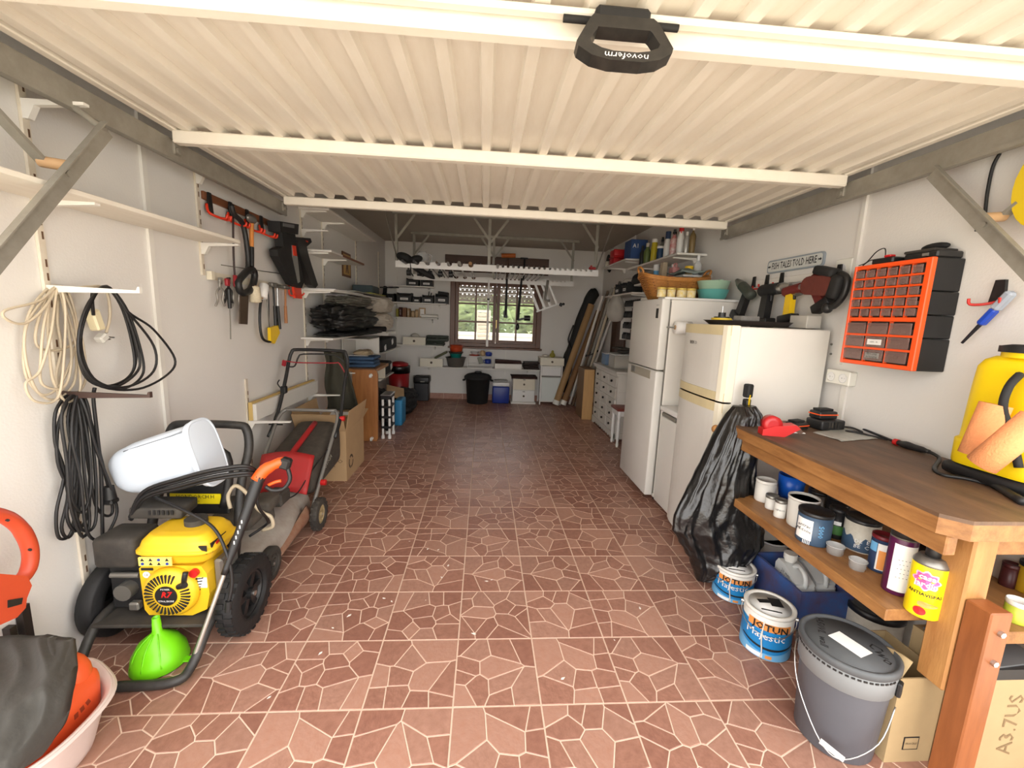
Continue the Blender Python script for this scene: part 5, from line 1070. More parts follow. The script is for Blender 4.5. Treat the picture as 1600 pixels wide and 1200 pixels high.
t = thing('clear_box', 'clear box with pale contents nearest on the white chest', 'storage box', (1.84, 3.86, dh+0.0005)); q = B(); q.box((0, 0, 0.085), (0.26, 0.26, 0.17), None, 0.008); q.o('box', mat('frosted_box', (196, 192, 184), 0.3, al=0.6), t); q = B(); q.box((0, 0, 0.176), (0.28, 0.28, 0.014), None, 0.004); q.o('lid', mat('frosted_lid'), t); q = B(); q.box((0, 0, 0.06), (0.2, 0.2, 0.10), None, 0.01); q.o('contents', CRM, t)
t = thing('tool_roll', 'dark bundle lying on the pale clear box by the fridge', 'bundle', (1.82, 3.72, dh+0.19)); q = B(); q.ell((0, 0.02, 0.03), (0.09, 0.07, 0.03), 14, 8); q.box((-0.02, 0.04, 0.068), (0.16, 0.20, 0.016), Euler((0.05, 0, 0.3))); q.o('bundle', DUSTY, t)
# dark bottle rack on the wall above the chest
t = thing('bottle_rack', 'white wall rack crammed with small black bottles beyond the fridge', 'rack', (2.0, 3.95, 1.22))
q = B(t)
for z in (1.22, 1.36, 1.50, 1.64): q.bb(1.93, 2.075, 3.62, 4.28, z-0.008, z)
q.bb(1.93, 2.075, 3.61, 3.62, 1.2, 1.74); q.bb(1.93, 2.075, 4.28, 4.29, 1.2, 1.74); q.o('frame', WHT, t)
q = B(t); q.bb(2.068, 2.076, 3.62, 4.28, 1.2, 1.74); q.o('back_panel', WOODD, t)
bt = None
for z in (1.22, 1.36, 1.50, 1.64):
    for k in range(9):
        if bt is None:
            q = B(); q.lathe([(0.020, 0.0), (0.022, 0.004), (0.022, 0.055), (0.012, 0.07), (0.012, 0.085)], 10); bt = q.o('bottle', BLK); tag(bt, 'small black bottle standing on the white wall rack', 'bottle', 'bottles on the wall rack'); bt.location = (1.965, 3.66+k*0.072, z+0.0005)
        else: b3 = bt.copy(); col.objects.link(b3); b3.location = (1.965, 3.66+k*0.072, z+0.0005)
t = thing('slatted_panel', 'dark brown wooden panel hanging on the right wall behind the chest', 'panel', (2.06, 4.75, 1.0))
for k in range(6): q = B(t); q.bb(2.05, 2.076, 4.45+k*0.105, 4.55+k*0.105, 0.95, 1.52, 0.002); q.o('slat', WOODD, t)
# carrier bag on a hook
t = thing('carrier_bag', 'translucent white carrier bag hanging by its handles in the far right corner', 'bag', (1.86, 4.32, 1.45))
CB = mat('translucent_bag', (204, 200, 192), 0.5, al=0.75, b=0.4, bs=20)
def cbf(u, v):
    a = 2*PI*u; r = 0.02+0.13*math.sin(PI*min(1, v*0.75+0.05))**0.8*(1 if v < 0.9 else 0.9); r *= 1+0.12*NZ.noise(V((math.cos(a)*2, math.sin(a)*2, v*4)))
    if v > 0.97: r *= 0.4
    return V((1.86+r*0.8*math.cos(a), 4.32+r*math.sin(a), 1.80-0.36*v))
q = B(t); q.surf(cbf, 28, 20, cu=True); q.o('bag', CB, t)
for s in (-1, 1): q = B(t); q.tube([(1.86, 4.32+s*0.05, 1.74), (1.87, 4.32+s*0.03, 1.79), (1.90, 4.32, 1.795)], 0.010, 6, sm=3); q.o('handle', CB, t)
# ------------------------------------------------------------------ long things leaning in the corner
KRAFT = mat('kraft_tube', (168, 132, 88), 0.7, n=0.12, s=5); KRD = mat('dark_kraft_tube', (134, 98, 62), 0.7)
def leaner(name, label, cat, a, b2, r, m, cap=None, n=16):
    t = thing(name, label, cat, a); q = B(t); q.cyl(a, b2, r, n=n); q.o('tube', m, t); d = (V(b2)-V(a)).normalized()
    if cap: q = B(t); q.cyl(V(a)-d*0.002, V(a)+d*0.075, r*1.06, n=n); q.o('end_cap', cap, t)
    return t
ta, tb = pZ(868, 632, 0.03), pY(924, 476, 5.62); leaner('cardboard_tube', 'long pale cardboard tube leaning in the far right corner, left of two', 'tube', ta, tb, 0.054, KRAFT, mat('clear_tape_cap', (222, 218, 208), 0.4))
ta2, tb2 = pZ(878.5, 632, 0.03)+V((0.01, 0, 0)), pY(931, 486, 5.62)+V((0.05, 0.0, 0)); leaner('cardboard_tube', 'long darker cardboard tube leaning in the far right corner, right of two', 'tube', ta2, tb2, 0.050, KRD, mat('clear_tape_cap'))
t = thing('rod_bag', 'long black fishing rod bag leaning behind the cardboard tubes', 'bag', (1.50, 5.66, 0.0)); q = B(t)
q.tube([pY(878, 612, 5.68), pY(886, 570, 5.70), pY(897, 535, 5.72), pY(908, 500, 5.73), pY(924, 464, 5.75), pY(932, 457, 5.76)], [0.075, 0.10, 0.085, 0.085, 0.09, 0.10, 0.08], 14, sm=5); q.o('bag', BLKM, t)
q = B(t); q.tube([pY(893, 545, 5.62), pY(888, 530, 5.60), pY(896, 508, 5.62)], 0.012, 6, sm=4); q.o('carry_strap', BLK, t)
POLM = [mat('white_pole', (214, 210, 202), 0.4), mat('brown_pole', (104, 84, 66), 0.5), mat('alu_pole', (168, 164, 156), 0.35, 0.5), mat('grey_pole', (96, 92, 86), 0.5), mat('cream_pole', (196, 182, 156), 0.5)]
tops = [(942, 462), (950, 455), (957, 450), (963, 446), (969, 440), (973, 447)]; bots = [(890, 634), (895, 636), (899, 637), (903, 640), (900, 634), (906, 636)]
nm = ['white pole at the outer edge of the bundle of poles', 'brown pole second in the bundle leaning by the chest', 'bright metal pole in the middle of the bundle', 'cream pole in the bundle leaning by the chest', 'dark grey pole at the back of the bundle', 'short pale pole nearest the wooden box in the bundle']
for k in range(6):
    a = pZ(bots[k][0], bots[k][1]-3, 0.02); b2 = pY(tops[k][0], tops[k][1], 4.90-0.03*k); leaner('pole', nm[k], 'pole', a, b2, 0.020, POLM[[0, 1, 2, 4, 3, 0][k]], n=10)
t = thing('black_ties', 'black elastic tie wrapped round the bundle of poles', 'tie', pY(925, 555, 5.15)); c = pY(925, 552, 5.17); q = B(t); q.tube([c+V((0.10*math.cos(a), 0.07*math.sin(a), 0.05*math.cos(a))) for a in [2*PI*k/12 for k in range(12)]], 0.010, 6, closed=True); q.o('tie', BLK, t)
a, b2 = pZ(912, 655, 0), pZ(928, 656, 0); t = thing('wooden_box', 'narrow upright box with pale oak front beside the chest', 'box', ((a.x+b2.x)/2-0.03, 4.7, 0))
q = B(t); q.bb(1.545, 1.695, 4.56, 4.578, 0, 0.74); q.o('front_panel', mat('pale_oak', (198, 158, 104), 0.5, n=0.4, s=5, st=(7, 7, 0.7), c2=(166, 124, 74)), t); q = B(t); q.bb(1.545, 1.695, 4.579, 4.98, 0, 0.745); q.o('carcass', mat('brown_board', (120, 90, 60), 0.6), t)
# ------------------------------------------------------------------ shelves on the back wall
D_ = 0.24
def bx_(px, d=0.14): return pB(px, 500, d).x
S1z, S2z, S3z, S4z, S5z = 1.885, 1.622, 1.382, 0.935, 0.585
shelf('wall_shelf', 'short white shelf with two black bins, topmost on the back wall', 'B', -1.50, -0.76, S1z, D_, (-1.4, -0.85))
shelf('wall_shelf', 'white shelf with the row of five black bins left of the window', 'B', -1.50, -0.56, S2z, D_, (-1.4, -0.68))
shelf('wall_shelf', 'white shelf of books and jars left of the window', 'B', -1.50, -0.70, S3z, 0.18, (-1.4, -0.80))
shelf('wall_shelf', 'white shelf with the green cases left of the window', 'B', -1.50, -0.60, S4z, D_, (-1.4, -0.75))
shelf('wall_shelf', 'long white shelf under the window with basins and folded cloth', 'B', -1.00, 1.04, S5z, 0.27, (-0.85, 0.05, 0.85))
for x, lb in ((-1.40, 'white slotted shelf upright in the far left corner of the back wall'), (-0.80, 'white slotted shelf upright left of the window'), (0.46, 'white shelf upright below the window')):
    t = thing('shelf_upright', lb, 'upright', (x, YB-0.006, 0.45)); q = B(t); q.bb(x-0.012, x+0.012, YB-0.010, YB-0.0005, 0.45, 0.92 if x > 0 else 2.05); q.o('channel', WHT, t)
for px, lb in ((645.5, 'left of two black bins on the topmost back shelf'), (667, 'right of two black bins on the topmost back shelf')):
    small_bin(lb, (bx_(px), YB-0.13, S1z+0.0005), 0.0, 0.19, 0.2, 0.12)
for px, w, h, lb in ((611, 0.15, 0.13, 'first of five black bins, nearest the corner'), (633, 0.25, 0.15, 'widest of five black bins left of the window'), (652, 0.13, 0.10, 'smallest of five black bins left of the window'), (669, 0.19, 0.13, 'fourth of five black bins, with tools poking out'), (690.5, 0.22, 0.16, 'last of five black bins, next to the window frame')):
    t = small_bin(lb, (bx_(px), YB-0.13, S2z+0.0005), 0.0, w*0.92, 0.2, h)
    if px == 669: q = B(); q.cyl((0.0, 0.0, 0.1), (0.01, 0, 0.19), 0.008, n=8); q.cyl((0.03, 0.02, 0.1), (0.05, 0.02, 0.17), 0.008, n=8); q.o('tool_handles', BLK, t)
    if px == 690.5: q = B(); q.box((0.02, 0, 0.165), (0.17, 0.15, 0.05), Euler((0, 0.1, 0)), 0.006); q.o('folded_cloth', BLKM, t)
x0 = bx_(620, 0.1)
items = [(0.035, 0.13, (150, 140, 50), 'thin yellow box at the left end of the jar shelf'), (0.045, 0.155, (70, 24, 20), 'dark red book with white lettering on the jar shelf'), (0.06, 0.15, (120, 80, 50), 'brown book on the jar shelf'), (0.045, 0.14, (150, 122, 84), 'tan book with white lettering on the jar shelf')]
x = x0
for k, (w, h, c_, lb) in enumerate(items):
    t = thing('book', lb, 'book', (x+w/2, YB-0.10, S3z+0.0005)); q = B(); q.bb(-w/2, w/2, -0.06, 0.06, 0, h, 0.002); q.o('cover', mat('spine_%d' % k, c_, 0.6), t)
    if k in (1, 3): txt('BADGER' if k == 1 else 'FISHING', 0.022, INKW, t, (0, -0.06, h*0.5), (0, 0, 1), (-1, 0, 0))
    x += w+0.012
for k, lb in enumerate(('small glass jar on the jar shelf', 'taller glass jar beside the framed picture')):
    c = V((x+0.03, YB-0.10, S3z+0.0005)); t = thing('jar', lb, 'jar', c); q = B(); q.lathe([(0.026, 0), (0.03, 0.003), (0.03, 0.075+k*0.02), (0.024, 0.09+k*0.02)], 16); q.o('glass', mat('tan_glass', (190, 162, 124), 0.3), t); q = B(); q.cyl((0, 0, 0.09+k*0.02), (0, 0, 0.105+k*0.02), 0.027, n=16); q.o('lid', mat('dull_gold', (150, 126, 84), 0.4, 0.4), t); x += 0.063
t = thing('picture', 'small pale picture frame standing on the jar shelf', 'picture frame', (x+0.055, YB-0.08, S3z+0.0005)); q = B(); q.bb(-0.05, 0.05, -0.012, 0.012, 0, 0.16); q.o('frame', CARD, t); q = B(); q.bb(-0.034, 0.034, -0.0135, -0.0121, 0.02, 0.14); q.o('picture', PAPER, t)
t = thing('paper_roll', 'rolled white paper lying at the right end of the jar shelf', 'paper roll', (-0.80, YB-0.10, S3z+0.0005)); q = B(); q.cyl((-0.17, 0, 0.03), (0.10, 0, 0.03), 0.029, n=16); q.o('roll', WHT, t)
KRND = mat('drawer_cream', (228, 222, 204), 0.5)
def drawer_box(name, label, c, w, h, d, m=None):
    t = thing(name, label, 'drawer', c); q = B(); th = 0.012
    q.bb(-w/2, w/2, -d/2, -d/2+th, 0, h, 0.003); q.o('front', m or KRND, t); q = B(); q.bb(-w/2+0.01, -w/2+0.02, -d/2+th, d/2, 0, h*0.85); q.bb(w/2-0.02, w/2-0.01, -d/2+th, d/2, 0, h*0.85); q.bb(-w/2+0.02, w/2-0.02, d/2-0.01, d/2, 0, h*0.85); q.bb(-w/2+0.02, w/2-0.02, -d/2+th, d/2-0.01, 0, 0.006); q.o('tray', WHT, t)
    q = B(); q.cyl((0, -d/2, h*0.5), (0, -d/2-0.006, h*0.5), 0.020, n=16); q.cyl((0, -d/2-0.005, h*0.5), (0, -d/2-0.016, h*0.5), 0.014, n=14); q.o('knob', mat('bronze_knob', (74, 62, 48), 0.4, 0.5), t); return t
xa, xb = pB(629, 530, 0.22).x, pB(665, 530, 0.22).x
drawer_box('loose_drawer', 'loose cream drawer on the shelf with the green cases', ((xa+xb)/2, YB-0.115, S4z+0.0005), xb-xa, 0.125, 0.22)
t = B(); t.ell(((xa+xb)/2, YB-0.12, S4z+0.135), (0.07, 0.05, 0.05), 12, 8); t.solo('plastic_tangle', mat('crumpled_film', (186, 182, 172), 0.5, b=0.6, bs=40), 'crumpled clear plastic lying in the loose cream drawer', 'plastic')
GRC = mat('dark_green_case', (44, 52, 42), 0.6)
xa, xb = pB(666, 530, 0.2).x, pB(700, 530, 0.2).x
for k, (w, z0, h, lb) in enumerate(((xb-xa-0.06, 0.0005, 0.065, 'lower dark green case beside the loose drawer'), (xb-xa, 0.067, 0.095, 'upper dark green case beside the window frame'))):
    t = thing('tackle_case', lb, 'case', (xa+0.0+w/2, YB-0.12, S4z+z0)); q = B(); q.box((0, 0, h*0.28), (w, 0.2, h*0.56), None, 0.008); q.o('base', GRC, t); q = B(); q.box((0, 0, h*0.79), (w, 0.2, h*0.40), None, 0.010); q.o('lid', GRC, t); q = B(); q.box((0, -0.103, h*0.55), (0.03, 0.008, 0.02)); q.o('latch', BLK, t)
# long shelf
zs = S5z+0.0005; xa, xb = pB(656, 562, 0.25).x, pB(692, 562, 0.25).x
drawer_box('loose_drawer', 'loose cream drawer at the left end of the long shelf under the window', ((xa+xb)/2, YB-0.13, zs), xb-xa, 0.135, 0.25)
t = thing('green_pouch', 'flat olive pouch leaning on the loose drawer beside the grey basin', 'pouch', (-0.64, YB-0.1, zs+0.13)); q = B(); q.box((0, 0, 0.055), (0.24, 0.12, 0.035), Euler((0, -0.5, 0)), 0.012, 2); q.o('pouch', mat('olive_canvas', (96, 98, 72), 0.8), t)
def basin(name, label, cat, c, r, h, m, lip=1.08):
    q = B(); q.lathe([(0.0001, 0.0), (r*0.72, 0.0), (r*0.80, 0.01), (r, h*0.96), (r*lip, h*0.97), (r*lip, h), (r*0.97, h), (r*0.76, 0.014), (0.0001, 0.012)], 32, c); return q.solo(name, m, label, cat)
cb = V(((pB(694, 560, 0.15).x+pB(730, 560, 0.15).x)/2, YB-0.14, zs))
basin('basin', 'grey plastic basin on the long shelf under the window', 'basin', cb, 0.185*0.66*1.5*0.98/1.08*0.62+0.06, 0.16, mat('grey_basin', (104, 100, 94), 0.5))
basin('bowl', 'teal bowl stacked on the grey basin', 'bowl', cb+V((0.0, 0.0, 0.150)), 0.105, 0.075, mat('teal_plastic', (28, 138, 128), 0.4), 1.05)
q = B(); q.lathe([(0.0001, 0), (0.11, 0.0), (0.125, 0.02), (0.125, 0.028), (0.10, 0.028), (0.0001, 0.02)], 28, cb+V((0, 0, 0.226))); q.solo('plate', mat('dark_plate', (70, 54, 46), 0.5), 'dark plate between the teal bowl and the orange casserole', 'plate')
q = B(); q.lathe([(0.0001, 0), (0.098, 0.0), (0.108, 0.06), (0.108, 0.10), (0.114, 0.10), (0.114, 0.106), (0.10, 0.106), (0.09, 0.02), (0.0001, 0.015)], 28, cb+V((0.005, 0, 0.256))); q.solo('casserole', mat('terracotta_orange', (196, 74, 34), 0.35, n=0.3, s=20), 'glossy orange casserole on top of the stacked bowls', 'casserole')
# wire rack
wx0, wx1 = pB(731, 560, 0.2).x, pB(769, 560, 0.2).x; wz = 0.19
t = thing('wire_rack', 'white wire rack with dishes on the long shelf under the window', 'rack', ((wx0+wx1)/2, YB-0.13, zs)); q = B(t)
for x in (wx0, wx1):
    for y in (YB-0.23, YB-0.04): q.cyl((x, y, zs), (x, y, zs+wz), 0.006, n=8)
for z in (zs+0.006, zs+0.06, zs+wz):
    for y in (YB-0.23, YB-0.04): q.cyl((wx0, y, z), (wx1, y, z), 0.005, n=8)
    for x in (wx0, wx1): q.cyl((x, YB-0.23, z), (x, YB-0.04, z), 0.005, n=8)
for k in range(1, 12): x = wx0+(wx1-wx0)*k/12; q.cyl((x, YB-0.23, zs+wz), (x, YB-0.04, zs+wz), 0.003, n=6)
q.o('wire_frame', WHTC, t)
BLU = mat('blue_enamel', (36, 60, 150), 0.35)
q = B(); q.lathe([(0.0001, 0), (0.08, 0), (0.095, 0.014), (0.0001, 0.02)], 24, (wx0+0.11, YB-0.14, zs+wz+0.006)); q.solo('dish', mat('brick_red_dish', (168, 62, 44), 0.4), 'brick red dish on the wire rack', 'dish')
q = B(); q.lathe([(0.0001, 0), (0.05, 0), (0.075, 0.045), (0.07, 0.045), (0.045, 0.008), (0.0001, 0.006)], 24, (wx0+0.11, YB-0.14, zs+wz+0.028)); q.solo('glass_bowl', CLEAR, 'clear glass bowl sitting in the red dish', 'bowl')
q = B(); q.lathe([(0.035, 0), (0.045, 0.01), (0.05, 0.06), (0.03, 0.085), (0.03, 0.09)], 20, (wx0+0.245, YB-0.13, zs+wz+0.006)); q.solo('jar', mat('tan_glass'), 'tan jar in the middle of the wire rack top', 'jar')
q = B(); q.lathe([(0.0001, 0), (0.05, 0), (0.06, 0.04), (0.05, 0.065), (0.0001, 0.075)], 22, (wx1-0.06, YB-0.13, zs+wz+0.006)); q.solo('blue_pot', BLU, 'round blue pot at the right end of the wire rack top', 'pot')
t = thing('scoop', 'blue mug with a grey paddle inside the wire rack', 'mug', (wx1-0.07, YB-0.14, zs+0.0665)); q = B(); q.lathe([(0.0001, 0), (0.048, 0), (0.052, 0.075), (0.046, 0.075), (0.0001, 0.008)], 22); q.o('mug', BLU, t); q = B(); q.tube([(-0.05, 0, 0.06), (-0.075, 0, 0.055), (-0.07, 0, 0.02), (-0.048, 0, 0.015)], 0.006, 6, sm=3); q.o('handle', BLU, t); q = B(); q.box((-0.13, 0.02, 0.05), (0.07, 0.01, 0.12), Euler((0, -0.3, 0)), 0.004); q.o('paddle', mat('sage_grey', (130, 134, 120), 0.6), t)
def folded(name, label, x0, x1, y0, y1, z, h, m, n=3, am=0.012):
    t = thing(name, label, 'folded cloth', ((x0+x1)/2, (y0+y1)/2, z))
    for k in range(n):
        q = B(t); za = z+0.001+h*k/n; r9 = random.Random(k+int(x0*100)); ox, oy = r9.uniform(-am, am), r9.uniform(-am, am)
        q.box(((x0+x1)/2+ox, (y0+y1)/2+oy, za+h/n*0.48), (x1-x0, y1-y0, h/n*0.94), Euler((0, r9.uniform(-0.03, 0.03), r9.uniform(-0.05, 0.05))), h/n*0.4, 2); q.o('fold', m, t)
    return t
BRC = mat('dark_brown_cloth', (70, 44, 38), 0.85, n=0.3, s=14)
xa, xb = pB(773, 565, 0.15).x, pB(815, 565, 0.15).x
q = B(); q.bb(xa, xb, YB-0.25, YB-0.05, zs, zs+0.085, 0.004); q.solo('white_tray', WHT, 'white tray box under the folded brown cloth on the long shelf', 'tray')
folded('folded_cloth', 'folded brown cloth on the white tray under the window', xa, xb-0.01, YB-0.245, YB-0.05, zs+0.086, 0.05, BRC, 2)
xa, xb = pB(817, 565, 0.15).x, pB(841, 565, 0.15).x
folded('folded_cloth', 'heap of dark brown leather at the right end of the long shelf', xa, xb, YB-0.26, YB-0.05, zs, 0.125, mat('dark_leather', (48, 36, 32), 0.6, n=0.3, s=12), 4, 0.02)
# ------------------------------------------------------------------ things on the floor along the back wall
t = thing('dustbin', 'round black dustbin with lid under the window', 'dustbin', (pY(746, 620, 5.62).x, 5.60, 0)); r = 0.21; h = 0.44
q = B(); q.lathe([(r*0.80, 0), (r*0.83, 0.006), (r*0.97, h), (r*0.99, h)], 40); q.o('body', BLKM, t)
q = B(); q.lathe([(r*1.08, h-0.028), (r*1.10, h-0.02), (r*1.08, h+0.01), (r*0.9, h+0.04), (r*0.5, h+0.06), (0.0001, h+0.062)], 40); ld = q.o('lid', BLKM, t)
q = B(); q.tube([(-0.05, 0, h+0.06), (-0.04, 0, h+0.085), (0.04, 0, h+0.085), (0.05, 0, h+0.06)], 0.010, 8, sm=3); q.o('lid_handle', BLK, ld)
for s in (-1, 1): q = B(); q.tube([(s*r*0.97, -0.05, h-0.05), (s*r*1.16, -0.04, h-0.06), (s*r*1.16, 0.04, h-0.06), (s*r*0.97, 0.05, h-0.05)], 0.011, 8, sm=3); q.o('side_handle', BLKM, t)
xa, xb = pY(769, 620, 5.64).x, pY(795, 620, 5.64).x
t = thing('cool_box', 'blue cool box with white lid beside the dustbin', 'cool box', ((xa+xb)/2, 5.66, 0)); q = B(); w = xb-xa; q.box((0, 0, 0.145), (w, 0.22, 0.29), None, 0.02, 2); q.o('body', mat('cool_box_blue', (28, 52, 140), 0.4), t); q = B(); q.box((0, 0, 0.325), (w*0.99, 0.22, 0.066), None, 0.012, 2); q.o('lid', WHTC, t); q = B(); q.box((0, 0.02, 0.372), (w*0.8, 0.10, 0.028), None, 0.006); q.o('handle', mat('grey_handle', (150, 150, 146), 0.5), t)
xa, xb = pY(798, 620, 5.66).x, pY(836, 620, 5.66).x; w = xb-xa
t = thing('bedside_cabinet', 'small cabinet with one cream and one white drawer under the long shelf', 'cabinet', ((xa+xb)/2, 5.70, 0)); hh = 0.46
q = B(); q.bb(-w/2+0.02, w/2-0.02, -0.13, 0.15, 0.035, hh, 0.003); q.o('carcass', WHT, t); q = B(); q.bb(-w/2, w/2, -0.15, 0.15, 0.0, 0.034, 0.003); q.o('plinth', WHT, t)
for k, (m_, z0, z1) in enumerate(((WHTC, 0.045, 0.235), (CRM, 0.245, 0.435))):
    q = B(); q.bb(-w/2+0.026, w/2-0.026, -0.150, -0.1305, z0, z1, 0.003); d = q.o('drawer', m_, t); q = B(); q.cyl((0, -0.151, (z0+z1)/2), (0, -0.168, (z0+z1)/2), 0.017, n=14); q.o('knob', mat('bronze_knob'), d); q = B(); q.bb(-0.02, 0.02, -0.1525, -0.1503, z1-0.025, z1-0.015); q.o('label_slot', BLK, d)
q = B(); q.surf(lambda u, v: (-w/2-0.01+(w+0.02)*u, -0.17+0.32*v, hh+0.008+0.006*NZ.noise(V((u*4, v*4, 3)))-(0.03 if v < 0.06 else 0)), 14, 12, thick=(0, 0, -0.006)); q.solo('x', BRC, 'x', 'x'); ob = bpy.data.objects[-1] if False else None
cl = [o for o in col.objects if o.name == 'x'][0]; cl.name = 'leather_cover'; cl.data.name = 'leather_cover'; tag(cl, 'brown leather cover spread over the small cabinet', 'cloth'); cl.location = ((xa+xb)/2, 5.69, hh-0.028)
xa, xb = pY(843, 620, 5.60).x, pY(875, 620, 5.60).x; w = xb-xa; hb = 0.80
t = thing('tall_cabinet', 'narrow white cabinet with a cream drawer on top right of the window', 'cabinet', ((xa+xb)/2, 5.70, 0))
for s in (-1, 1):
    for y in (-0.14, 0.14): q = B(); q.bb(s*w/2-0.010, s*w/2+0.010, y-0.01, y+0.01, 0.0, hb-0.13); q.o('post', WHTC, t)
q = B(); q.bb(-w/2+0.012, w/2-0.012, -0.13, 0.14, 0.045, hb-0.14); q.o('carcass', WHT, t)
q = B(); q.bb(-w/2+0.016, w/2-0.016, -0.146, -0.1305, 0.06, 0.47, 0.002); q.o('door', mat('pale_blue_white', (214, 220, 216), 0.4), t); q = B(); q.bb(-w/2+0.016, w/2-0.016, -0.146, -0.1305, 0.50, hb-0.16, 0.002); q.o('upper_panel', WHTC, t); q = B(); q.bb(-w/2+0.012, w/2-0.012, -0.14, -0.1305, 0.472, 0.497); q.o('rail', GSK, t)
q = B(); q.bb(-w/2-0.025, w/2+0.025, -0.16, 0.15, hb-0.13, hb, 0.004); d = q.o('drawer', KRND, t); q = B(); q.cyl((0.0, -0.16, hb-0.065), (0.0, -0.178, hb-0.065), 0.018, n=14); q.o('knob', mat('bronze_knob'), d)
t = thing('gourd', 'small yellow green bird-shaped ornament on the narrow white cabinet', 'ornament', ((xa+xb)/2+0.02, 5.68, hb+0.0005)); q = B(); q.lathe([(0.025, 0), (0.045, 0.02), (0.042, 0.05), (0.018, 0.08), (0.022, 0.095), (0.012, 0.115), (0.0001, 0.12)], 18, sx=1.1, sy=0.8); q.o('body', mat('olive_yellow', (150, 140, 50), 0.5), t)
t = B(); t.ell(((xa+xb)/2-0.10, 5.69, hb+0.022), (0.06, 0.05, 0.02), 12, 6); t.solo('rag', mat('off_white_cloth'), 'small pale rag on the narrow white cabinet', 'rag')
# ------------------------------------------------------------------ bins in the far left corner
t = thing('red_bin', 'tall red round bin with black bag liner in the far left corner', 'bin', (-1.24, 5.25, 0)); r = 0.165; h = 0.62
q = B(); q.lathe([(r*0.78, 0), (r*0.82, 0.006), (r, h), (r*0.97, h), (r*0.79, 0.02), (0.0001, 0.015)], 36); q.o('body', mat('deep_red_plastic', (150, 20, 26), 0.4), t)
q = B(); q.lathe([(r*1.02, h-0.10), (r*1.04, h-0.02), (r*1.05, h+0.012), (r*0.98, h+0.015), (r*0.9, h-0.05)], 36); q.o('liner', BAG, t)
q = B(); q.lathe([(r*0.9, h+0.012), (r*0.85, h+0.05), (r*0.4, h+0.075), (0.0001, h+0.08)], 30); q.o('lid', mat('deep_red_plastic'), t)
xa, xb = pY(647, 610, 5.66).x, pY(671, 610, 5.66).x; w = xb-xa
t = thing('pedal_bin', 'square dark grey swing bin beside the red bin', 'bin', ((xa+xb)/2, 5.72, 0)); PB_ = mat('anthracite_plastic', (44, 44, 48), 0.45)
q = B(); q.box((0, 0, 0.15), (w*0.92, 0.22, 0.30), None, 0.01); q.o('body', PB_, t); q = B(); q.box((0, 0, 0.355), (w*1.03, 0.25, 0.11), None, 0.02, 2); q.o('head', BLK, t); q = B(); q.box((0.02, -0.127, 0.33), (0.07, 0.004, 0.018)); q.o('badge', mat('grey_handle'), t); q = B(); q.tube([(-w*0.5, -0.1, 0.39), (-w*0.5, -0.12, 0.425), (w*0.5, -0.12, 0.425), (w*0.5, -0.1, 0.39)], 0.006, 6); q.o('rim_handle', BLK, t)
# ------------------------------------------------------------------ rod rack hung from the ceiling
YR0, YR1, ZR = 3.72, 4.95, 2.005
t = thing('rod_rack', 'ceiling-hung rod rack of two long notched white bars on angle iron frames', 'rack', (0.22, 4.3, 2.0))
def notch_bar(x0, x1, y, z, nb, ns, hgt=0.075):
    pts = [(x0, z-hgt/2), (x1, z-hgt/2), (x1, z+hgt/2)]; top = []
    xm_ = x0+(x1-x0)*0.47; bigs = [x0+0.12+k*0.125 for k in range(int((xm_-x0-0.15)/0.125))]; smalls = [xm_+0.06+k*0.062 for k in range(int((x1-xm_-0.08)/0.062))]
    for c in bigs + smalls:
        r_ = 0.030 if c < xm_ else 0.016
        top.append([(c-r_, z+hgt/2)] + [(c-r_*math.cos(PI*j/6), z+hgt/2-0.012-r_*math.sin(PI*j/6)*(0.9 if r_ > 0.02 else 0.8)) for j in range(7)] + [(c+r_, z+hgt/2)])
    for tp in reversed(top): pts += list(reversed(tp))
    pts.append((x0, z+hgt/2)); q = B(t)
    # split in quads so that the comb stays a clean solid
    q.prism(pts, y-0.011, y+0.011, 'xz'); q.o('notched_bar', WHTC, t); return bigs, smalls
bg, sm_ = notch_bar(-0.97, 1.42, YR0, ZR, 6, 20); bg2, sm2 = notch_bar(-0.97, 1.385, YR1, ZR-0.035, 6, 20)
def angle(a, b2, w=0.032):
    q = B(t); q.bar(a, b2, w, 0.004); q.bar(V(a)+V((-w/2, 0, 0)), V(b2)+V((-w/2, 0, 0)), 0.004, w); return q.o('angle_iron', GALV, t)
for y, xs in ((YR0, (-0.95, 0.125, 1.40)), (YR1, (-0.95, 0.20, 1.37))):
    q = B(t); q.bb(xs[0]-0.05, xs[2]+0.06, y-0.02, y+0.02, 2.562, 2.598); q.o('ceiling_rail', GALV, t)
    for i, x in enumerate(xs):
        angle((x, y+0.028, 2.57), (x, y+0.028, ZR-0.03))
        for s in ((1,), (-1, 1), (-1,))[i]: q = B(t); q.bar((x+s*0.20, y+0.01, 2.565), (x, y+0.01, 2.30), 0.026, 0.005, up=(0, 1, 0)); q.o('brace', GALV, t)
for x, s in ((-0.95, -1), (1.40, 1)):
    q = B(t); q.bar((x, YR0, 2.06), (x+s*0.06, YR0-0.45, 2.58), 0.03, 0.006, up=(1, 0, 0)); q.o('brace', GALV, t)
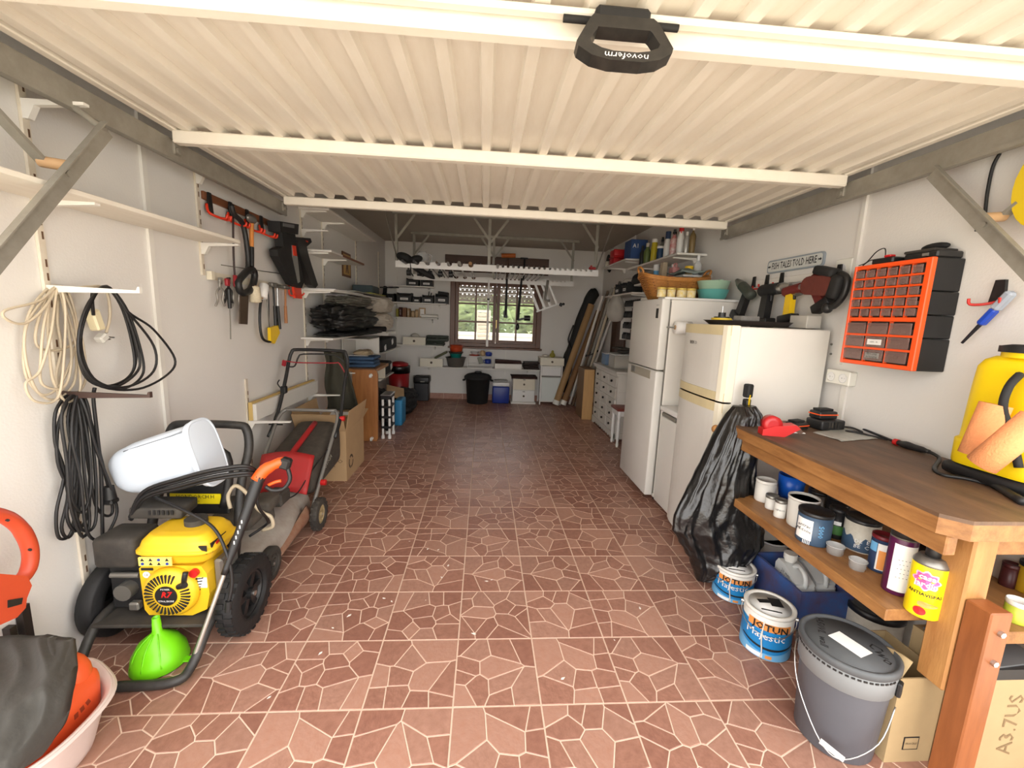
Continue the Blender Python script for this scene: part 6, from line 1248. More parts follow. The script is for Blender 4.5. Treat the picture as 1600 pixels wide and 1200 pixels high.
# rods lying across the bars
ROD = [mat('rod_black', (30, 27, 25), 0.4), mat('rod_brown', (84, 62, 46), 0.4), mat('rod_grey', (120, 112, 102), 0.4)]; CORK = mat('cork_grip', (150, 116, 80), 0.8)
rn = ['black rod with bulky reel, first in the notches from the left', 'black rod with reel, second from the left', 'grey rod with dark reel, third from the left', 'brown rod with hanging reel, fourth from the left', 'thin grey rod with small reel, fifth from the left', 'thick grey rod, sixth from the left', 'brown handled rod, seventh from the left', 'grey rod pointing up beside the middle post']
for k in range(8):
    x = bg[k] if k < len(bg) else sm_[0]; r_ = 0.014 if k < 5 or k == 7 else 0.02; za = ZR+0.0375-0.012-0.027+r_+0.001
    t2 = thing('fishing_rod', rn[k], 'fishing rod', (x, YR0, za), group='rods on the ceiling rack'); q = B(t2)
    q.cyl((x, YR0-0.22, za), (x, YR0+0.28, za), r_, n=10); q.o('grip', CORK if k in (6,) else ROD[[0, 0, 2, 1, 2, 2, 1, 2][k]], t2)
    q = B(t2); q.cyl((x, YR0+0.28, za), (x, YR1+0.5, za-0.045), r_*0.7, r_*0.3, 8); q.o('blank', ROD[[0, 0, 0, 1, 2, 2, 1, 0][k]], t2)
    if k < 5: q = B(t2); q.cyl((x-0.02, YR0+0.16, za-0.09), (x+0.03, YR0+0.16, za-0.09), 0.035, n=14); q.box((x, YR0+0.16, za-0.045), (0.014, 0.05, 0.08)); q.cyl((x+0.03, YR0+0.16, za-0.09), (x+0.06, YR0+0.14, za-0.13), 0.006, n=6); q.o('reel', BLK, t2)
for k in range(10):
    x = sm_[k+1]; t2 = thing('thin_rod', 'slender dark rod, number %s of ten slotted right of the middle post' % ['one', 'two', 'three', 'four', 'five', 'six', 'seven', 'eight', 'nine', 'ten'][k], 'fishing rod', (x, YR0, ZR+0.014), group='rods on the ceiling rack'); q = B(t2); q.cyl((x, YR0-0.05, ZR+0.022), (sm2[k+1], YR1+0.25, ZR-0.018), 0.009, 0.004, 8); q.o('blank', ROD[k % 3], t2)
# dark net cover and reels on the left end
t = thing('rod_cover', 'black fabric reel cover slung over the left end of the rod rack', 'cover', (-0.85, 3.69, 2.03)); q = B(t)
q.ell((-0.86, YR0-0.02, 2.075), (0.10, 0.09, 0.055), 16, 10, Euler((0, 0.35, 0))); q.ell((-0.74, YR0, 2.065), (0.085, 0.08, 0.045), 14, 8, Euler((0, -0.3, 0))); q.ell((-0.66, YR0+0.10, 1.93), (0.15, 0.07, 0.035), 14, 8, Euler((0, 0.45, 0))); q.tube([(-0.80, YR0-0.03, 2.05), (-0.79, YR0-0.03, 1.96), (-0.80, YR0-0.03, 1.90)], 0.005, 6); q.o('fabric', BLKM, t)
t = thing('glass_jug', 'upturned clear glass jug on the rod rack', 'jug', (-0.58, 3.95, 2.0)); c = pY(660, 408, 3.95); q = B(); 
jp = V((c.x, 3.95, ZR+0.035)); t.location = jp; W[t] = Matrix.Translation(jp); q.lathe([(0.055, 0), (0.06, 0.02), (0.075, 0.07), (0.07, 0.12), (0.04, 0.15), (0.0001, 0.152)], 22); q.o('bowl', CLEAR, t); q = B(); q.tube([(0.06, 0, 0.02), (0.11, 0, 0.04), (0.11, 0, 0.10), (0.068, 0, 0.12)], 0.007, 8, sm=4); q.o('handle', CLEAR, t)
q = B(); q.bb(-0.56, -0.40, 4.05, 4.15, ZR+0.05, ZR+0.14); 
# board with hanging hooks above the window
t = thing('tool_board', 'dark wooden board with metal pegs above the window', 'board', (0.26, YB-0.01, 2.15)); q = B(t); q.bb(-0.60, 1.13, YB-0.024, YB-0.001, 2.16, 2.43, 0.002); q.o('plank', WOODD, t)
for k in range(18): x = -0.45+k*0.088; q = B(t); q.cyl((x, YB-0.024, 2.26), (x, YB-0.09, 2.30), 0.004, n=6); q.o('peg', STEEL, t)
t = thing('mallet', 'hammer with orange wooden head standing over the tool board', 'hammer', (0.42, YB-0.07, 2.18)); c = pB(794, 400, 0.12); q = B(t); q.cyl((c.x-0.11, c.y, c.z), (c.x+0.12, c.y, c.z+0.012), 0.034, n=16); q.o('head', mat('orange_wood', (196, 104, 40), 0.5), t); q = B(t); q.cyl((c.x, c.y, c.z-0.03), (c.x-0.005, c.y, c.z-0.42), 0.016, n=10); q.o('handle', WOODD, t)
t = thing('claw_hammer', 'black hammer hanging beside the orange headed one', 'hammer', (0.7, YB-0.07, 2.18)); c = pB(819, 404, 0.12); q = B(t); q.box((c.x, c.y, c.z), (0.13, 0.03, 0.03), None, 0.008); q.o('head', BLK, t); q = B(t); q.cyl((c.x+0.01, c.y, c.z-0.015), (c.x+0.0, c.y, c.z-0.34), 0.015, n=10); q.o('handle', BLKM, t)
# things dangling in front of the window
t = thing('hanging_pole', 'thin white pole hanging from the rear bar in front of the window', 'pole', (0.11, 4.90, 1.15)); a, b2 = pY(764, 438, 4.90), pY(761, 531, 4.90); q = B(t); q.cyl(a, b2, 0.014, n=10); q.o('pole', WHTC, t); q = B(t); q.cyl(a.lerp(b2, 0.30), a.lerp(b2, 0.33), 0.018, n=10); q.o('collar', BLK, t); q = B(t); q.cyl(b2, b2+V((0.002, 0, -0.10)), 0.020, n=10); q.o('tip', WHTC, t)
for (x, y0, y1, lb, hook_) in ((792, 440, 494, 'black folded rod holder hanging before the right window sash, left of two', 0), (815, 440, 500, 'black fishing rod with reel hanging before the right window sash', 1)):
    t = thing('hanging_rod', lb, 'fishing rod', pY(x, y1, 4.90)); a, b2 = pY(x, y0, 4.90), pY(x-(2 if not hook_ else 6), y1, 4.90); q = B(t); q.cyl(a+V((0, 0, 0.05)), b2, 0.014, 0.022, 10); q.o('rod', BLKM, t)
    if hook_: c = pY(822, 497, 4.90); q = B(t); q.cyl(c+V((-0.03, 0, 0)), c+V((0.06, 0, 0.0)), 0.04, n=14); q.bar(b2, c, 0.02, 0.03); q.ell(b2+V((0.0, 0, -0.10)), (0.03, 0.03, 0.05), 10, 6); q.o('reel', BLK, t)
    else: q = B(t); q.box(b2, (0.06, 0.04, 0.05), None, 0.01); q.box(b2+V((-0.02, 0, 0.05)), (0.03, 0.03, 0.06)); q.o('clamp', BLK, t)
# white folding ladder section
t = thing('folding_ladder', 'small white slatted ladder hanging askew from the rod rack', 'ladder', pY(850, 486, 4.98))
yL = 5.0; tl, tr, bl, br = pY(821, 443, yL), pY(857, 436, yL), pY(838, 487, yL), pY(873, 475, yL)
for u in (0.10, 0.38, 0.64, 0.92):
    q = B(t); q.bar(tl.lerp(tr, u), bl.lerp(br, u), 0.030 if u > 0.1 else 0.036, 0.020, up=(0, 1, 0)); q.o('slat', WHTC, t)
q = B(t); q.bar(tl, tr, 0.022, 0.024, up=(0, 1, 0)); q.o('rail', WHTC, t); q = B(t); q.bar(bl+V((0, -0.02, 0)), br+V((0, -0.02, 0)), 0.022, 0.022, up=(0, 1, 0)); q.o('rail', WHTC, t)
c = br+V((0.03, -0.02, -0.01)); q = B(t); q.box(c, (0.05, 0.03, 0.05), Euler((0, 0.5, 0)), 0.008); q.ell(c+V((0.04, 0, 0.01)), (0.02, 0.02, 0.02), 8, 6); q.o('clamp', BLK, t)
q = B(t); q.tube([pY(856, 438, 4.92), pY(854, 452, 4.92), pY(852, 468, 4.92), pY(859, 470, 4.92)], 0.018, 8, sm=4); q.o('strap', GSK, t)
t = thing('red_clip', 'small red clip on the right end of the rod rack', 'clip', (1.34, 3.72, 2.04)); q = B(t); q.box((1.345, YR0, 2.062), (0.08, 0.04, 0.03), None, 0.006); q.box((1.33, YR0, 2.085), (0.02, 0.02, 0.02)); q.o('clip', mat('deep_red_plastic'), t)
# ------------------------------------------------------------------ left wall: uprights, ducts, shelves
SLOTM = mat('slot_shadow_rust', (96, 70, 50), 0.9)
def upright(label, y, z0, z1, slots=True):
    t = thing('shelf_upright', label, 'upright', (XL+0.006, y, z0)); q = B(t); q.bb(XL+0.0005, XL+0.012, y-0.013, y+0.013, z0, z1, 0.001); q.o('channel', mat('old_white_paint', (222, 214, 198), 0.5, n=0.35, s=10, c2=(180, 160, 130)), t)
    if slots:
        s0 = None; n = int((z1-z0-0.06)/0.05)
        for k in range(n):
            if k % 3 == 1 and slots != 2: continue
            if s0 is None: q = B(); q.box((0, 0, 0), (0.002, 0.006, 0.028)); s0 = q.o('slot', SLOTM, t); o_ = s0
            else: o_ = s0.copy(); col.objects.link(o_)
            o_.location = (XL+0.0125-t.location.x, 0.004, 0.05+k*0.05)
    return t
upright('rusty slotted upright nearest the camera on the left wall behind the cable coils', 0.365, 0.03, 2.25)
upright('white slotted upright behind the red tool hooks on the left wall', 1.27, 1.62, 2.25)
upright('white slotted upright beside the black chainsaw cover', 2.65, 0.50, 2.40); upright('white slotted upright under the picture on the left wall', 3.14, 0.45, 2.45); upright('white slotted upright midway along the far left shelves', 4.25, 0.45, 2.45); upright('white slotted upright in the far left corner of the left wall', 5.40, 0.45, 2.35); upright('white slotted upright behind the mower handle', 1.64, 0.20, 0.95)
conduit('white cable duct running down the left wall between the cable coils and tools', [(XL+0.008, 0.89, 2.55), (XL+0.008, 0.89, 0.35)], 0.028, 0.014, 'L')
t = thing('wall_shelf', 'long bare white shelf on brackets high on the near left wall', 'shelf', (XL+0.17, 0.45, 1.79)); q = B(t); q.bb(XL+0.004, -1.335, -0.42, 1.24, 1.805, 1.823, 0.002); q.o('board', mat('grainy_white_board', (226, 220, 208), 0.6, n=0.25, s=8, st=(6, 0.8, 6), c2=(200, 188, 168)), t)
for y in (0.365, 1.27): bracket(t, 'L', y, 1.8045, 0.22)
t = thing('empty_bracket', 'white shelf bracket without a shelf at the top of the near left wall', 'bracket', (XL, 0.365, 2.14)); bracket(t, 'L', 0.365, 2.14, 0.22)
t = thing('empty_bracket', 'white bracket without a shelf above the red tool hooks', 'bracket', (XL, 1.27, 2.18)); bracket(t, 'L', 1.27, 2.19, 0.12)
q = B(); q.tube([pL(346, 414, 0.006), pL(440, 428, 0.006)], 0.003, 6); q.solo('nail', GSK, 'thin wire line fixed to the wall under the axe', 'wire')
# cable hooks
def cable_hook(label, z, m):
    t = thing('cable_hook', label, 'hook', (XL+0.012, 0.365, z)); q = B(t); q.prism([(0.012, 0.014), (0.33, 0.007), (0.335, 0.020), (0.342, 0.020), (0.342, -0.003), (0.05, -0.012), (0.012, -0.035)], 0.358, 0.372, f=lambda a, b, d: (XL+a, d, z+b)); q.o('arm', m, t); return t
cable_hook('white bracket hook holding the cream and black cable coils', 1.486, WHT); cable_hook('dark brown bracket hook holding the black cable bundle', 1.079, mat('dark_brown_paint', (66, 48, 42), 0.5))
CCR = mat('cream_cable', (198, 184, 160), 0.5); CBK = mat('black_cable', (28, 27, 28), 0.5)
def coil(name, label, m, loops, r, d0, extra=None, step=0.009):
    t = thing(name, label, 'cable', pL(loops[0][0][0], loops[0][0][1], d0))
    q = B(t)
    for k, L_ in enumerate(loops): q.tube([pL(px, py, d0 + step*((k*3) % 5) - (0.02 if j in (0,) else 0.0)) for j, (px, py) in enumerate(L_)], r, 7, closed=True, sm=6)
    q.o('loops', m, t); return t
cl_ = [[(85, 446), (50, 480), (38, 530), (42, 590), (80, 625), (115, 600), (118, 540), (100, 480)], [(88, 447), (62, 470), (8, 485), (12, 500), (40, 505), (70, 480)], [(85, 446), (60, 500), (58, 540), (90, 547), (118, 530), (110, 480)], [(90, 448), (80, 520), (62, 580), (40, 600), (55, 627), (90, 622), (100, 560), (102, 480)], [(86, 447), (75, 490), (78, 560), (85, 600), (105, 628), (125, 610), (122, 560), (108, 500)], [(95, 449), (90, 500), (96, 545), (88, 590), (100, 622), (132, 600), (130, 540), (112, 480)], [(88, 448), (70, 500), (64, 560), (66, 600), (100, 605), (112, 560), (104, 500)], [(92, 448), (45, 500), (40, 560), (62, 615), (95, 600), (120, 530), (112, 470)]]
t = coil('cable_coil', 'tangled cream extension cable hanging on the white bracket hook', CCR, cl_, 0.0044, 0.030)
q = B(t); q.tube([pL(110, 452, 0.05), pL(140, 448, 0.06), pL(165, 452, 0.06), pL(172, 490, 0.06), pL(166, 520, 0.06)], 0.0055, 7, sm=5); q.o('plug_lead', CCR, t)
a = pL(148, 500, 0.06); q = B(t); q.box(a, (0.04, 0.038, 0.085), Euler((0.25, 0, 0)), 0.006); q.o('connector', mat('ivory_plastic', (224, 212, 176), 0.4), t)
a = pL(160, 528, 0.06); q = B(t); q.bar(a+V((0, -0.02, -0.012)), a+V((0, 0.012, 0.012)), 0.036, 0.03, b=0.006); pl = q.o('plug', mat('grey_white_plug', (206, 204, 196), 0.4), t)
for s in (-1, 1): q = B(t); q.cyl(a+V((s*0.009, 0.012, s*0.004)), a+V((s*0.009, 0.045, -0.004+s*0.004)), 0.0035, n=8); q.o('pin', STEEL, pl)
bl_ = [[(165, 448), (135, 480), (122, 540), (135, 590), (170, 604), (205, 585), (212, 545), (190, 480)], [(165, 447), (138, 480), (124, 545), (140, 588), (180, 604), (215, 580), (216, 550), (195, 485)], [(166, 447), (140, 478), (126, 535), (145, 590), (190, 607), (220, 590), (223, 560), (200, 487)], [(166, 448), (133, 485), (123, 550), (150, 597), (200, 604), (240, 580), (240, 540), (198, 485)], [(167, 447), (136, 482), (125, 545), (150, 600), (215, 608), (262, 585), (273, 560), (240, 515), (200, 487)], [(164, 449), (137, 480), (124, 530), (140, 585), (165, 603), (200, 590), (210, 560), (192, 485)]]
t = coil('cable_coil', 'black cable coil hung over the end of the white bracket hook', CBK, bl_, 0.0052, 0.10, step=0.008)
q = B(t); q.tube([pL(145, 450, 0.10), pL(144, 470, 0.10), pL(146, 492, 0.08)], 0.006, 7, sm=4); q.o('lead', CBK, t)
kl_ = [[(112, 618), (88, 640), (86, 690), (100, 740), (88, 800), (92, 840), (112, 830), (120, 760), (118, 680)], [(115, 618), (96, 650), (104, 720), (110, 790), (128, 838), (140, 815), (132, 740), (126, 660)], [(118, 620), (106, 660), (118, 740), (104, 800), (118, 830), (138, 800), (140, 720), (132, 650)], [(120, 620), (112, 680), (126, 750), (136, 830), (160, 842), (182, 805), (176, 770), (150, 700), (134, 640)], [(124, 620), (118, 690), (112, 760), (126, 825), (148, 820), (150, 760), (144, 680), (136, 630)], [(116, 619), (92, 660), (90, 720), (106, 770), (96, 825), (110, 838), (124, 790), (122, 700)], [(122, 620), (114, 660), (108, 720), (112, 780), (130, 800), (142, 760), (138, 690)], [(130, 622), (132, 680), (140, 740), (150, 790), (166, 806), (176, 795), (164, 740), (148, 680)]]
t = coil('cable_coil', 'thick bundle of black cable hanging from the dark bracket hook', CBK, kl_, 0.0056, 0.05, step=0.010)
q = B(t); q.tube([pL(148, 606, 0.10), pL(146, 625, 0.09), pL(152, 680, 0.08), pL(158, 740, 0.07), pL(160, 830, 0.06), pL(161, 850, 0.06)], 0.0066, 7, sm=5); q.o('tail', CBK, t)
a = pL(171, 772, 0.075); q = B(t); q.cyl(a+V((0, 0, 0.035)), a+V((0, 0, -0.02)), 0.018, 0.024, 14); q.box(a+V((0, 0, -0.032)), (0.045, 0.045, 0.022), None, 0.006); q.o('plug', BLK, t)
# ------------------------------------------------------------------ tool hooks on the left wall
t = thing('hook_rail', 'brown wooden rail with red hooks and black clips high on the left wall', 'rail', (XL+0.01, 1.77, 2.04)); a, b2 = pL(316, 300, 0.01), pL(430, 365, 0.01)
q = B(t); q.bb(XL+0.001, XL+0.018, a.y, b2.y+0.15, 2.055, 2.10, 0.002); q.o('rail', mat('brown_rail', (120, 72, 44), 0.5), t)
ys = [pL(px, py, 0.03).y for px, py in ((329, 315), (362, 332), (388, 345), (410, 355))]
for y in ys:
    q = B(t); q.prism([(y-0.012, 2.10), (y+0.012, 2.10), (y+0.024, 1.985), (y-0.024, 1.985)], XL+0.0185, XL+0.030, 'yz'); c_ = q.o('clip', BLK, t)
    q = B(t); q.tube([(XL+0.024, y-0.03, 2.03), (XL+0.035, y-0.035, 1.985), (XL+0.06, y-0.02, 1.968), (XL+0.06, y+0.08, 1.968), (XL+0.09, y+0.08, 1.968), (XL+0.095, y+0.08, 1.99)], 0.0075, 8, sm=3); q.o('hook', REDO, c_)
    q = B(t); q.tube([(XL+0.06, y+0.04, 1.968), (XL+0.09, y+0.04, 1.968), (XL+0.096, y+0.04, 1.99)], 0.007, 8, sm=3); q.o('hook_prong', REDO, c_)
def stick(name, label, cat, pts, r, m, d=0.07, n=10, sm=4, extra=None):
    t = thing(name, label, cat, pL(pts[-1][0], pts[-1][1], d)); q = B(t); q.tube([pL(x, y, d) for x, y in pts], r, n, sm=sm); q.o('shaft', m, t); return t
t = stick('cane', 'thin dark rod with red tip hanging from the red hooks', 'rod', [(364, 334), (365, 400), (367, 434)], 0.006, mat('dark_rod', (50, 34, 32), 0.5), 0.06); q = B(t); q.tube([pL(367, 430, 0.06), pL(368, 448, 0.06)], 0.012, 8); q.o('tip', mat('dark_red_plastic', (150, 30, 40), 0.5), t)
t = stick('bow_saw', 'black bow saw hanging from the red hooks', 'saw', [(361, 320), (366, 335), (379, 350), (386, 385), (388, 415), (384, 428)], 0.016, BLK, 0.07); q = B(t); P_ = [pL(x, y, 0.075) for x, y in ((372, 442), (380, 430), (392, 420), (398, 430), (392, 452), (378, 458))]; q.tube(P_, 0.022, 10, closed=True, sm=3); q.o('handle', BLK, t)
A_, C_ = pL(377, 452, 0.07), pL(380, 506, 0.07); q = B(t); q.prism([(pL(375, 456, 0.07).y, pL(375, 456, 0.07).z), (pL(388, 456, 0.07).y, pL(388, 456, 0.07).z), (pL(386, 507, 0.07).y, pL(386, 507, 0.07).z), (pL(374, 506, 0.07).y, pL(374, 506, 0.07).z)], XL+0.066, XL+0.074, 'yz'); q.o('blade_cover', mat('brown_sheath', (70, 56, 44), 0.6), t)
t = thing('hatchet', 'hatchet with orange and black handle hanging head up from the red hooks', 'axe', pL(393, 428, 0.06)); q = B(t); q.cyl(pL(393, 345, 0.07), pL(393, 386, 0.07), 0.014, n=10); q.o('handle', mat('orange_hickory', (214, 138, 66), 0.5), t); q = B(t); q.cyl(pL(393, 386, 0.07), pL(393, 428, 0.07), 0.016, n=10); q.o('grip', BLK, t); q = B(t); q.ell(pL(393, 342, 0.075), (0.02, 0.06, 0.03), 14, 8); q.o('head', TMET, t)
# black chainsaw in its cover
t = thing('chainsaw', 'black pole saw in cover with orange flap hanging at the end of the red hooks', 'chainsaw', pL(470, 465, 0.08)); d = 0.09
def LP(pts, d=0.09): return [(pL(x, y, d).y, pL(x, y, d).z) for x, y in pts]
q = B(t); q.prism(LP([(426, 345), (457, 350), (456, 366), (428, 362)]), XL+0.05, XL+0.14, 'yz'); q.o('head', BLK, t)
q = B(t); q.prism(LP([(434, 362), (455, 364), (460, 395), (470, 440), (466, 450), (452, 444), (428, 400), (427, 390), (437, 385)]), XL+0.06, XL+0.12, 'yz'); q.o('cover', BLKM, t)
q = B(t); q.prism(LP([(455, 370), (478, 372), (480, 378), (472, 385), (474, 395), (480, 415), (490, 445), (486, 450), (480, 445), (462, 400)]), XL+0.07, XL+0.13, 'yz'); q.o('bar_sheath', BLK, t)
q = B(t); q.prism(LP([(449, 383), (453, 384), (458, 402), (462, 440), (459, 442), (450, 400)]), XL+0.121, XL+0.126, 'yz'); q.o('blade', STEEL, t)
q = B(t); q.prism(LP([(462, 447), (473, 448), (475, 467), (465, 466)]), XL+0.055, XL+0.075, 'yz'); q.o('orange_flap', REDO, t); q = B(t); q.prism(LP([(449, 383), (454, 384), (456, 400), (451, 399)]), XL+0.127, XL+0.132, 'yz'); q.o('orange_trigger', REDO, t)
q = B(t); q.prism(LP([(431, 348), (449, 351), (449, 356), (431, 353)]), XL+0.1405, XL+0.143, 'yz'); q.o('badge', mat('grey_badge', (110, 110, 112), 0.5), t)
q = B(t); q.box(pL(476, 377, 0.11), (0.04, 0.06, 0.02), None, 0.004); q.o('red_button', REDO, t)
# lower rail with hand tools
t = thing('hook_rail', 'white tool rail with hand tools below the red hooks on the left wall', 'rail', (XL+0.01, 1.8, 1.63)); a, b2 = pL(322, 430, 0.0), pL(462, 452, 0.0); q = B(t); q.bar((XL+0.010, a.y, a.z), (XL+0.010, b2.y, b2.z), 0.018, 0.045); q.o('rail', CRM, t); q = B(t); q.box((XL+0.02, a.y+0.01, a.z), (0.03, 0.03, 0.05)); q.o('end_block', CRM, t)
for px in (452, 466): a = pL(px, 452, 0.03); q = B(t); q.tube([a+V((0, 0, 0.05)), a+V((0, 0, -0.04)), a+V((0.03, 0.0, -0.05)), a+V((0.05, 0, -0.03))], 0.007, 8, sm=3); q.o('hook', REDO, t)
GRIP = mat('grey_handles', (150, 146, 140), 0.4, 0.5)
def pliers(label, px, m, h=58):
    t = thing('pliers', label, 'pliers', pL(px, 430+h, 0.06))
    for s in (-1, 1): q = B(t); q.tube([pL(px+s*2, 434, 0.06+0.004*s), pL(px-s*1, 446, 0.06+0.004*s), pL(px+s*5, 456, 0.06+0.004*s), pL(px+s*4, 430+h*0.8, 0.06), pL(px+s*7, 430+h, 0.06)], 0.0065, 8, sm=4); q.o('handle', m, t)
    q = B(t); q.box(pL(px, 440, 0.06), (0.014, 0.03, 0.03), None, 0.004); q.o('jaw', TMET, t); return t
pliers('grey long handled pliers, first tool on the lower left rail', 344, GRIP, 48)
t = pliers('red handled snips on the lower left rail', 357, BLK, 44); q = B(t); q.box(pL(355, 441, 0.075), (0.02, 0.035, 0.045), None, 0.006); q.o('red_guard', mat('dark_red_plastic'), t)
t = stick('screwdriver', 'thin spike hanging below the snips on the lower left rail', 'screwdriver', [(359, 480), (360, 505), (360.5, 530)], 0.0035, GSK, 0.06); q = B(t); q.cyl(pL(357, 452, 0.06), pL(359, 482, 0.06), 0.014, 0.010, 10); q.o('handle', BLK, t)
pliers('slim grey pincers beside the bow saw on the lower left rail', 369, GRIP, 50)
SPL = mat('twine', (220, 208, 180), 0.8, n=0.3, s=80)
for px, py, lb, m_, tl in ((399, 460, 'cream ball of twine hanging on the lower left rail', SPL, 0.05), (411, 455, 'white cone of twine hanging askew on the lower left rail', PAPER, -0.5)):
    c = pL(px, py, 0.09); t = thing('twine_spool', lb, 'twine', c); R3 = Matrix.Rotation(tl, 3, 'X'); q = B(); q.lathe([(0.024, -0.055), (0.036, -0.05), (0.030, 0.05), (0.022, 0.055)], 18, rot=R3); q.o('twine', m_, t); q = B(); q.lathe([(0.008, -0.057), (0.012, -0.057), (0.012, 0.06), (0.008, 0.06)], 10, rot=R3); q.o('core', CARD, t)
t = stick('hacksaw', 'hacksaw with black frame and yellow handle on the lower left rail', 'saw', [(413, 455), (407, 475), (406, 505), (410, 528), (420, 534), (425, 532)], 0.009, BLK, 0.06)
q = B(t); q.tube([pL(416, 452, 0.06), pL(418, 480, 0.06), pL(421, 512, 0.06)], 0.005, 6); q.o('blade', TMET, t); q = B(t); q.prism(LP([(420, 512), (432, 508), (435, 520), (427, 537), (421, 533)], 0.06), XL+0.05, XL+0.072, 'yz'); q.o('handle', YEL, t)
for (p0, p1, p2, m1, m2, lb) in (((427, 448), (429, 478), (431, 510), TMET, BLK, 'steel hammer with long black shaft on the lower left rail'), ((433, 450), (434, 478), (437, 514), STEEL, BLK, 'hammer with bright steel neck and black grip on the lower left rail'), ((446, 452), (446, 478), (447, 505), TMET, mat('hickory', (168, 112, 68), 0.5), 'wooden handled hammer, last tool on the lower left rail')):
    t = thing('hammer', lb, 'hammer', pL(p2[0], p2[1], 0.06)); q = B(t); q.box(pL(p0[0], p0[1]-3, 0.06), (0.035, 0.10, 0.03), None, 0.008); q.o('head', TMET, t); q = B(t); q.cyl(pL(*p0, 0.06), pL(*p1, 0.06), 0.008, n=8); q.o('neck', m1 if m1 is STEEL else m2, t); q = B(t); q.cyl(pL(*p1, 0.06), pL(*p2, 0.06), 0.011, 0.013, 10); q.o('grip', m2, t)
t = stick('hook_tool', 'thin wire hook hanging between the hacksaw and hammers', 'hook', [(418, 448), (420, 470), (420, 500)], 0.004, BLK, 0.055)
# ------------------------------------------------------------------ far shelving on the left wall
LS = [(2.33, 2.60, 4.20, 0.27, 'topmost white shelf on the far left wall, empty', (2.65, 3.14)), (1.975, 2.60, 3.62, 0.28, 'white shelf with brown edge above the picture on the left wall', (2.65, 3.14)), (1.63, 2.60, 4.40, 0.29, 'white shelf of papers above the black sacks on the left wall', (2.65, 3.14, 4.25)), (1.195, 2.55, 4.10, 0.29, 'white shelf carrying the black sacks on the left wall', (2.65, 3.14)), (0.915, 3.55, 4.25, 0.30, 'white shelf with an open white box below the black sacks', (3.70, 4.2)), (0.905, 4.30, 5.60, 0.30, 'white shelf with the black tool bag near the far left corner', (4.4, 5.40)), (0.56, 4.22, 5.02, 0.31, 'low grey white shelf beside the red bin on the left wall', (4.3, 4.9))]
for z, y0, y1, l, lb, us in LS: shelf('wall_shelf', lb, 'L', y0, y1, z, l, us)
t = thing('empty_bracket', 'empty white bracket below the topmost far left shelf', 'bracket', (XL, 2.65, 2.15)); bracket(t, 'L', 2.65, 2.15, 0.24)
t = thing('empty_bracket', 'empty white bracket low on the left wall behind the olive garment', 'bracket', (XL, 3.14, 0.78)); bracket(t, 'L', 3.14, 0.80, 0.30)
q = B(); q.bb(XL+0.281, XL+0.288, 2.90, 3.60, 1.957, 1.977); q.solo('shelf_edging', mat('brown_rail'), 'brown edging strip on the shelf above the picture', 'edging')
# picture
a = pL(541, 414, 0.004); t = thing('picture', 'small amber picture of a dark figure on the left wall', 'picture', (XL+0.002, a.y, a.z-0.14)); q = B(t); q.bb(XL+0.001, XL+0.012, a.y-0.15, a.y+0.15, a.z-0.14, a.z+0.14); q.o('frame', mat('picture_brown', (110, 72, 42), 0.5), t); q = B(t); q.bb(XL+0.0121, XL+0.0135, a.y-0.125, a.y+0.125, a.z-0.115, a.z+0.115); q.o('panel', mat('amber_panel', (196, 158, 96), 0.6), t)
q = B(t); q.prism([(a.y+u*0.1, a.z+v*0.1) for u, v in ((-0.1, 0.9), (0.15, 0.9), (0.2, 0.3), (0.45, 0.1), (0.25, -0.05), (0.5, -0.95), (0.2, -0.95), (0.0, -0.3), (-0.3, -0.95), (-0.55, -0.95), (-0.2, 0.0), (-0.4, 0.3))], XL+0.0136, XL+0.0146, 'yz'); q.o('figure', WOODD, t)
# papers on the third shelf
zp = 1.6305
for k, (y0, y1, dx, m_, lb) in enumerate(((2.62, 3.5, 0.30, PAPER, 'white sheet of board lying on the paper shelf'), (3.0, 4.3, 0.36, mat('grey_board', (150, 148, 140), 0.7), 'grey sheet of board under the yellow flyer'), (3.55, 4.25, 0.38, mat('lime_flyer', (190, 184, 60), 0.6, n=0.6, s=12, c2=(60, 66, 50)), 'lime yellow flyer on top of the paper shelf'))):
    q = B(); q.bb(XL+0.02, XL+dx, y0, y1, zp+k*0.010, zp+k*0.010+0.008); q.solo('board_sheet', m_, lb, 'sheet')
q = B(); q.box((XL+0.17, 4.10, zp+0.085), (0.24, 0.4, 0.09), Euler((0, 0.0, 0.05)), 0.01); q.solo('dark_box', mat('teal_grey_box', (56, 70, 74), 0.6), 'dark teal box lying on the paper shelf', 'box')
# sacks
SACK = mat('black_sack', (30, 29, 28), 0.55, b=0.5, bs=18, n=0.3, s=8, c2=(52, 50, 46))
def sack(name, label, c, r, m, seed, sq=2.6, amp=0.12):
    def f(u, v):
        a = 2*PI*u; b = PI*v; cc, ss = math.cos(a), math.sin(a); g = (abs(cc)**sq+abs(ss)**sq)**(-1/sq); k = math.sin(b)**0.5
        d = V((cc*g*k, ss*g*k, -math.cos(b)))
        fold = abs(NZ.noise(V((d.x*1.5+seed, d.y*1.2, d.z*5.0))))+0.6*abs(NZ.noise(V((d.x*4, d.y*3+seed, d.z*9))))
        n = 1.06 + amp*(1.2*NZ.noise(d*1.8+V((seed, 0, 0)))+0.8*NZ.noise(d*4+V((seed, 3, 0)))-1.2*fold)
        return V(c) + V((d.x*r[0]*n, d.y*r[1]*n, d.z*r[2]*(n if d.z > 0 else 1)))
    q = B(); q.surf(f, 72, 44, cu=True); return q.solo(name, m, label, 'sack')
sack('sack', 'bulky black sack lying on the left wall shelf', (XL+0.21, 3.22, 1.368), (0.18, 0.62, 0.125), SACK, 2, 4.5, 0.22)
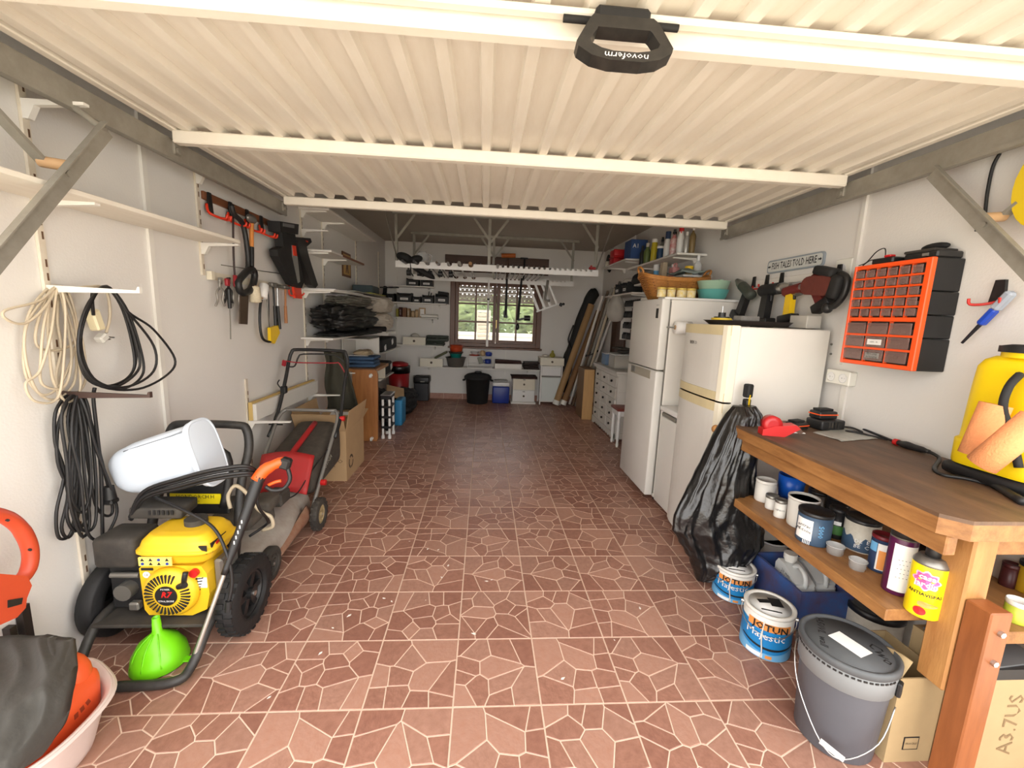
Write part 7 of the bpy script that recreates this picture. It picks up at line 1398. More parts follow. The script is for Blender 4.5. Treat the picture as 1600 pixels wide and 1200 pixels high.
sack('sack', 'flat black sack squashed under the bulky one', (XL+0.24, 3.30, 1.219), (0.21, 0.60, 0.022), SACK, 9, 5)
sack('clear_bag', 'crumpled clear plastic bag on top of the black sacks', (XL+0.22, 3.30, 1.545), (0.17, 0.45, 0.055), mat('dusty_clear_bag', (120, 116, 104), 0.4, al=0.75, b=0.6, bs=25), 5, amp=0.25)
PB2 = mat('white_paper_bag', (206, 196, 180), 0.85, b=0.5, bs=14, n=0.15, s=6)
t = thing('paper_bag', 'stacked white paper bag standing near the far left corner', 'paper bag', (XL+0.22, 4.62, 0.91))
sack('paper_sack', 'lower bulging white paper sack by the far left corner', (XL+0.20, 4.66, 1.31), (0.15, 0.22, 0.12), PB2, 4, 7, 0.10); sack('paper_sack', 'upper bulging white paper sack by the far left corner', (XL+0.20, 4.66, 1.54), (0.15, 0.21, 0.11), PB2, 6, 7, 0.10)
bpy.data.objects.remove(t)
q = B(); q.bb(XL+0.02, XL+0.34, 4.40, 5.0, 1.165, 1.185); q.solo('shelf_board', WHT, 'white board carrying the paper sacks near the far left corner', 'board')
q = B(); q.bb(XL+0.004, XL+0.36, 4.43, 4.46, 1.135, 1.1645); q.bb(XL+0.004, XL+0.36, 4.92, 4.95, 1.135, 1.1645); q.solo('bracket_pair', WHT, 'pair of white arms under the paper sacks', 'bracket')
t = thing('umbrella', 'folded black umbrella hanging above the paper sacks', 'umbrella', (XL+0.12, 4.85, 1.62)); q = B(t); q.tube([pL(602, 448, 0.12), pL(600, 470, 0.12), pL(597, 478, 0.12)], [0.03, 0.06, 0.07, 0.06], 12, sm=4); q.o('canopy', BLKM, t); q = B(t); q.cyl(pL(594, 449, 0.12), pL(614, 449, 0.12)+V((0.1, 0, 0)), 0.010, n=8); q.o('handle', BLK, t)
t = thing('black_tool', 'long black tube poking out in front of the paper sacks', 'tube', (XL+0.25, 4.2, 1.44)); q = B(t); q.cyl((XL+0.20, 4.0, 1.232), (XL+0.38, 4.18, 1.232), 0.035, n=14); q.o('tube', BLK, t)
# white open box with cloth on the fifth shelf
t = thing('open_box', 'open white box on its side under the black sacks', 'box', (XL+0.17, 3.85, 0.9155)); q = B(t)
for a in ((XL+0.02, XL+0.32, 3.58, 3.592, 0.916, 0.94), (XL+0.02, XL+0.32, 4.10, 4.112, 0.916, 1.12), (XL+0.02, XL+0.03, 3.5925, 4.0995, 0.916, 1.12)): q.bb(*a)
q.o('walls', WHT, t); q = B(t); q.bb(XL+0.02, XL+0.32, 3.58, 4.112, 1.1205, 1.13); q.o('top_panel', WHT, t)
sack('cloth_bundle', 'tan cloth bundle in front of the open white box', (XL+0.22, 3.75, 0.955), (0.10, 0.13, 0.038), mat('tan_cloth', (176, 156, 126), 0.9), 12)
t = thing('tool_bag', 'black tool bag with white tags on the far left shelf', 'tool bag', (XL+0.17, 4.8, 0.9055)); q = B(t); q.bb(XL+0.03, XL+0.29, 4.40, 5.35, 0.906, 1.08, 0.03, 3); q.o('body', BLKM, t)
for y, z in ((4.55, 0.96), (5.0, 1.02)): q = B(t); q.box((XL+0.296, y, z), (0.008, 0.08, 0.07), Euler((0.3, 0, 0))); q.o('tag', PAPER, t)
t = thing('tool_bag', 'black holdall with white tag on the low left shelf', 'holdall', (XL+0.17, 4.7, 0.5605)); q = B(t); q.bb(XL+0.03, XL+0.29, 4.46, 5.0, 0.561, 0.74, 0.03, 3); q.o('body', BLKM, t); q = B(t); q.box((XL+0.296, 4.92, 0.66), (0.008, 0.09, 0.08), Euler((0.2, 0, 0))); q.o('tag', PAPER, t)
q = B(); q.box((XL+0.27, 4.33, 0.66), (0.14, 0.02, 0.19), Euler((0.15, 0, 0.3))); q.solo('tile_sample', CRM, 'small cream panel propped on the low left shelf', 'panel')
folded('folded_jeans', 'heap of folded blue denim behind the pine board', -1.52, -1.18, 3.45, 3.75, 0.815, 0.12, mat('denim', (62, 88, 120), 0.9, n=0.3, s=30), 3, 0.03)
q = B(); q.bb(-1.55, -1.12, 3.345, 4.0, 0.780, 0.8145); q.solo('plank_shelf', PINE, 'pine plank behind the upright pine board carrying denim', 'plank')
# ------------------------------------------------------------------ plank on brackets, olive garment
t = thing('long_plank', 'long white and yellow plank resting on two brackets behind the mower', 'plank', (XL+0.10, 2.2, 0.60)); q = B(t); q.bb(XL+0.05, XL+0.075, 1.62, 2.72, 0.655, 0.775, 0.003); q.o('board', WHT, t); q = B(t); q.bb(XL+0.02, XL+0.049, 1.62, 2.72, 0.655, 0.785, 0.003); q.o('backing', mat('yellow_pine', (206, 176, 108), 0.5), t)
for y in (1.64, 2.66): t = thing('empty_bracket', 'white bracket under the %s end of the long plank' % ('near' if y < 2 else 'far'), 'bracket', (XL, y, 0.64)); bracket(t, 'L', y, 0.653, 0.30)
OLV = mat('olive_fabric', (58, 56, 44), 0.85, n=0.3, s=12, c2=(40, 38, 32))
q = B()
def ocl(u, v):
    w0 = -1.44+0.015*math.sin(v*9); w1 = -1.26+0.15*v; x = w0+(w1-w0)*u
    return V((x, 2.72+0.05*math.sin(u*9+v*2)*0.5+0.02*NZ.noise(V((u*4, v*3, 0))), 1.05-0.56*v-(0.06*(u-0.8) if u > 0.8 else 0)))
q.surf(ocl, 26, 26, thick=(0.0, 0.025, 0.0)); q.solo('garment', OLV, 'dark olive garment hanging behind the mower handle', 'garment')
# ------------------------------------------------------------------ pine board, stand, box, floor bags
t = thing('pine_board', 'upright pine board with two white castors beyond the cardboard box', 'board', (-1.23, 3.32, 0.0)); q = B(t); q.prism([(-1.36, 0.0), (-1.105, 0.0), (-1.09, 0.03), (-1.085, 0.76), (-1.10, 0.81), (-1.36, 0.815)], 3.305, 3.335, 'xz'); q.o('board', mat('knotty_pine', (176, 118, 66), 0.45, n=0.6, s=3.2, st=(8, 8, 0.9), c2=(120, 70, 34)), t)
for z in (0.035, 0.755): q = B(t); q.cyl((-1.155, 3.304, z), (-1.155, 3.285, z), 0.018, n=12); q.cyl((-1.165, 3.275, z-0.005), (-1.145, 3.275, z-0.005), 0.022, n=14); q.o('castor', WHTC, t)
t = thing('folding_stand', 'folded black and white metal work stand beside the pine board', 'stand', (-1.02, 3.6, 0)); DKM = mat('stand_black', (26, 26, 28), 0.4)
for y, x in ((3.42, -0.985), (3.62, -0.985), (3.42, -1.06), (3.62, -1.06)):
    q = B(t); q.cyl((x, y, 0.03), (x, y, 0.46), 0.014, n=10); lg = q.o('leg', WHTC if y < 3.5 or x > -1.0 else DKM, t); q = B(t); q.cyl((x, y, 0.0), (x, y, 0.035), 0.020, n=10); q.o('foot', WHTC, lg)
for z in (0.12, 0.24, 0.36, 0.47): q = B(t); q.bb(-1.075, -0.97, 3.405, 3.635, z, z+0.03, 0.004); q.o('cross_panel', DKM, t)
q = B(t); q.bb(-1.08, -0.965, 3.40, 3.64, 0.505, 0.52, 0.003); q.o('top', STEEL, t)
q = B(); q.box((-1.0, 4.12, 0.17), (0.10, 0.28, 0.34), None, 0.02, 2); q.solo('blue_bag', mat('blue_bag', (44, 128, 176), 0.6), 'blue bag standing on the floor behind the folding stand', 'bag')
sack('sack', 'black rubbish sack slumped on the floor in front of the red bin', (-1.08, 4.78, 0.17), (0.19, 0.30, 0.17), BLKM, 14)
sack('sack', 'small black sack under the low left shelf', (-1.33, 4.35, 0.20), (0.16, 0.24, 0.20), BLKM, 17)
q = B(); q.box((-1.10, 4.30, 0.385), (0.24, 0.30, 0.012), Euler((0.35, 0.25, 0.3)), 0.004); q.solo('card_sheet', CARD, 'bent sheet of brown card on the sacks under the low shelf', 'card')
t, wx, wy = carton('cardboard_box', 'open cardboard box on the floor behind the lawn mower', -1.47, -1.064, 2.14, 2.66, 0.44, CARD)
for (ax, ang, nm_) in (('x', 0.9, 1), ('x', 0.9, -1), ('y', 1.1, -1), ('y', 0.25, 1)):
    q = B(); L = 0.18
    if ax == 'x': q.X = Matrix.Translation((nm_*wx, 0, 0.4405)) @ Matrix.Rotation(nm_*(PI/2-ang-0.5), 4, 'Y'); q.bb(-0.002, 0.002, -wy, wy, 0, L)
    else: q.X = Matrix.Translation((0, nm_*wy, 0.4405)) @ Matrix.Rotation(-nm_*(PI/2-ang), 4, 'X'); q.bb(-wx, wx, -0.002, 0.002, 0, L)
    f_ = q.o('flap', CARD, t)
    if ax == 'y': q2 = B(); q2.X = q.X; q2.bb(-wx*0.6, wx*0.5, -0.004, -0.0025, L*0.15, L*0.5); q2.o('tape', PAPER, f_)
BRN = mat('box_print', (84, 66, 48), 0.8); txt('FUSO', 0.045, BRN, t, (wx-0.10, -wy, 0.175), (1, 0, 0), (0, 0, 1), sx=1.3); txt('HOME', 0.018, BRN, t, (wx-0.12, -wy, 0.13), (1, 0, 0), (0, 0, 1))
q = B(); n = 20; ring = [(0.062*math.cos(2*PI*k/n), 0.062*math.sin(2*PI*k/n)) for k in range(n)]; rin = [(0.042*math.cos(2*PI*k/n), 0.042*math.sin(2*PI*k/n)) for k in range(n)]
q.add([(wx+0.001, -wy+0.12+u, 0.14+v) for u, v in ring+rin], [(k, (k+1) % n, n+(k+1) % n, n+k) for k in range(n) if k % 7 not in (0,)]); q.o('recycling_mark', BRN, t)
# ------------------------------------------------------------------ petrol pressure washer
t = thing('pressure_washer', 'petrol pressure washer with yellow engine on a black wheeled frame', 'pressure washer', (-1.22, 0.35, 0)); YEN = mat('engine_yellow', (228, 184, 34), 0.42, n=0.12, s=10, c2=(200, 160, 40)); FRM = mat('frame_black', (30, 30, 31), 0.5, n=0.5, s=16, c2=(74, 70, 64))
# frame
q = B(t); q.tube([(-1.02, 0.46, 0.17), (-1.02, 0.28, 0.16), (-1.035, 0.17, 0.045), (-1.07, 0.115, 0.022), (-1.25, 0.10, 0.021), (-1.40, 0.10, 0.022), (-1.45, 0.16, 0.04), (-1.46, 0.28, 0.16), (-1.46, 0.46, 0.17)], 0.018, 12, sm=5); q.o('base_tube', FRM, t)
q = B(t); q.bb(-1.46, -1.02, 0.24, 0.56, 0.150, 0.164, 0.003); q.o('engine_plate', DUSTY, t)
q = B(t); q.tube([(-1.075, 0.52, 0.165), (-1.07, 0.58, 0.40), (-1.085, 0.66, 0.60), (-1.075, 0.72, 0.74), (-1.095, 0.75, 0.84), (-1.15, 0.755, 0.862), (-1.39, 0.755, 0.862), (-1.45, 0.75, 0.84), (-1.46, 0.72, 0.74), (-1.455, 0.66, 0.60), (-1.46, 0.58, 0.40), (-1.46, 0.52, 0.165)], 0.020, 12, sm=5); q.o('push_handle', FRM, t)
q = B(t); q.tube([(-1.24, 0.60, 0.66), (-1.20, 0.62, 0.76), (-1.13, 0.63, 0.75), (-1.12, 0.62, 0.62), (-1.14, 0.60, 0.5)], 0.020, 8, sm=3); q.o('lance_holder', BLK, t)
q = B(t); q.bb(-1.40, -1.12, 0.605, 0.625, 0.46, 0.66, 0.006); pn = q.o('panel', BLK, t)
q = B(t); q.bb(-1.38, -1.15, 0.601, 0.6045, 0.515, 0.565); q.o('yellow_label', mat('label_yellow', (236, 214, 24), 0.4), pn); txt('HONDORCH.H', 0.026, INK, pn, V((-1.265, 0.601, 0.55))-t.location, (1, 0, 0), (0, 0, 1), fw=0.17); txt('2200', 0.018, INK, pn, V((-1.265, 0.601, 0.527))-t.location, (1, 0, 0), (0, 0, 1))
# wheels
def wheel(t, c, r, w, rim, tyre, sp=6, name='wheel', tread=26):
    q = B(t); R3 = Matrix.Rotation(PI/2, 3, 'Y'); q.lathe([(r*0.62, -w/2), (r*0.70, -w/2), (r*0.95, -w*0.46), (r, -w*0.36), (r, w*0.36), (r*0.95, w*0.46), (r*0.70, w/2), (r*0.62, w/2), (r*0.62, -w/2)], 40, c, rot=R3); ty = q.o(name, tyre, t)
    if tread:
        q = B(t)
        for k in range(tread):
            a = 2*PI*k/tread
            for s in (-1, 1): q.box(V(c)+V((s*w*0.24, math.cos(a+s*0.06)*r*1.0, math.sin(a+s*0.06)*r*1.0)), (w*0.42, r*0.13, r*0.05), Euler((a+PI/2, 0, 0)))
        q.o('tread', tyre, ty, 'stuff')
    q = B(t); q.lathe([(r*0.61, -w*0.3), (r*0.61, w*0.3), (r*0.54, w*0.3), (r*0.54, -w*0.3), (r*0.61, -w*0.3)], 36, c, rot=R3); q.cyl(V(c)+V((-w*0.48, 0, 0)), V(c)+V((w*0.48, 0, 0)), r*0.16, n=16)
    for k in range(sp): a = 2*PI*k/sp; q.bar(V(c), V(c)+V((0, math.cos(a), math.sin(a)))*r*0.57, w*0.45, r*0.17, up=(0, -math.sin(a), math.cos(a)))
    rm_ = q.o('rim', rim, ty); q = B(t); q.cyl(V(c)+V((w*0.48, 0, 0)), V(c)+V((w*0.56, 0, 0)), r*0.07, n=10); q.o('hub_nut', STEEL, ty); return ty
wheel(t, (-0.965, 0.43, 0.170), 0.166, 0.075, BLK, RUB); wheel(t, (-1.515, 0.43, 0.170), 0.166, 0.070, BLK, RUB, tread=0)
q = B(t); q.cyl((-1.50, 0.43, 0.17), (-0.98, 0.43, 0.17), 0.010, n=10); q.o('axle', FRM, t)
# engine
q = B(t); q.prism([(-1.285, 0.20), (-1.27, 0.175), (-1.10, 0.172), (-1.04, 0.20), (-1.025, 0.27), (-1.03, 0.36), (-1.05, 0.395), (-1.275, 0.40), (-1.29, 0.385)], 0.285, 0.45, 'xz'); q.o('shroud', YEN, t)
q = B(t); q.lathe([(0.105, 0.0), (0.105, 0.018), (0.095, 0.034), (0.045, 0.044), (0.0001, 0.045)], 40, (-1.165, 0.290, 0.290), rot=Matrix.Rotation(PI/2, 3, 'X')); rc = q.o('recoil_cover', YEN, t)
sl = None
for k in range(34):
    a = 2*PI*k/34
    if 0.5 < a < 1.2: continue
    if sl is None: q = B(); q.box((0, 0, 0), (0.0055, 0.010, 0.034)); sl = q.o('vent_slot', BLKM, rc); o_ = sl
    else: o_ = sl.copy(); col.objects.link(o_)
    o_.location = V((-1.165+0.070*math.sin(a), 0.2525, 0.290+0.070*math.cos(a)))-t.location; o_.rotation_euler = (0, a, 0)
q = B(t); q.cyl((-1.165, 0.246, 0.290), (-1.165, 0.2425, 0.290), 0.042, n=30); em = q.o('emblem', BLK, rc); txt('R7', 0.034, RED, em, V((-1.165, 0.2425, 0.296))-t.location, (1, 0, 0), (0, 0, 1), lift=0.001, shear=0.3, bold=0.001); txt('PETROL ENGINE', 0.011, INKW, em, V((-1.165, 0.2425, 0.268))-t.location, (1, 0, 0), (0, 0, 1), lift=0.001, fw=0.06); txt('POWER', 0.010, INKW, em, V((-1.165, 0.2425, 0.320))-t.location, (1, 0, 0), (0, 0, 1), lift=0.001)
q = B(t); q.tube([(-1.105, 0.262, 0.335), (-1.09, 0.245, 0.365), (-1.085, 0.248, 0.392)], 0.010, 8, sm=3); q.cyl((-1.12, 0.255, 0.325), (-1.09, 0.245, 0.338), 0.013, n=10); q.o('starter_grip', BLK, rc)
for k in range(6): q = B(t); q.box((-1.085+k*0.004, 0.2835, 0.275+k*0.013), (0.045, 0.004, 0.005), Euler((0, -0.15, 0))); q.o('louvre', BLKM, rc)
q = B(t); q.cyl((-1.072, 0.284, 0.37), (-1.072, 0.268, 0.37), 0.017, n=14); q.o('stop_switch', RED, rc); q = B(t); q.bb(-1.065, -1.03, 0.2815, 0.2845, 0.30, 0.345); q.o('sticker', PAPER, rc); q = B(t); q.bb(-1.28, -1.235, 0.2815, 0.2845, 0.378, 0.388); q.o('sticker', BLK, rc); q = B(t); q.cyl((-1.262, 0.2835, 0.358), (-1.262, 0.282, 0.358), 0.014, n=16); ce = q.o('sticker', PAPER, rc); txt('CE', 0.014, INK, ce, V((-1.262, 0.282, 0.358))-t.location, (1, 0, 0), (0, 0, 1))
# fuel tank
q = B(t)
def tankf(u, v):
    pr_ = [(0.0, 0.60), (0.005, 0.84), (0.045, 0.97), (0.052, 1.03), (0.060, 1.03), (0.066, 0.97), (0.095, 0.90), (0.118, 0.76), (0.124, 0.5)]
    k = v*(len(pr_)-1); i = min(int(k), len(pr_)-2); f = k-i; z = pr_[i][0]*(1-f)+pr_[i+1][0]*f; s = pr_[i][1]*(1-f)+pr_[i+1][1]*f
    a = 2*PI*u; cc, ss = math.cos(a), math.sin(a); g = (abs(cc)**5+abs(ss)**5)**(-0.2); return (-1.150+0.150*s*cc*g, 0.375+0.115*s*ss*g, 0.405+z)
q.surf(tankf, 56, 32, cu=True); n0 = len(q.v); q.f.append(tuple(range(n0-56, n0))); q.mi.append(0); q.sm.append(False); q.f.append(tuple(range(55, -1, -1))); q.mi.append(0); q.sm.append(False); tk = q.o('fuel_tank', YEN, t)
q = B(t); q.cyl((-1.125, 0.39, 0.526), (-1.125, 0.39, 0.552), 0.042, n=22); q.o('fuel_cap', DUSTY, tk)
q = B(t); q.surf(lambda u, v: (-1.265+0.125*u, 0.2585-0.003+0.0045*v, 0.415+0.036*v), 2, 2); q.bb(-1.265, -1.14, 0.2555, 0.2590, 0.416, 0.450); wl = q.o('warning_label', mat('pale_yellow_label', (250, 226, 110), 0.5), tk)
for k in range(4):
    for j in range(2): q = B(t); x = -1.25+k*0.031; z = 0.424+j*0.017; q.prism([(x-0.007, z-0.005), (x+0.007, z-0.005), (x, z+0.007)], 0.2540, 0.2553, 'xz') if (k+j) % 3 else q.cyl((x, 0.2553, z), (x, 0.2540, z), 0.006, n=10); q.o('pictogram', INK if (k+j) % 3 else BLU, wl)
q = B(t); q.box((-1.010, 0.345, 0.470), (0.004, 0.10, 0.038), Euler((0, -0.1, 0))); q.box((-1.03, 0.2745, 0.472), (0.03, 0.004, 0.036)); st_ = q.o('maker_sticker', BLK, tk)
q = B(t); q.box((-1.006, 0.335, 0.472), (0.002, 0.03, 0.022), Euler((0, -0.1, 0))); q.o('red_logo', RED, st_)
# air filter, muffler, block
q = B(t); q.box((-1.385, 0.36, 0.445), (0.16, 0.15, 0.13), None, 0.018, 2); q.o('air_filter_box', DUSTY, t); q = B(t); q.box((-1.30, 0.46, 0.565), (0.20, 0.13, 0.05), Euler((0, 0.05, 0.1)), 0.010, 2); mf = q.o('muffler_guard', DUSTY, t)
for k in range(10): q = B(t); q.box((-1.385+k*0.018, 0.394, 0.572), (0.009, 0.004, 0.02)); q.o('guard_slot', BLK, mf)
q = B(t); q.bb(-1.45, -1.29, 0.33, 0.50, 0.17, 0.375, 0.01); q.bb(-1.29, -1.05, 0.451, 0.54, 0.165, 0.40, 0.01); q.o('engine_block', BLKM, t)
q = B(t); q.cyl((-1.37, 0.33, 0.27), (-1.37, 0.29, 0.27), 0.035, n=16); q.box((-1.33, 0.30, 0.21), (0.04, 0.03, 0.035), None, 0.006); q.cyl((-1.42, 0.31, 0.34), (-1.31, 0.31, 0.34), 0.012, n=10); q.o('carburettor', TMET, t)
q = B(t); q.bb(-1.025, -0.99, 0.32, 0.44, 0.21, 0.40, 0.008); q.cyl((-1.02, 0.35, 0.36), (-0.985, 0.35, 0.36), 0.022, n=12); q.cyl((-1.02, 0.40, 0.30), (-0.985, 0.40, 0.30), 0.026, n=12); q.o('pump', TMET, t)
# lance and gun
l = thing('spray_lance', 'spray lance with orange trigger gun leaning on the pressure washer', 'spray lance', (-1.05, 0.17, 0.0)); a, m1, e = V((-1.048, 0.165, 0.012)), V((-0.955, 0.285, 0.375)), V((-0.868, 0.44, 0.755))
q = B(l); q.cyl(a, m1, 0.0085, n=12); q.o('wand', mat('scuffed_steel', (186, 182, 174), 0.35, 0.7), l); q = B(l); q.cyl(a-(m1-a)*0.0, a+(m1-a)*0.06, 0.012, n=12); q.cyl(a, a+(m1-a)*0.02, 0.013, n=12); q.o('nozzle', mat('brass'), l)
q = B(l); q.tube([m1-(m1-a)*0.04, m1.lerp(e, 0.2), m1.lerp(e, 0.5), m1.lerp(e, 0.8), m1.lerp(e, 0.92)], [0.013, 0.018, 0.021, 0.024, 0.026], 12, sm=3); q.o('sleeve', BLK, l)
for k in range(5): c = m1.lerp(e, 0.28+0.05*k)+V((0.004, -0.021, 0.004)); q = B(l); q.box(c, (0.004, 0.003, 0.014)); q.o('print', INKW, l)
q = B(l); q.tube([e+V((-0.015, -0.02, -0.045)), e+V((0.01, 0, -0.005)), e+V((0.055, 0.015, 0.02)), e+V((0.085, 0.02, 0.03))], [0.026, 0.026, 0.022, 0.02], 12, sm=3); q.o('grip', ORG, l); q = B(l); q.box(e+V((0.09, 0.02, 0.02)), (0.045, 0.04, 0.05), Euler((0, 0.3, 0)), 0.008); q.o('gun_body', BLK, l)
q = B(l); q.tube([e+V((0.10, 0.015, 0.0)), e+V((0.11, 0.01, -0.05)), e+V((0.085, 0.0, -0.09)), e+V((0.04, -0.005, -0.095)), e+V((0.015, -0.01, -0.075))], 0.009, 8, sm=4); q.o('trigger_guard', BLK, l); q = B(l); q.tube([e+V((0.02, 0, -0.075)), e+V((0.05, 0, -0.06)), e+V((0.075, 0.005, -0.055))], 0.007, 8, sm=3); q.o('trigger', ORG, l)
h_ = thing('pressure_hose', 'black high pressure hose draped over the yellow engine', 'hose', (-1.2, 0.45, 0.6))
q = B(h_)
for k in range(4): o = V((0.0, -0.012*(k % 2), 0.015*k)); q.tube([pY(205, 812, 0.40)+o*0.3, pY(228, 778, 0.39)+o*0.7, pY(285, 762, 0.385)+o, pY(335, 749, 0.385)+o, pY(385, 742, 0.41)+o, pY(402, 744, 0.46)+o*0.6], 0.0075, 8, sm=6)
q.tube([V((-1.33, 0.42, 0.64)), V((-1.15, 0.36, 0.60)), V((-1.02, 0.33, 0.54)), V((-0.955, 0.30, 0.44)), V((-0.935, 0.29, 0.33)), V((-0.945, 0.275, 0.24))], 0.0065, 8, sm=6); q.tube([V((-0.90, 0.46, 0.70)), V((-0.885, 0.42, 0.60)), V((-0.90, 0.52, 0.48)), V((-0.96, 0.62, 0.40)), V((-1.03, 0.60, 0.35))], 0.0065, 8, sm=6); q.o('hose', CBK, h_)
q = B(h_); q.cyl((-0.945, 0.275, 0.245), (-0.947, 0.270, 0.20), 0.013, n=10); q.o('coupling', BLK, h_)
q = B(); q.tube([(-1.10, 0.585, 0.50), (-1.115, 0.60, 0.56), (-1.09, 0.62, 0.60), (-1.05, 0.64, 0.55), (-1.02, 0.66, 0.47), (-0.99, 0.66, 0.44), (-0.955, 0.66, 0.42), (-0.95, 0.66, 0.37), (-1.0, 0.66, 0.35)], 0.009, 8, sm=5); q.solo('clear_tube', mat('beige_tube', (190, 176, 150), 0.4), 'beige suction tube curled beside the washer handle', 'tube')
# funnel
FUN = mat('lime_funnel', (120, 214, 24), 0.35); c = pZ(241, 1036, 0.02); c = V((-1.205, 0.235, 0.004)); t = thing('funnel', 'lime green funnel standing upside down in front of the engine', 'funnel', c); q = B(); q.lathe([(0.098, 0.0), (0.098, 0.004), (0.090, 0.05), (0.066, 0.095), (0.030, 0.125), (0.017, 0.138), (0.013, 0.20), (0.011, 0.20), (0.015, 0.138), (0.062, 0.09), (0.094, 0.003), (0.098, 0.0)], 36); q.o('cone', FUN, t); q = B(); q.box((0.102, 0, 0.008), (0.03, 0.03, 0.006), None, 0.002); q.o('hang_tab', FUN, t)
for a in (-2.2, -1.57, -0.9): q = B(); q.tube([(0.094*math.cos(a), 0.094*math.sin(a), 0.03), (0.070*math.cos(a), 0.070*math.sin(a), 0.093), (0.02*math.cos(a), 0.02*math.sin(a), 0.136)], 0.0025, 5, sm=3); q.o('rib', FUN, t)
# white plastic tub resting on the washer
TUB = mat('bluish_white_plastic', (214, 224, 236), 0.35); t = thing('plastic_tub', 'bluish white plastic tub lying on its side on the pressure washer', 'tub', (-1.33, 0.50, 0.64))
cA = pY(256, 722, 0.50); ex_ = (pY(338, 700, 0.50)-pY(178, 738, 0.50)).normalized(); ez_ = V((0, 0, 1)); ez_ = (ez_-ex_*ez_.dot(ex_)).normalized(); ey_ = ez_.cross(ex_)
def tubf(u, v, s=1.0):
    pr_ = [(-1.0, 0.30), (-0.95, 0.50), (-0.75, 0.70), (-0.35, 0.84), (0.30, 0.93), (0.84, 0.98), (0.86, 1.06), (0.95, 1.07), (0.98, 1.03), (0.99, 0.3)]
    k = v*(len(pr_)-1); i = min(int(k), len(pr_)-2); f = k-i; x = pr_[i][0]*(1-f)+pr_[i+1][0]*f; w = pr_[i][1]*(1-f)+pr_[i+1][1]*f
    a = 2*PI*u; cc, ss = math.cos(a), math.sin(a); g = (abs(cc)**3.4+abs(ss)**3.4)**(-1/3.4)
    return cA + ex_*(0.205*x) + ez_*(0.138*w*ss*g) + ey_*(-0.085*w*cc*g*s)
q = B(t); q.surf(tubf, 56, 30, cu=True); n0 = len(q.v); q.f.append(tuple(range(n0-56, n0))); q.mi.append(0); q.sm.append(False); q.f.append(tuple(range(55, -1, -1))); q.mi.append(0); q.sm.append(False); q.o('body', TUB, t)
q = B(t); q.tube([tubf(k/40, 0.81) for k in range(40)], 0.007, 8, closed=True); q.o('rim', TUB, t)
q = B(t); q.tube([tubf(0.13, 0.30), tubf(0.13, 0.5), tubf(0.13, 0.62)], 0.003, 6); q.o('crease', mat('crease_grey', (120, 126, 134), 0.5), t)
# ------------------------------------------------------------------ lawn mower
MG = mat('mower_grey', (168, 162, 154), 0.5, n=0.45, s=9, c2=(112, 88, 70)); MR = mat('mower_red', (176, 34, 36), 0.5, n=0.25, s=10, c2=(130, 60, 56)); MB = mat('grass_box_dark', (62, 56, 50), 0.85, n=0.5, s=16, c2=(92, 84, 74)); MD = mat('dirty_engine', (92, 86, 78), 0.7, n=0.6, s=14, c2=(50, 46, 42))
t = thing('lawn_mower', 'red and grey rotary lawn mower with grass box and folding handle', 'lawn mower', (-1.22, 1.15, 0))
q = B(t)
def deck(u, v):
    y = 0.68+0.72*v; w = 0.205*(0.80+0.20*math.sin(PI*min(1, v*1.25))**0.6); a = PI*u; z = 0.075+(0.15+0.05*v)*math.sin(a)**0.45
    return (-1.235-w*math.cos(a), y, z)
q.surf(deck, 24, 20, thick=(0, 0.004, -0.006)); q.o('deck', MG, t)
q = B(t); q.surf(lambda u, v: (-1.235-0.17*math.cos(PI*u), 0.68-0.05*math.sin(PI*u), 0.07+0.15*v*math.sin(PI*u)**0.4), 20, 6, thick=(0, 0.006, 0)); q.o('deck_nose', MG, t)
q = B(t); q.surf(lambda u, v: (-1.035+0.025*math.sin(PI*v), 0.86+0.40*u, 0.075+0.03*v+0.09*v*u), 14, 6, thick=(-0.006, 0, 0)); q.o('rusty_skirt', mat('rusty_grey', (150, 120, 100), 0.7, n=0.7, s=12, c2=(120, 66, 40)), t)
for c, r, tr_ in (((-1.035, 0.78, 0.092), 0.090, 0), ((-1.43, 0.78, 0.092), 0.090, 0), ((-0.985, 1.325, 0.106), 0.104, 18), ((-1.48, 1.325, 0.106), 0.104, 0)): wheel(t, c, r, 0.045, mat('gold_dirty_rim', (170, 150, 112), 0.5) if c[1] > 1 else DUSTY, DUSTY, 8, tread=tr_)
q = B(t); q.lathe([(0.125, 0.0), (0.13, 0.02), (0.12, 0.11), (0.09, 0.13), (0.0001, 0.135)], 28, (-1.24, 0.98, 0.22)); q.box((-1.24, 0.93, 0.31), (0.22, 0.26, 0.07), None, 0.02, 2); q.box((-1.15, 0.99, 0.345), (0.12, 0.16, 0.06), None, 0.015, 2); q.o('engine', MD, t); q = B(t); q.box((-1.13, 1.09, 0.33), (0.10, 0.12, 0.08), None, 0.01); q.o('engine_cover', DUSTY, t); q = B(t); q.cyl((-1.30, 0.93, 0.35), (-1.30, 0.93, 0.39), 0.04, n=16); q.o('filler_cap', DUSTY, t)
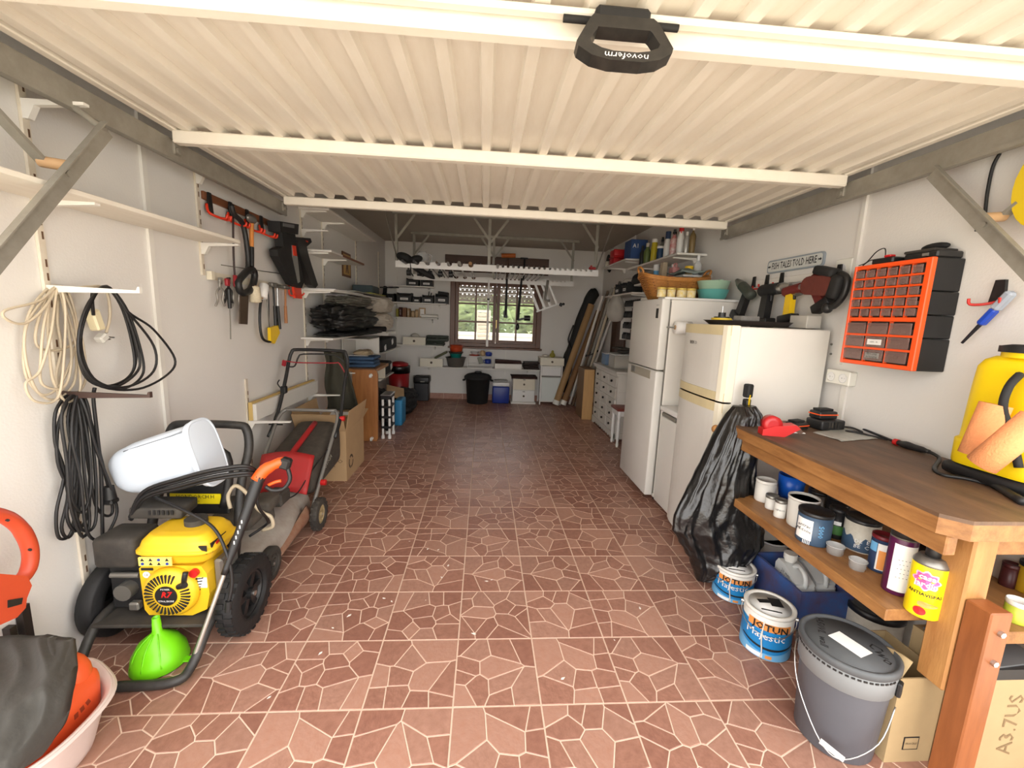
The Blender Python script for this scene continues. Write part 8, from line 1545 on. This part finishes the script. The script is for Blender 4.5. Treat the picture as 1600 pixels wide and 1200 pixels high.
# rear flap and grass box
q = B(t); P4 = [V((-1.385, 1.43, 0.475)), V((-1.045, 1.43, 0.475)), V((-1.04, 1.27, 0.265)), V((-1.37, 1.27, 0.265))]; q.surf(lambda u, v: P4[0].lerp(P4[1], u).lerp(P4[3].lerp(P4[2], u), v)+V((0, 0.0, 0.025*math.sin(PI*u))), 12, 6, thick=(0, 0.012, -0.008)); q.o('rear_flap', MR, t)
def gbox(u, v):
    y = 1.44+0.56*v; a = 2*PI*u; cc, ss = math.cos(a), math.sin(a); g = (abs(cc)**5+abs(ss)**5)**(-0.2); k = 1 if 0.06 < v < 0.94 else 0.88
    zt_, zb_2 = 0.43+0.15*v, 0.17+0.05*v
    return V((-1.225+0.170*k*cc*g, y, (zt_+zb_2)/2+(zt_-zb_2)/2*k*ss*g))
q = B(t); q.surf(gbox, 48, 16, cu=True); n0 = len(q.v); q.f.append(tuple(range(n0-48, n0))); q.mi.append(0); q.sm.append(False); q.f.append(tuple(range(47, -1, -1))); q.mi.append(0); q.sm.append(False); gb = q.o('grass_box', MB, t)
q = B(t); q.tube([gbox(0.25, v/6+0.02) + V((0, 0, 0.012)) for v in range(6)], 0.020, 8); q.o('box_handle', MR, gb)
txt('STIGA', 0.05, mat('pale_print', (206, 200, 180), 0.6), gb, V((-1.053, 1.70, 0.34))-t.location, (0, 0.94, 0.34), (0, -0.34, 0.94), lift=0.003); q = B(t); q.lathe([(0.018, 0), (0.024, 0), (0.024, 0.002), (0.018, 0.002)], 18, (-1.0525, 1.545, 0.27), rot=Matrix.Rotation(PI/2, 3, 'Y')); q.o('round_logo', mat('pale_print'), gb)
# handle
hs_ = {}
for s, xb in ((-1, -1.45), (1, -1.03)):
    lo = V((xb, 1.33, 0.14)); mid = V((xb+s*0.01, 1.86, 0.66)); up = V((xb+s*0.02, 2.06, 1.02)); hs_[s] = (lo, mid, up)
(l0, m0, u0), (l1, m1_, u1) = hs_[-1], hs_[1]
q = B(t); q.tube([l0, l0.lerp(m0, 0.5), l0.lerp(m0, 0.92), m0+V((0.03, 0.02, 0.015)), m0+V((0.08, 0.02, 0.02)), m1_+V((-0.08, 0.02, 0.02)), m1_+V((-0.03, 0.02, 0.015)), l1.lerp(m1_, 0.92), l1.lerp(m1_, 0.5), l1], 0.0125, 10, sm=3); q.o('lower_handle', mat('grey_tube', (136, 134, 130), 0.4, 0.4), t)
q = B(t); q.tube([l0.lerp(m0, 0.72)+V((-0.02, 0, 0)), m0+V((-0.015, 0, 0)), u0.lerp(m0, 0.3), u0, u0+V((0.02, 0.02, 0.085)), u0+V((0.07, 0.03, 0.105)), u1+V((-0.07, 0.03, 0.105)), u1+V((-0.02, 0.02, 0.085)), u1, u1.lerp(m1_, 0.3), m1_+V((0.015, 0, 0)), l1.lerp(m1_, 0.72)+V((0.02, 0, 0))], 0.0135, 10, sm=3); q.o('upper_handle', BLK, t)
q = B(t); q.tube([u0+V((0.0, -0.01, -0.03)), u0+V((0.06, -0.03, -0.02)), u0+V((0.09, -0.03, 0.05)), u0+V((0.13, -0.02, 0.075)), u1+V((-0.10, -0.02, 0.075)), u1+V((-0.02, -0.02, 0.02))], 0.006, 8, sm=4); q.o('brake_bar', BLK, t)
q = B(t); q.tube([u0+V((-0.02, -0.03, 0.02)), u0+V((0.1, -0.05, 0.01)), u1+V((-0.10, -0.05, 0.015)), u1+V((-0.05, -0.04, 0.01)), u1+V((0.0, -0.02, -0.10))], 0.0045, 8, sm=4); q.box(u0+V((-0.02, -0.03, 0.0)), (0.03, 0.02, 0.05), Euler((0.3, 0.3, 0)), 0.005); q.o('drive_lever', mat('dark_red_plastic'), t)
for c in (m1_+V((0.035, -0.02, -0.03)), l1.lerp(m1_, 0.25)+V((0.03, 0, 0))): q = B(t); q.cyl(c+V((-0.02, 0, 0)), c+V((0.012, 0, 0)), 0.020, n=12); q.o('clamp_knob', RED, t)
q = B(t); q.cyl(l0.lerp(m0, 0.86)+V((-0.05, 0, 0)), l0.lerp(m0, 0.86)+V((0.05, 0, 0)), 0.006, n=8); q.o('clamp_bolt', BLK, t); q = B(t); c = u0.lerp(m0, 0.55); q.box(c, (0.04, 0.05, 0.06), None, 0.008); q.tube([c+V((-0.015, -0.01, 0.01)), c+V((-0.035, -0.02, 0.05)), c+V((-0.02, -0.02, 0.08))], 0.005, 6, sm=3); q.o('rope_guide', BLK, t)
q = B(t); q.tube([l1.lerp(m1_, 0.6)+V((-0.005, -0.02, 0)), V((-1.06, 1.38, 0.36)), V((-1.07, 1.22, 0.30)), V((-1.10, 1.12, 0.30))], 0.004, 6, sm=4); q.o('control_cable', CBK, t)
# ------------------------------------------------------------------ near left corner: wash tub with petrol can and tarp, orange hedge trimmer
WTB = mat('pinkish_white_plastic', (222, 204, 196), 0.45, n=0.12, s=6); t = thing('wash_tub', 'oval pinkish white wash tub holding a petrol can by the left wall', 'tub', (-1.33, -0.14, 0))
def wt(u, v):
    pr_ = [(0.0, 0.74), (0.01, 0.80), (0.13, 0.95), (0.168, 1.0), (0.178, 1.07), (0.170, 1.10)]
    k = v*(len(pr_)-1); i = min(int(k), len(pr_)-2); f = k-i; z = pr_[i][0]*(1-f)+pr_[i+1][0]*f; s = pr_[i][1]*(1-f)+pr_[i+1][1]*f
    a = 2*PI*u; cc, ss = math.cos(a), math.sin(a); g = (abs(cc)**2.6+abs(ss)**2.6)**(-1/2.6); hd = 0.045*max(0, ss)**10*(1 if v > 0.7 else 0)
    return V((-1.325+0.215*s*cc*g, -0.19+(0.195+hd)*s*ss*g, z))
q = B(t); q.surf(wt, 64, 26, cu=True); n0 = len(q.v); q.f.append(tuple(range(63, -1, -1))); q.mi.append(0); q.sm.append(False)
q.surf(lambda u, v: wt(u, 0.93-0.80*v)*1.0 + V((-math.cos(2*PI*u)*0.006, -math.sin(2*PI*u)*0.006, 0.004)), 64, 16, cu=True); n0 = len(q.v); q.f.append(tuple(range(n0-64, n0))); q.mi.append(0); q.sm.append(False); q.o('shell', WTB, t)
PCN = mat('petrol_can_orange', (232, 94, 46), 0.45, n=0.15, s=8, c2=(190, 70, 36)); t = thing('petrol_can', 'orange plastic petrol can tilted in the wash tub', 'petrol can', (-1.27, -0.13, 0.03)); Xc = Matrix.Translation((-1.275, -0.175, 0.035)) @ Euler((0.0, 0.06, 0.0)).to_matrix().to_4x4()
q = B(t); q.X = Xc; q.box((0, 0, 0.115), (0.20, 0.29, 0.22), None, 0.045, 3); q.ell((0.015, 0.085, 0.215), (0.075, 0.06, 0.075), 18, 10); q.o('body', PCN, t); q = B(t); q.X = Xc; q.tube([(0, 0.06, 0.24), (0, 0.0, 0.255), (0, -0.06, 0.25), (0, -0.09, 0.21)], 0.016, 10, sm=4); q.o('handle', PCN, t)
sq_ = B(t); sq_.X = Xc
for k in range(3): sq_.box((0.1005, 0.03+k*0.02, 0.13+k*0.004), (0.002, 0.012, 0.018), Euler((0.2*k, 0, 0)))
sq_.o('moulded_mark', mat('dark_orange_mark', (150, 60, 34), 0.6), t)
TRP = mat('grey_tarp', (72, 70, 66), 0.8, n=0.25, s=8, c2=(54, 52, 49), b=0.25, bs=40)
TP = [[pZ(-90, 1005, 0.34), pZ(30, 985, 0.39), pZ(104, 1003, 0.36)], [pZ(-90, 1090, 0.37), pZ(40, 1060, 0.42), pZ(106, 1060, 0.36)], [pZ(-90, 1180, 0.37), pZ(30, 1140, 0.40), pZ(120, 1098, 0.33)], [pZ(-90, 1260, 0.32), pZ(0, 1240, 0.32), pZ(44, 1190, 0.27)]]
def tarp(u, v):
    a = [TP[r][0]*(1-u)*(1-u)+TP[r][1]*2*u*(1-u)+TP[r][2]*u*u for r in range(4)]; b = 1-v
    p = a[0]*b**3+a[1]*3*v*b*b+a[2]*3*v*v*b+a[3]*v**3
    n = NZ.noise(V((u*2.6, v*2.2, 0.3)))*0.022-abs(NZ.noise(V((u*3.1+v*1.5, v*1.8-u, 5))))*0.045+NZ.noise(V((u*9, v*8, 2)))*0.005
    p = p+V((0, -0.5, 0.85))*n; p.x = max(p.x, XL+0.04); return p
q = B(); q.surf(tarp, 44, 44, thick=(-0.004, 0.03, -0.012)); q.solo('tarp', TRP, 'folded grey tarpaulin heaped on the petrol can', 'tarpaulin')
HTO = mat('faded_orange_red', (200, 74, 44), 0.45, n=0.15, s=12); t = thing('hedge_trimmer', 'orange hedge trimmer hanging at the left edge of the photo', 'hedge trimmer', pL(20, 960, 0.14)); d = 0.13
q = B(t); q.tube([pL(-30, 800, d), pL(5, 806, d), pL(32, 826, d), pL(47, 858, d), pL(44, 890, d), pL(24, 912, d), pL(-10, 920, d)], [0.020, 0.021, 0.022, 0.022, 0.021, 0.024], 12, sm=6); q.o('hoop_handle', HTO, t)
q = B(t); q.prism(LP([(-40, 895), (22, 900), (30, 915), (22, 935), (20, 950), (6, 965), (-40, 985)], d), XL+0.09, XL+0.17, 'yz'); q.o('motor_body', HTO, t); q = B(t); q.prism(LP([(-10, 938), (14, 934), (12, 944), (-10, 950)], d), XL+0.1705, XL+0.173, 'yz'); q.o('vent', BLK, t)
for px, py in ((8, 810), (43, 856)): q = B(t); c = pL(px, py, d); q.cyl(c+V((0.015, -0.01, 0)), c+V((0.024, -0.014, 0)), 0.004, n=8); q.o('screw', BLK, t)
for k, (x0_, x1_, y0_, lb) in enumerate(((29, 43, 950, 'taller dark bar standing behind the tarpaulin'), (10, 22, 983, 'shorter dark bar standing behind the tarpaulin'))):
    a = pL(x0_, y0_, 0.02); b2 = pL(x1_, y0_, 0.02); q = B(); q.bb(XL+0.005, XL+0.03, min(a.y, b2.y), max(a.y, b2.y), 0.0, a.z); q.solo('metal_bar', mat('dark_bar', (40, 32, 30), 0.5), lb, 'bar')
q = B(); a = pZ(14, 1150, 0.10); q.box((a.x-0.06, a.y-0.06, 0.075), (0.16, 0.10, 0.15), Euler((0, 0, 0.35)), 0.02, 2); q.solo('pale_container', TUB, 'corner of a pale blue container at the bottom left edge', 'container')
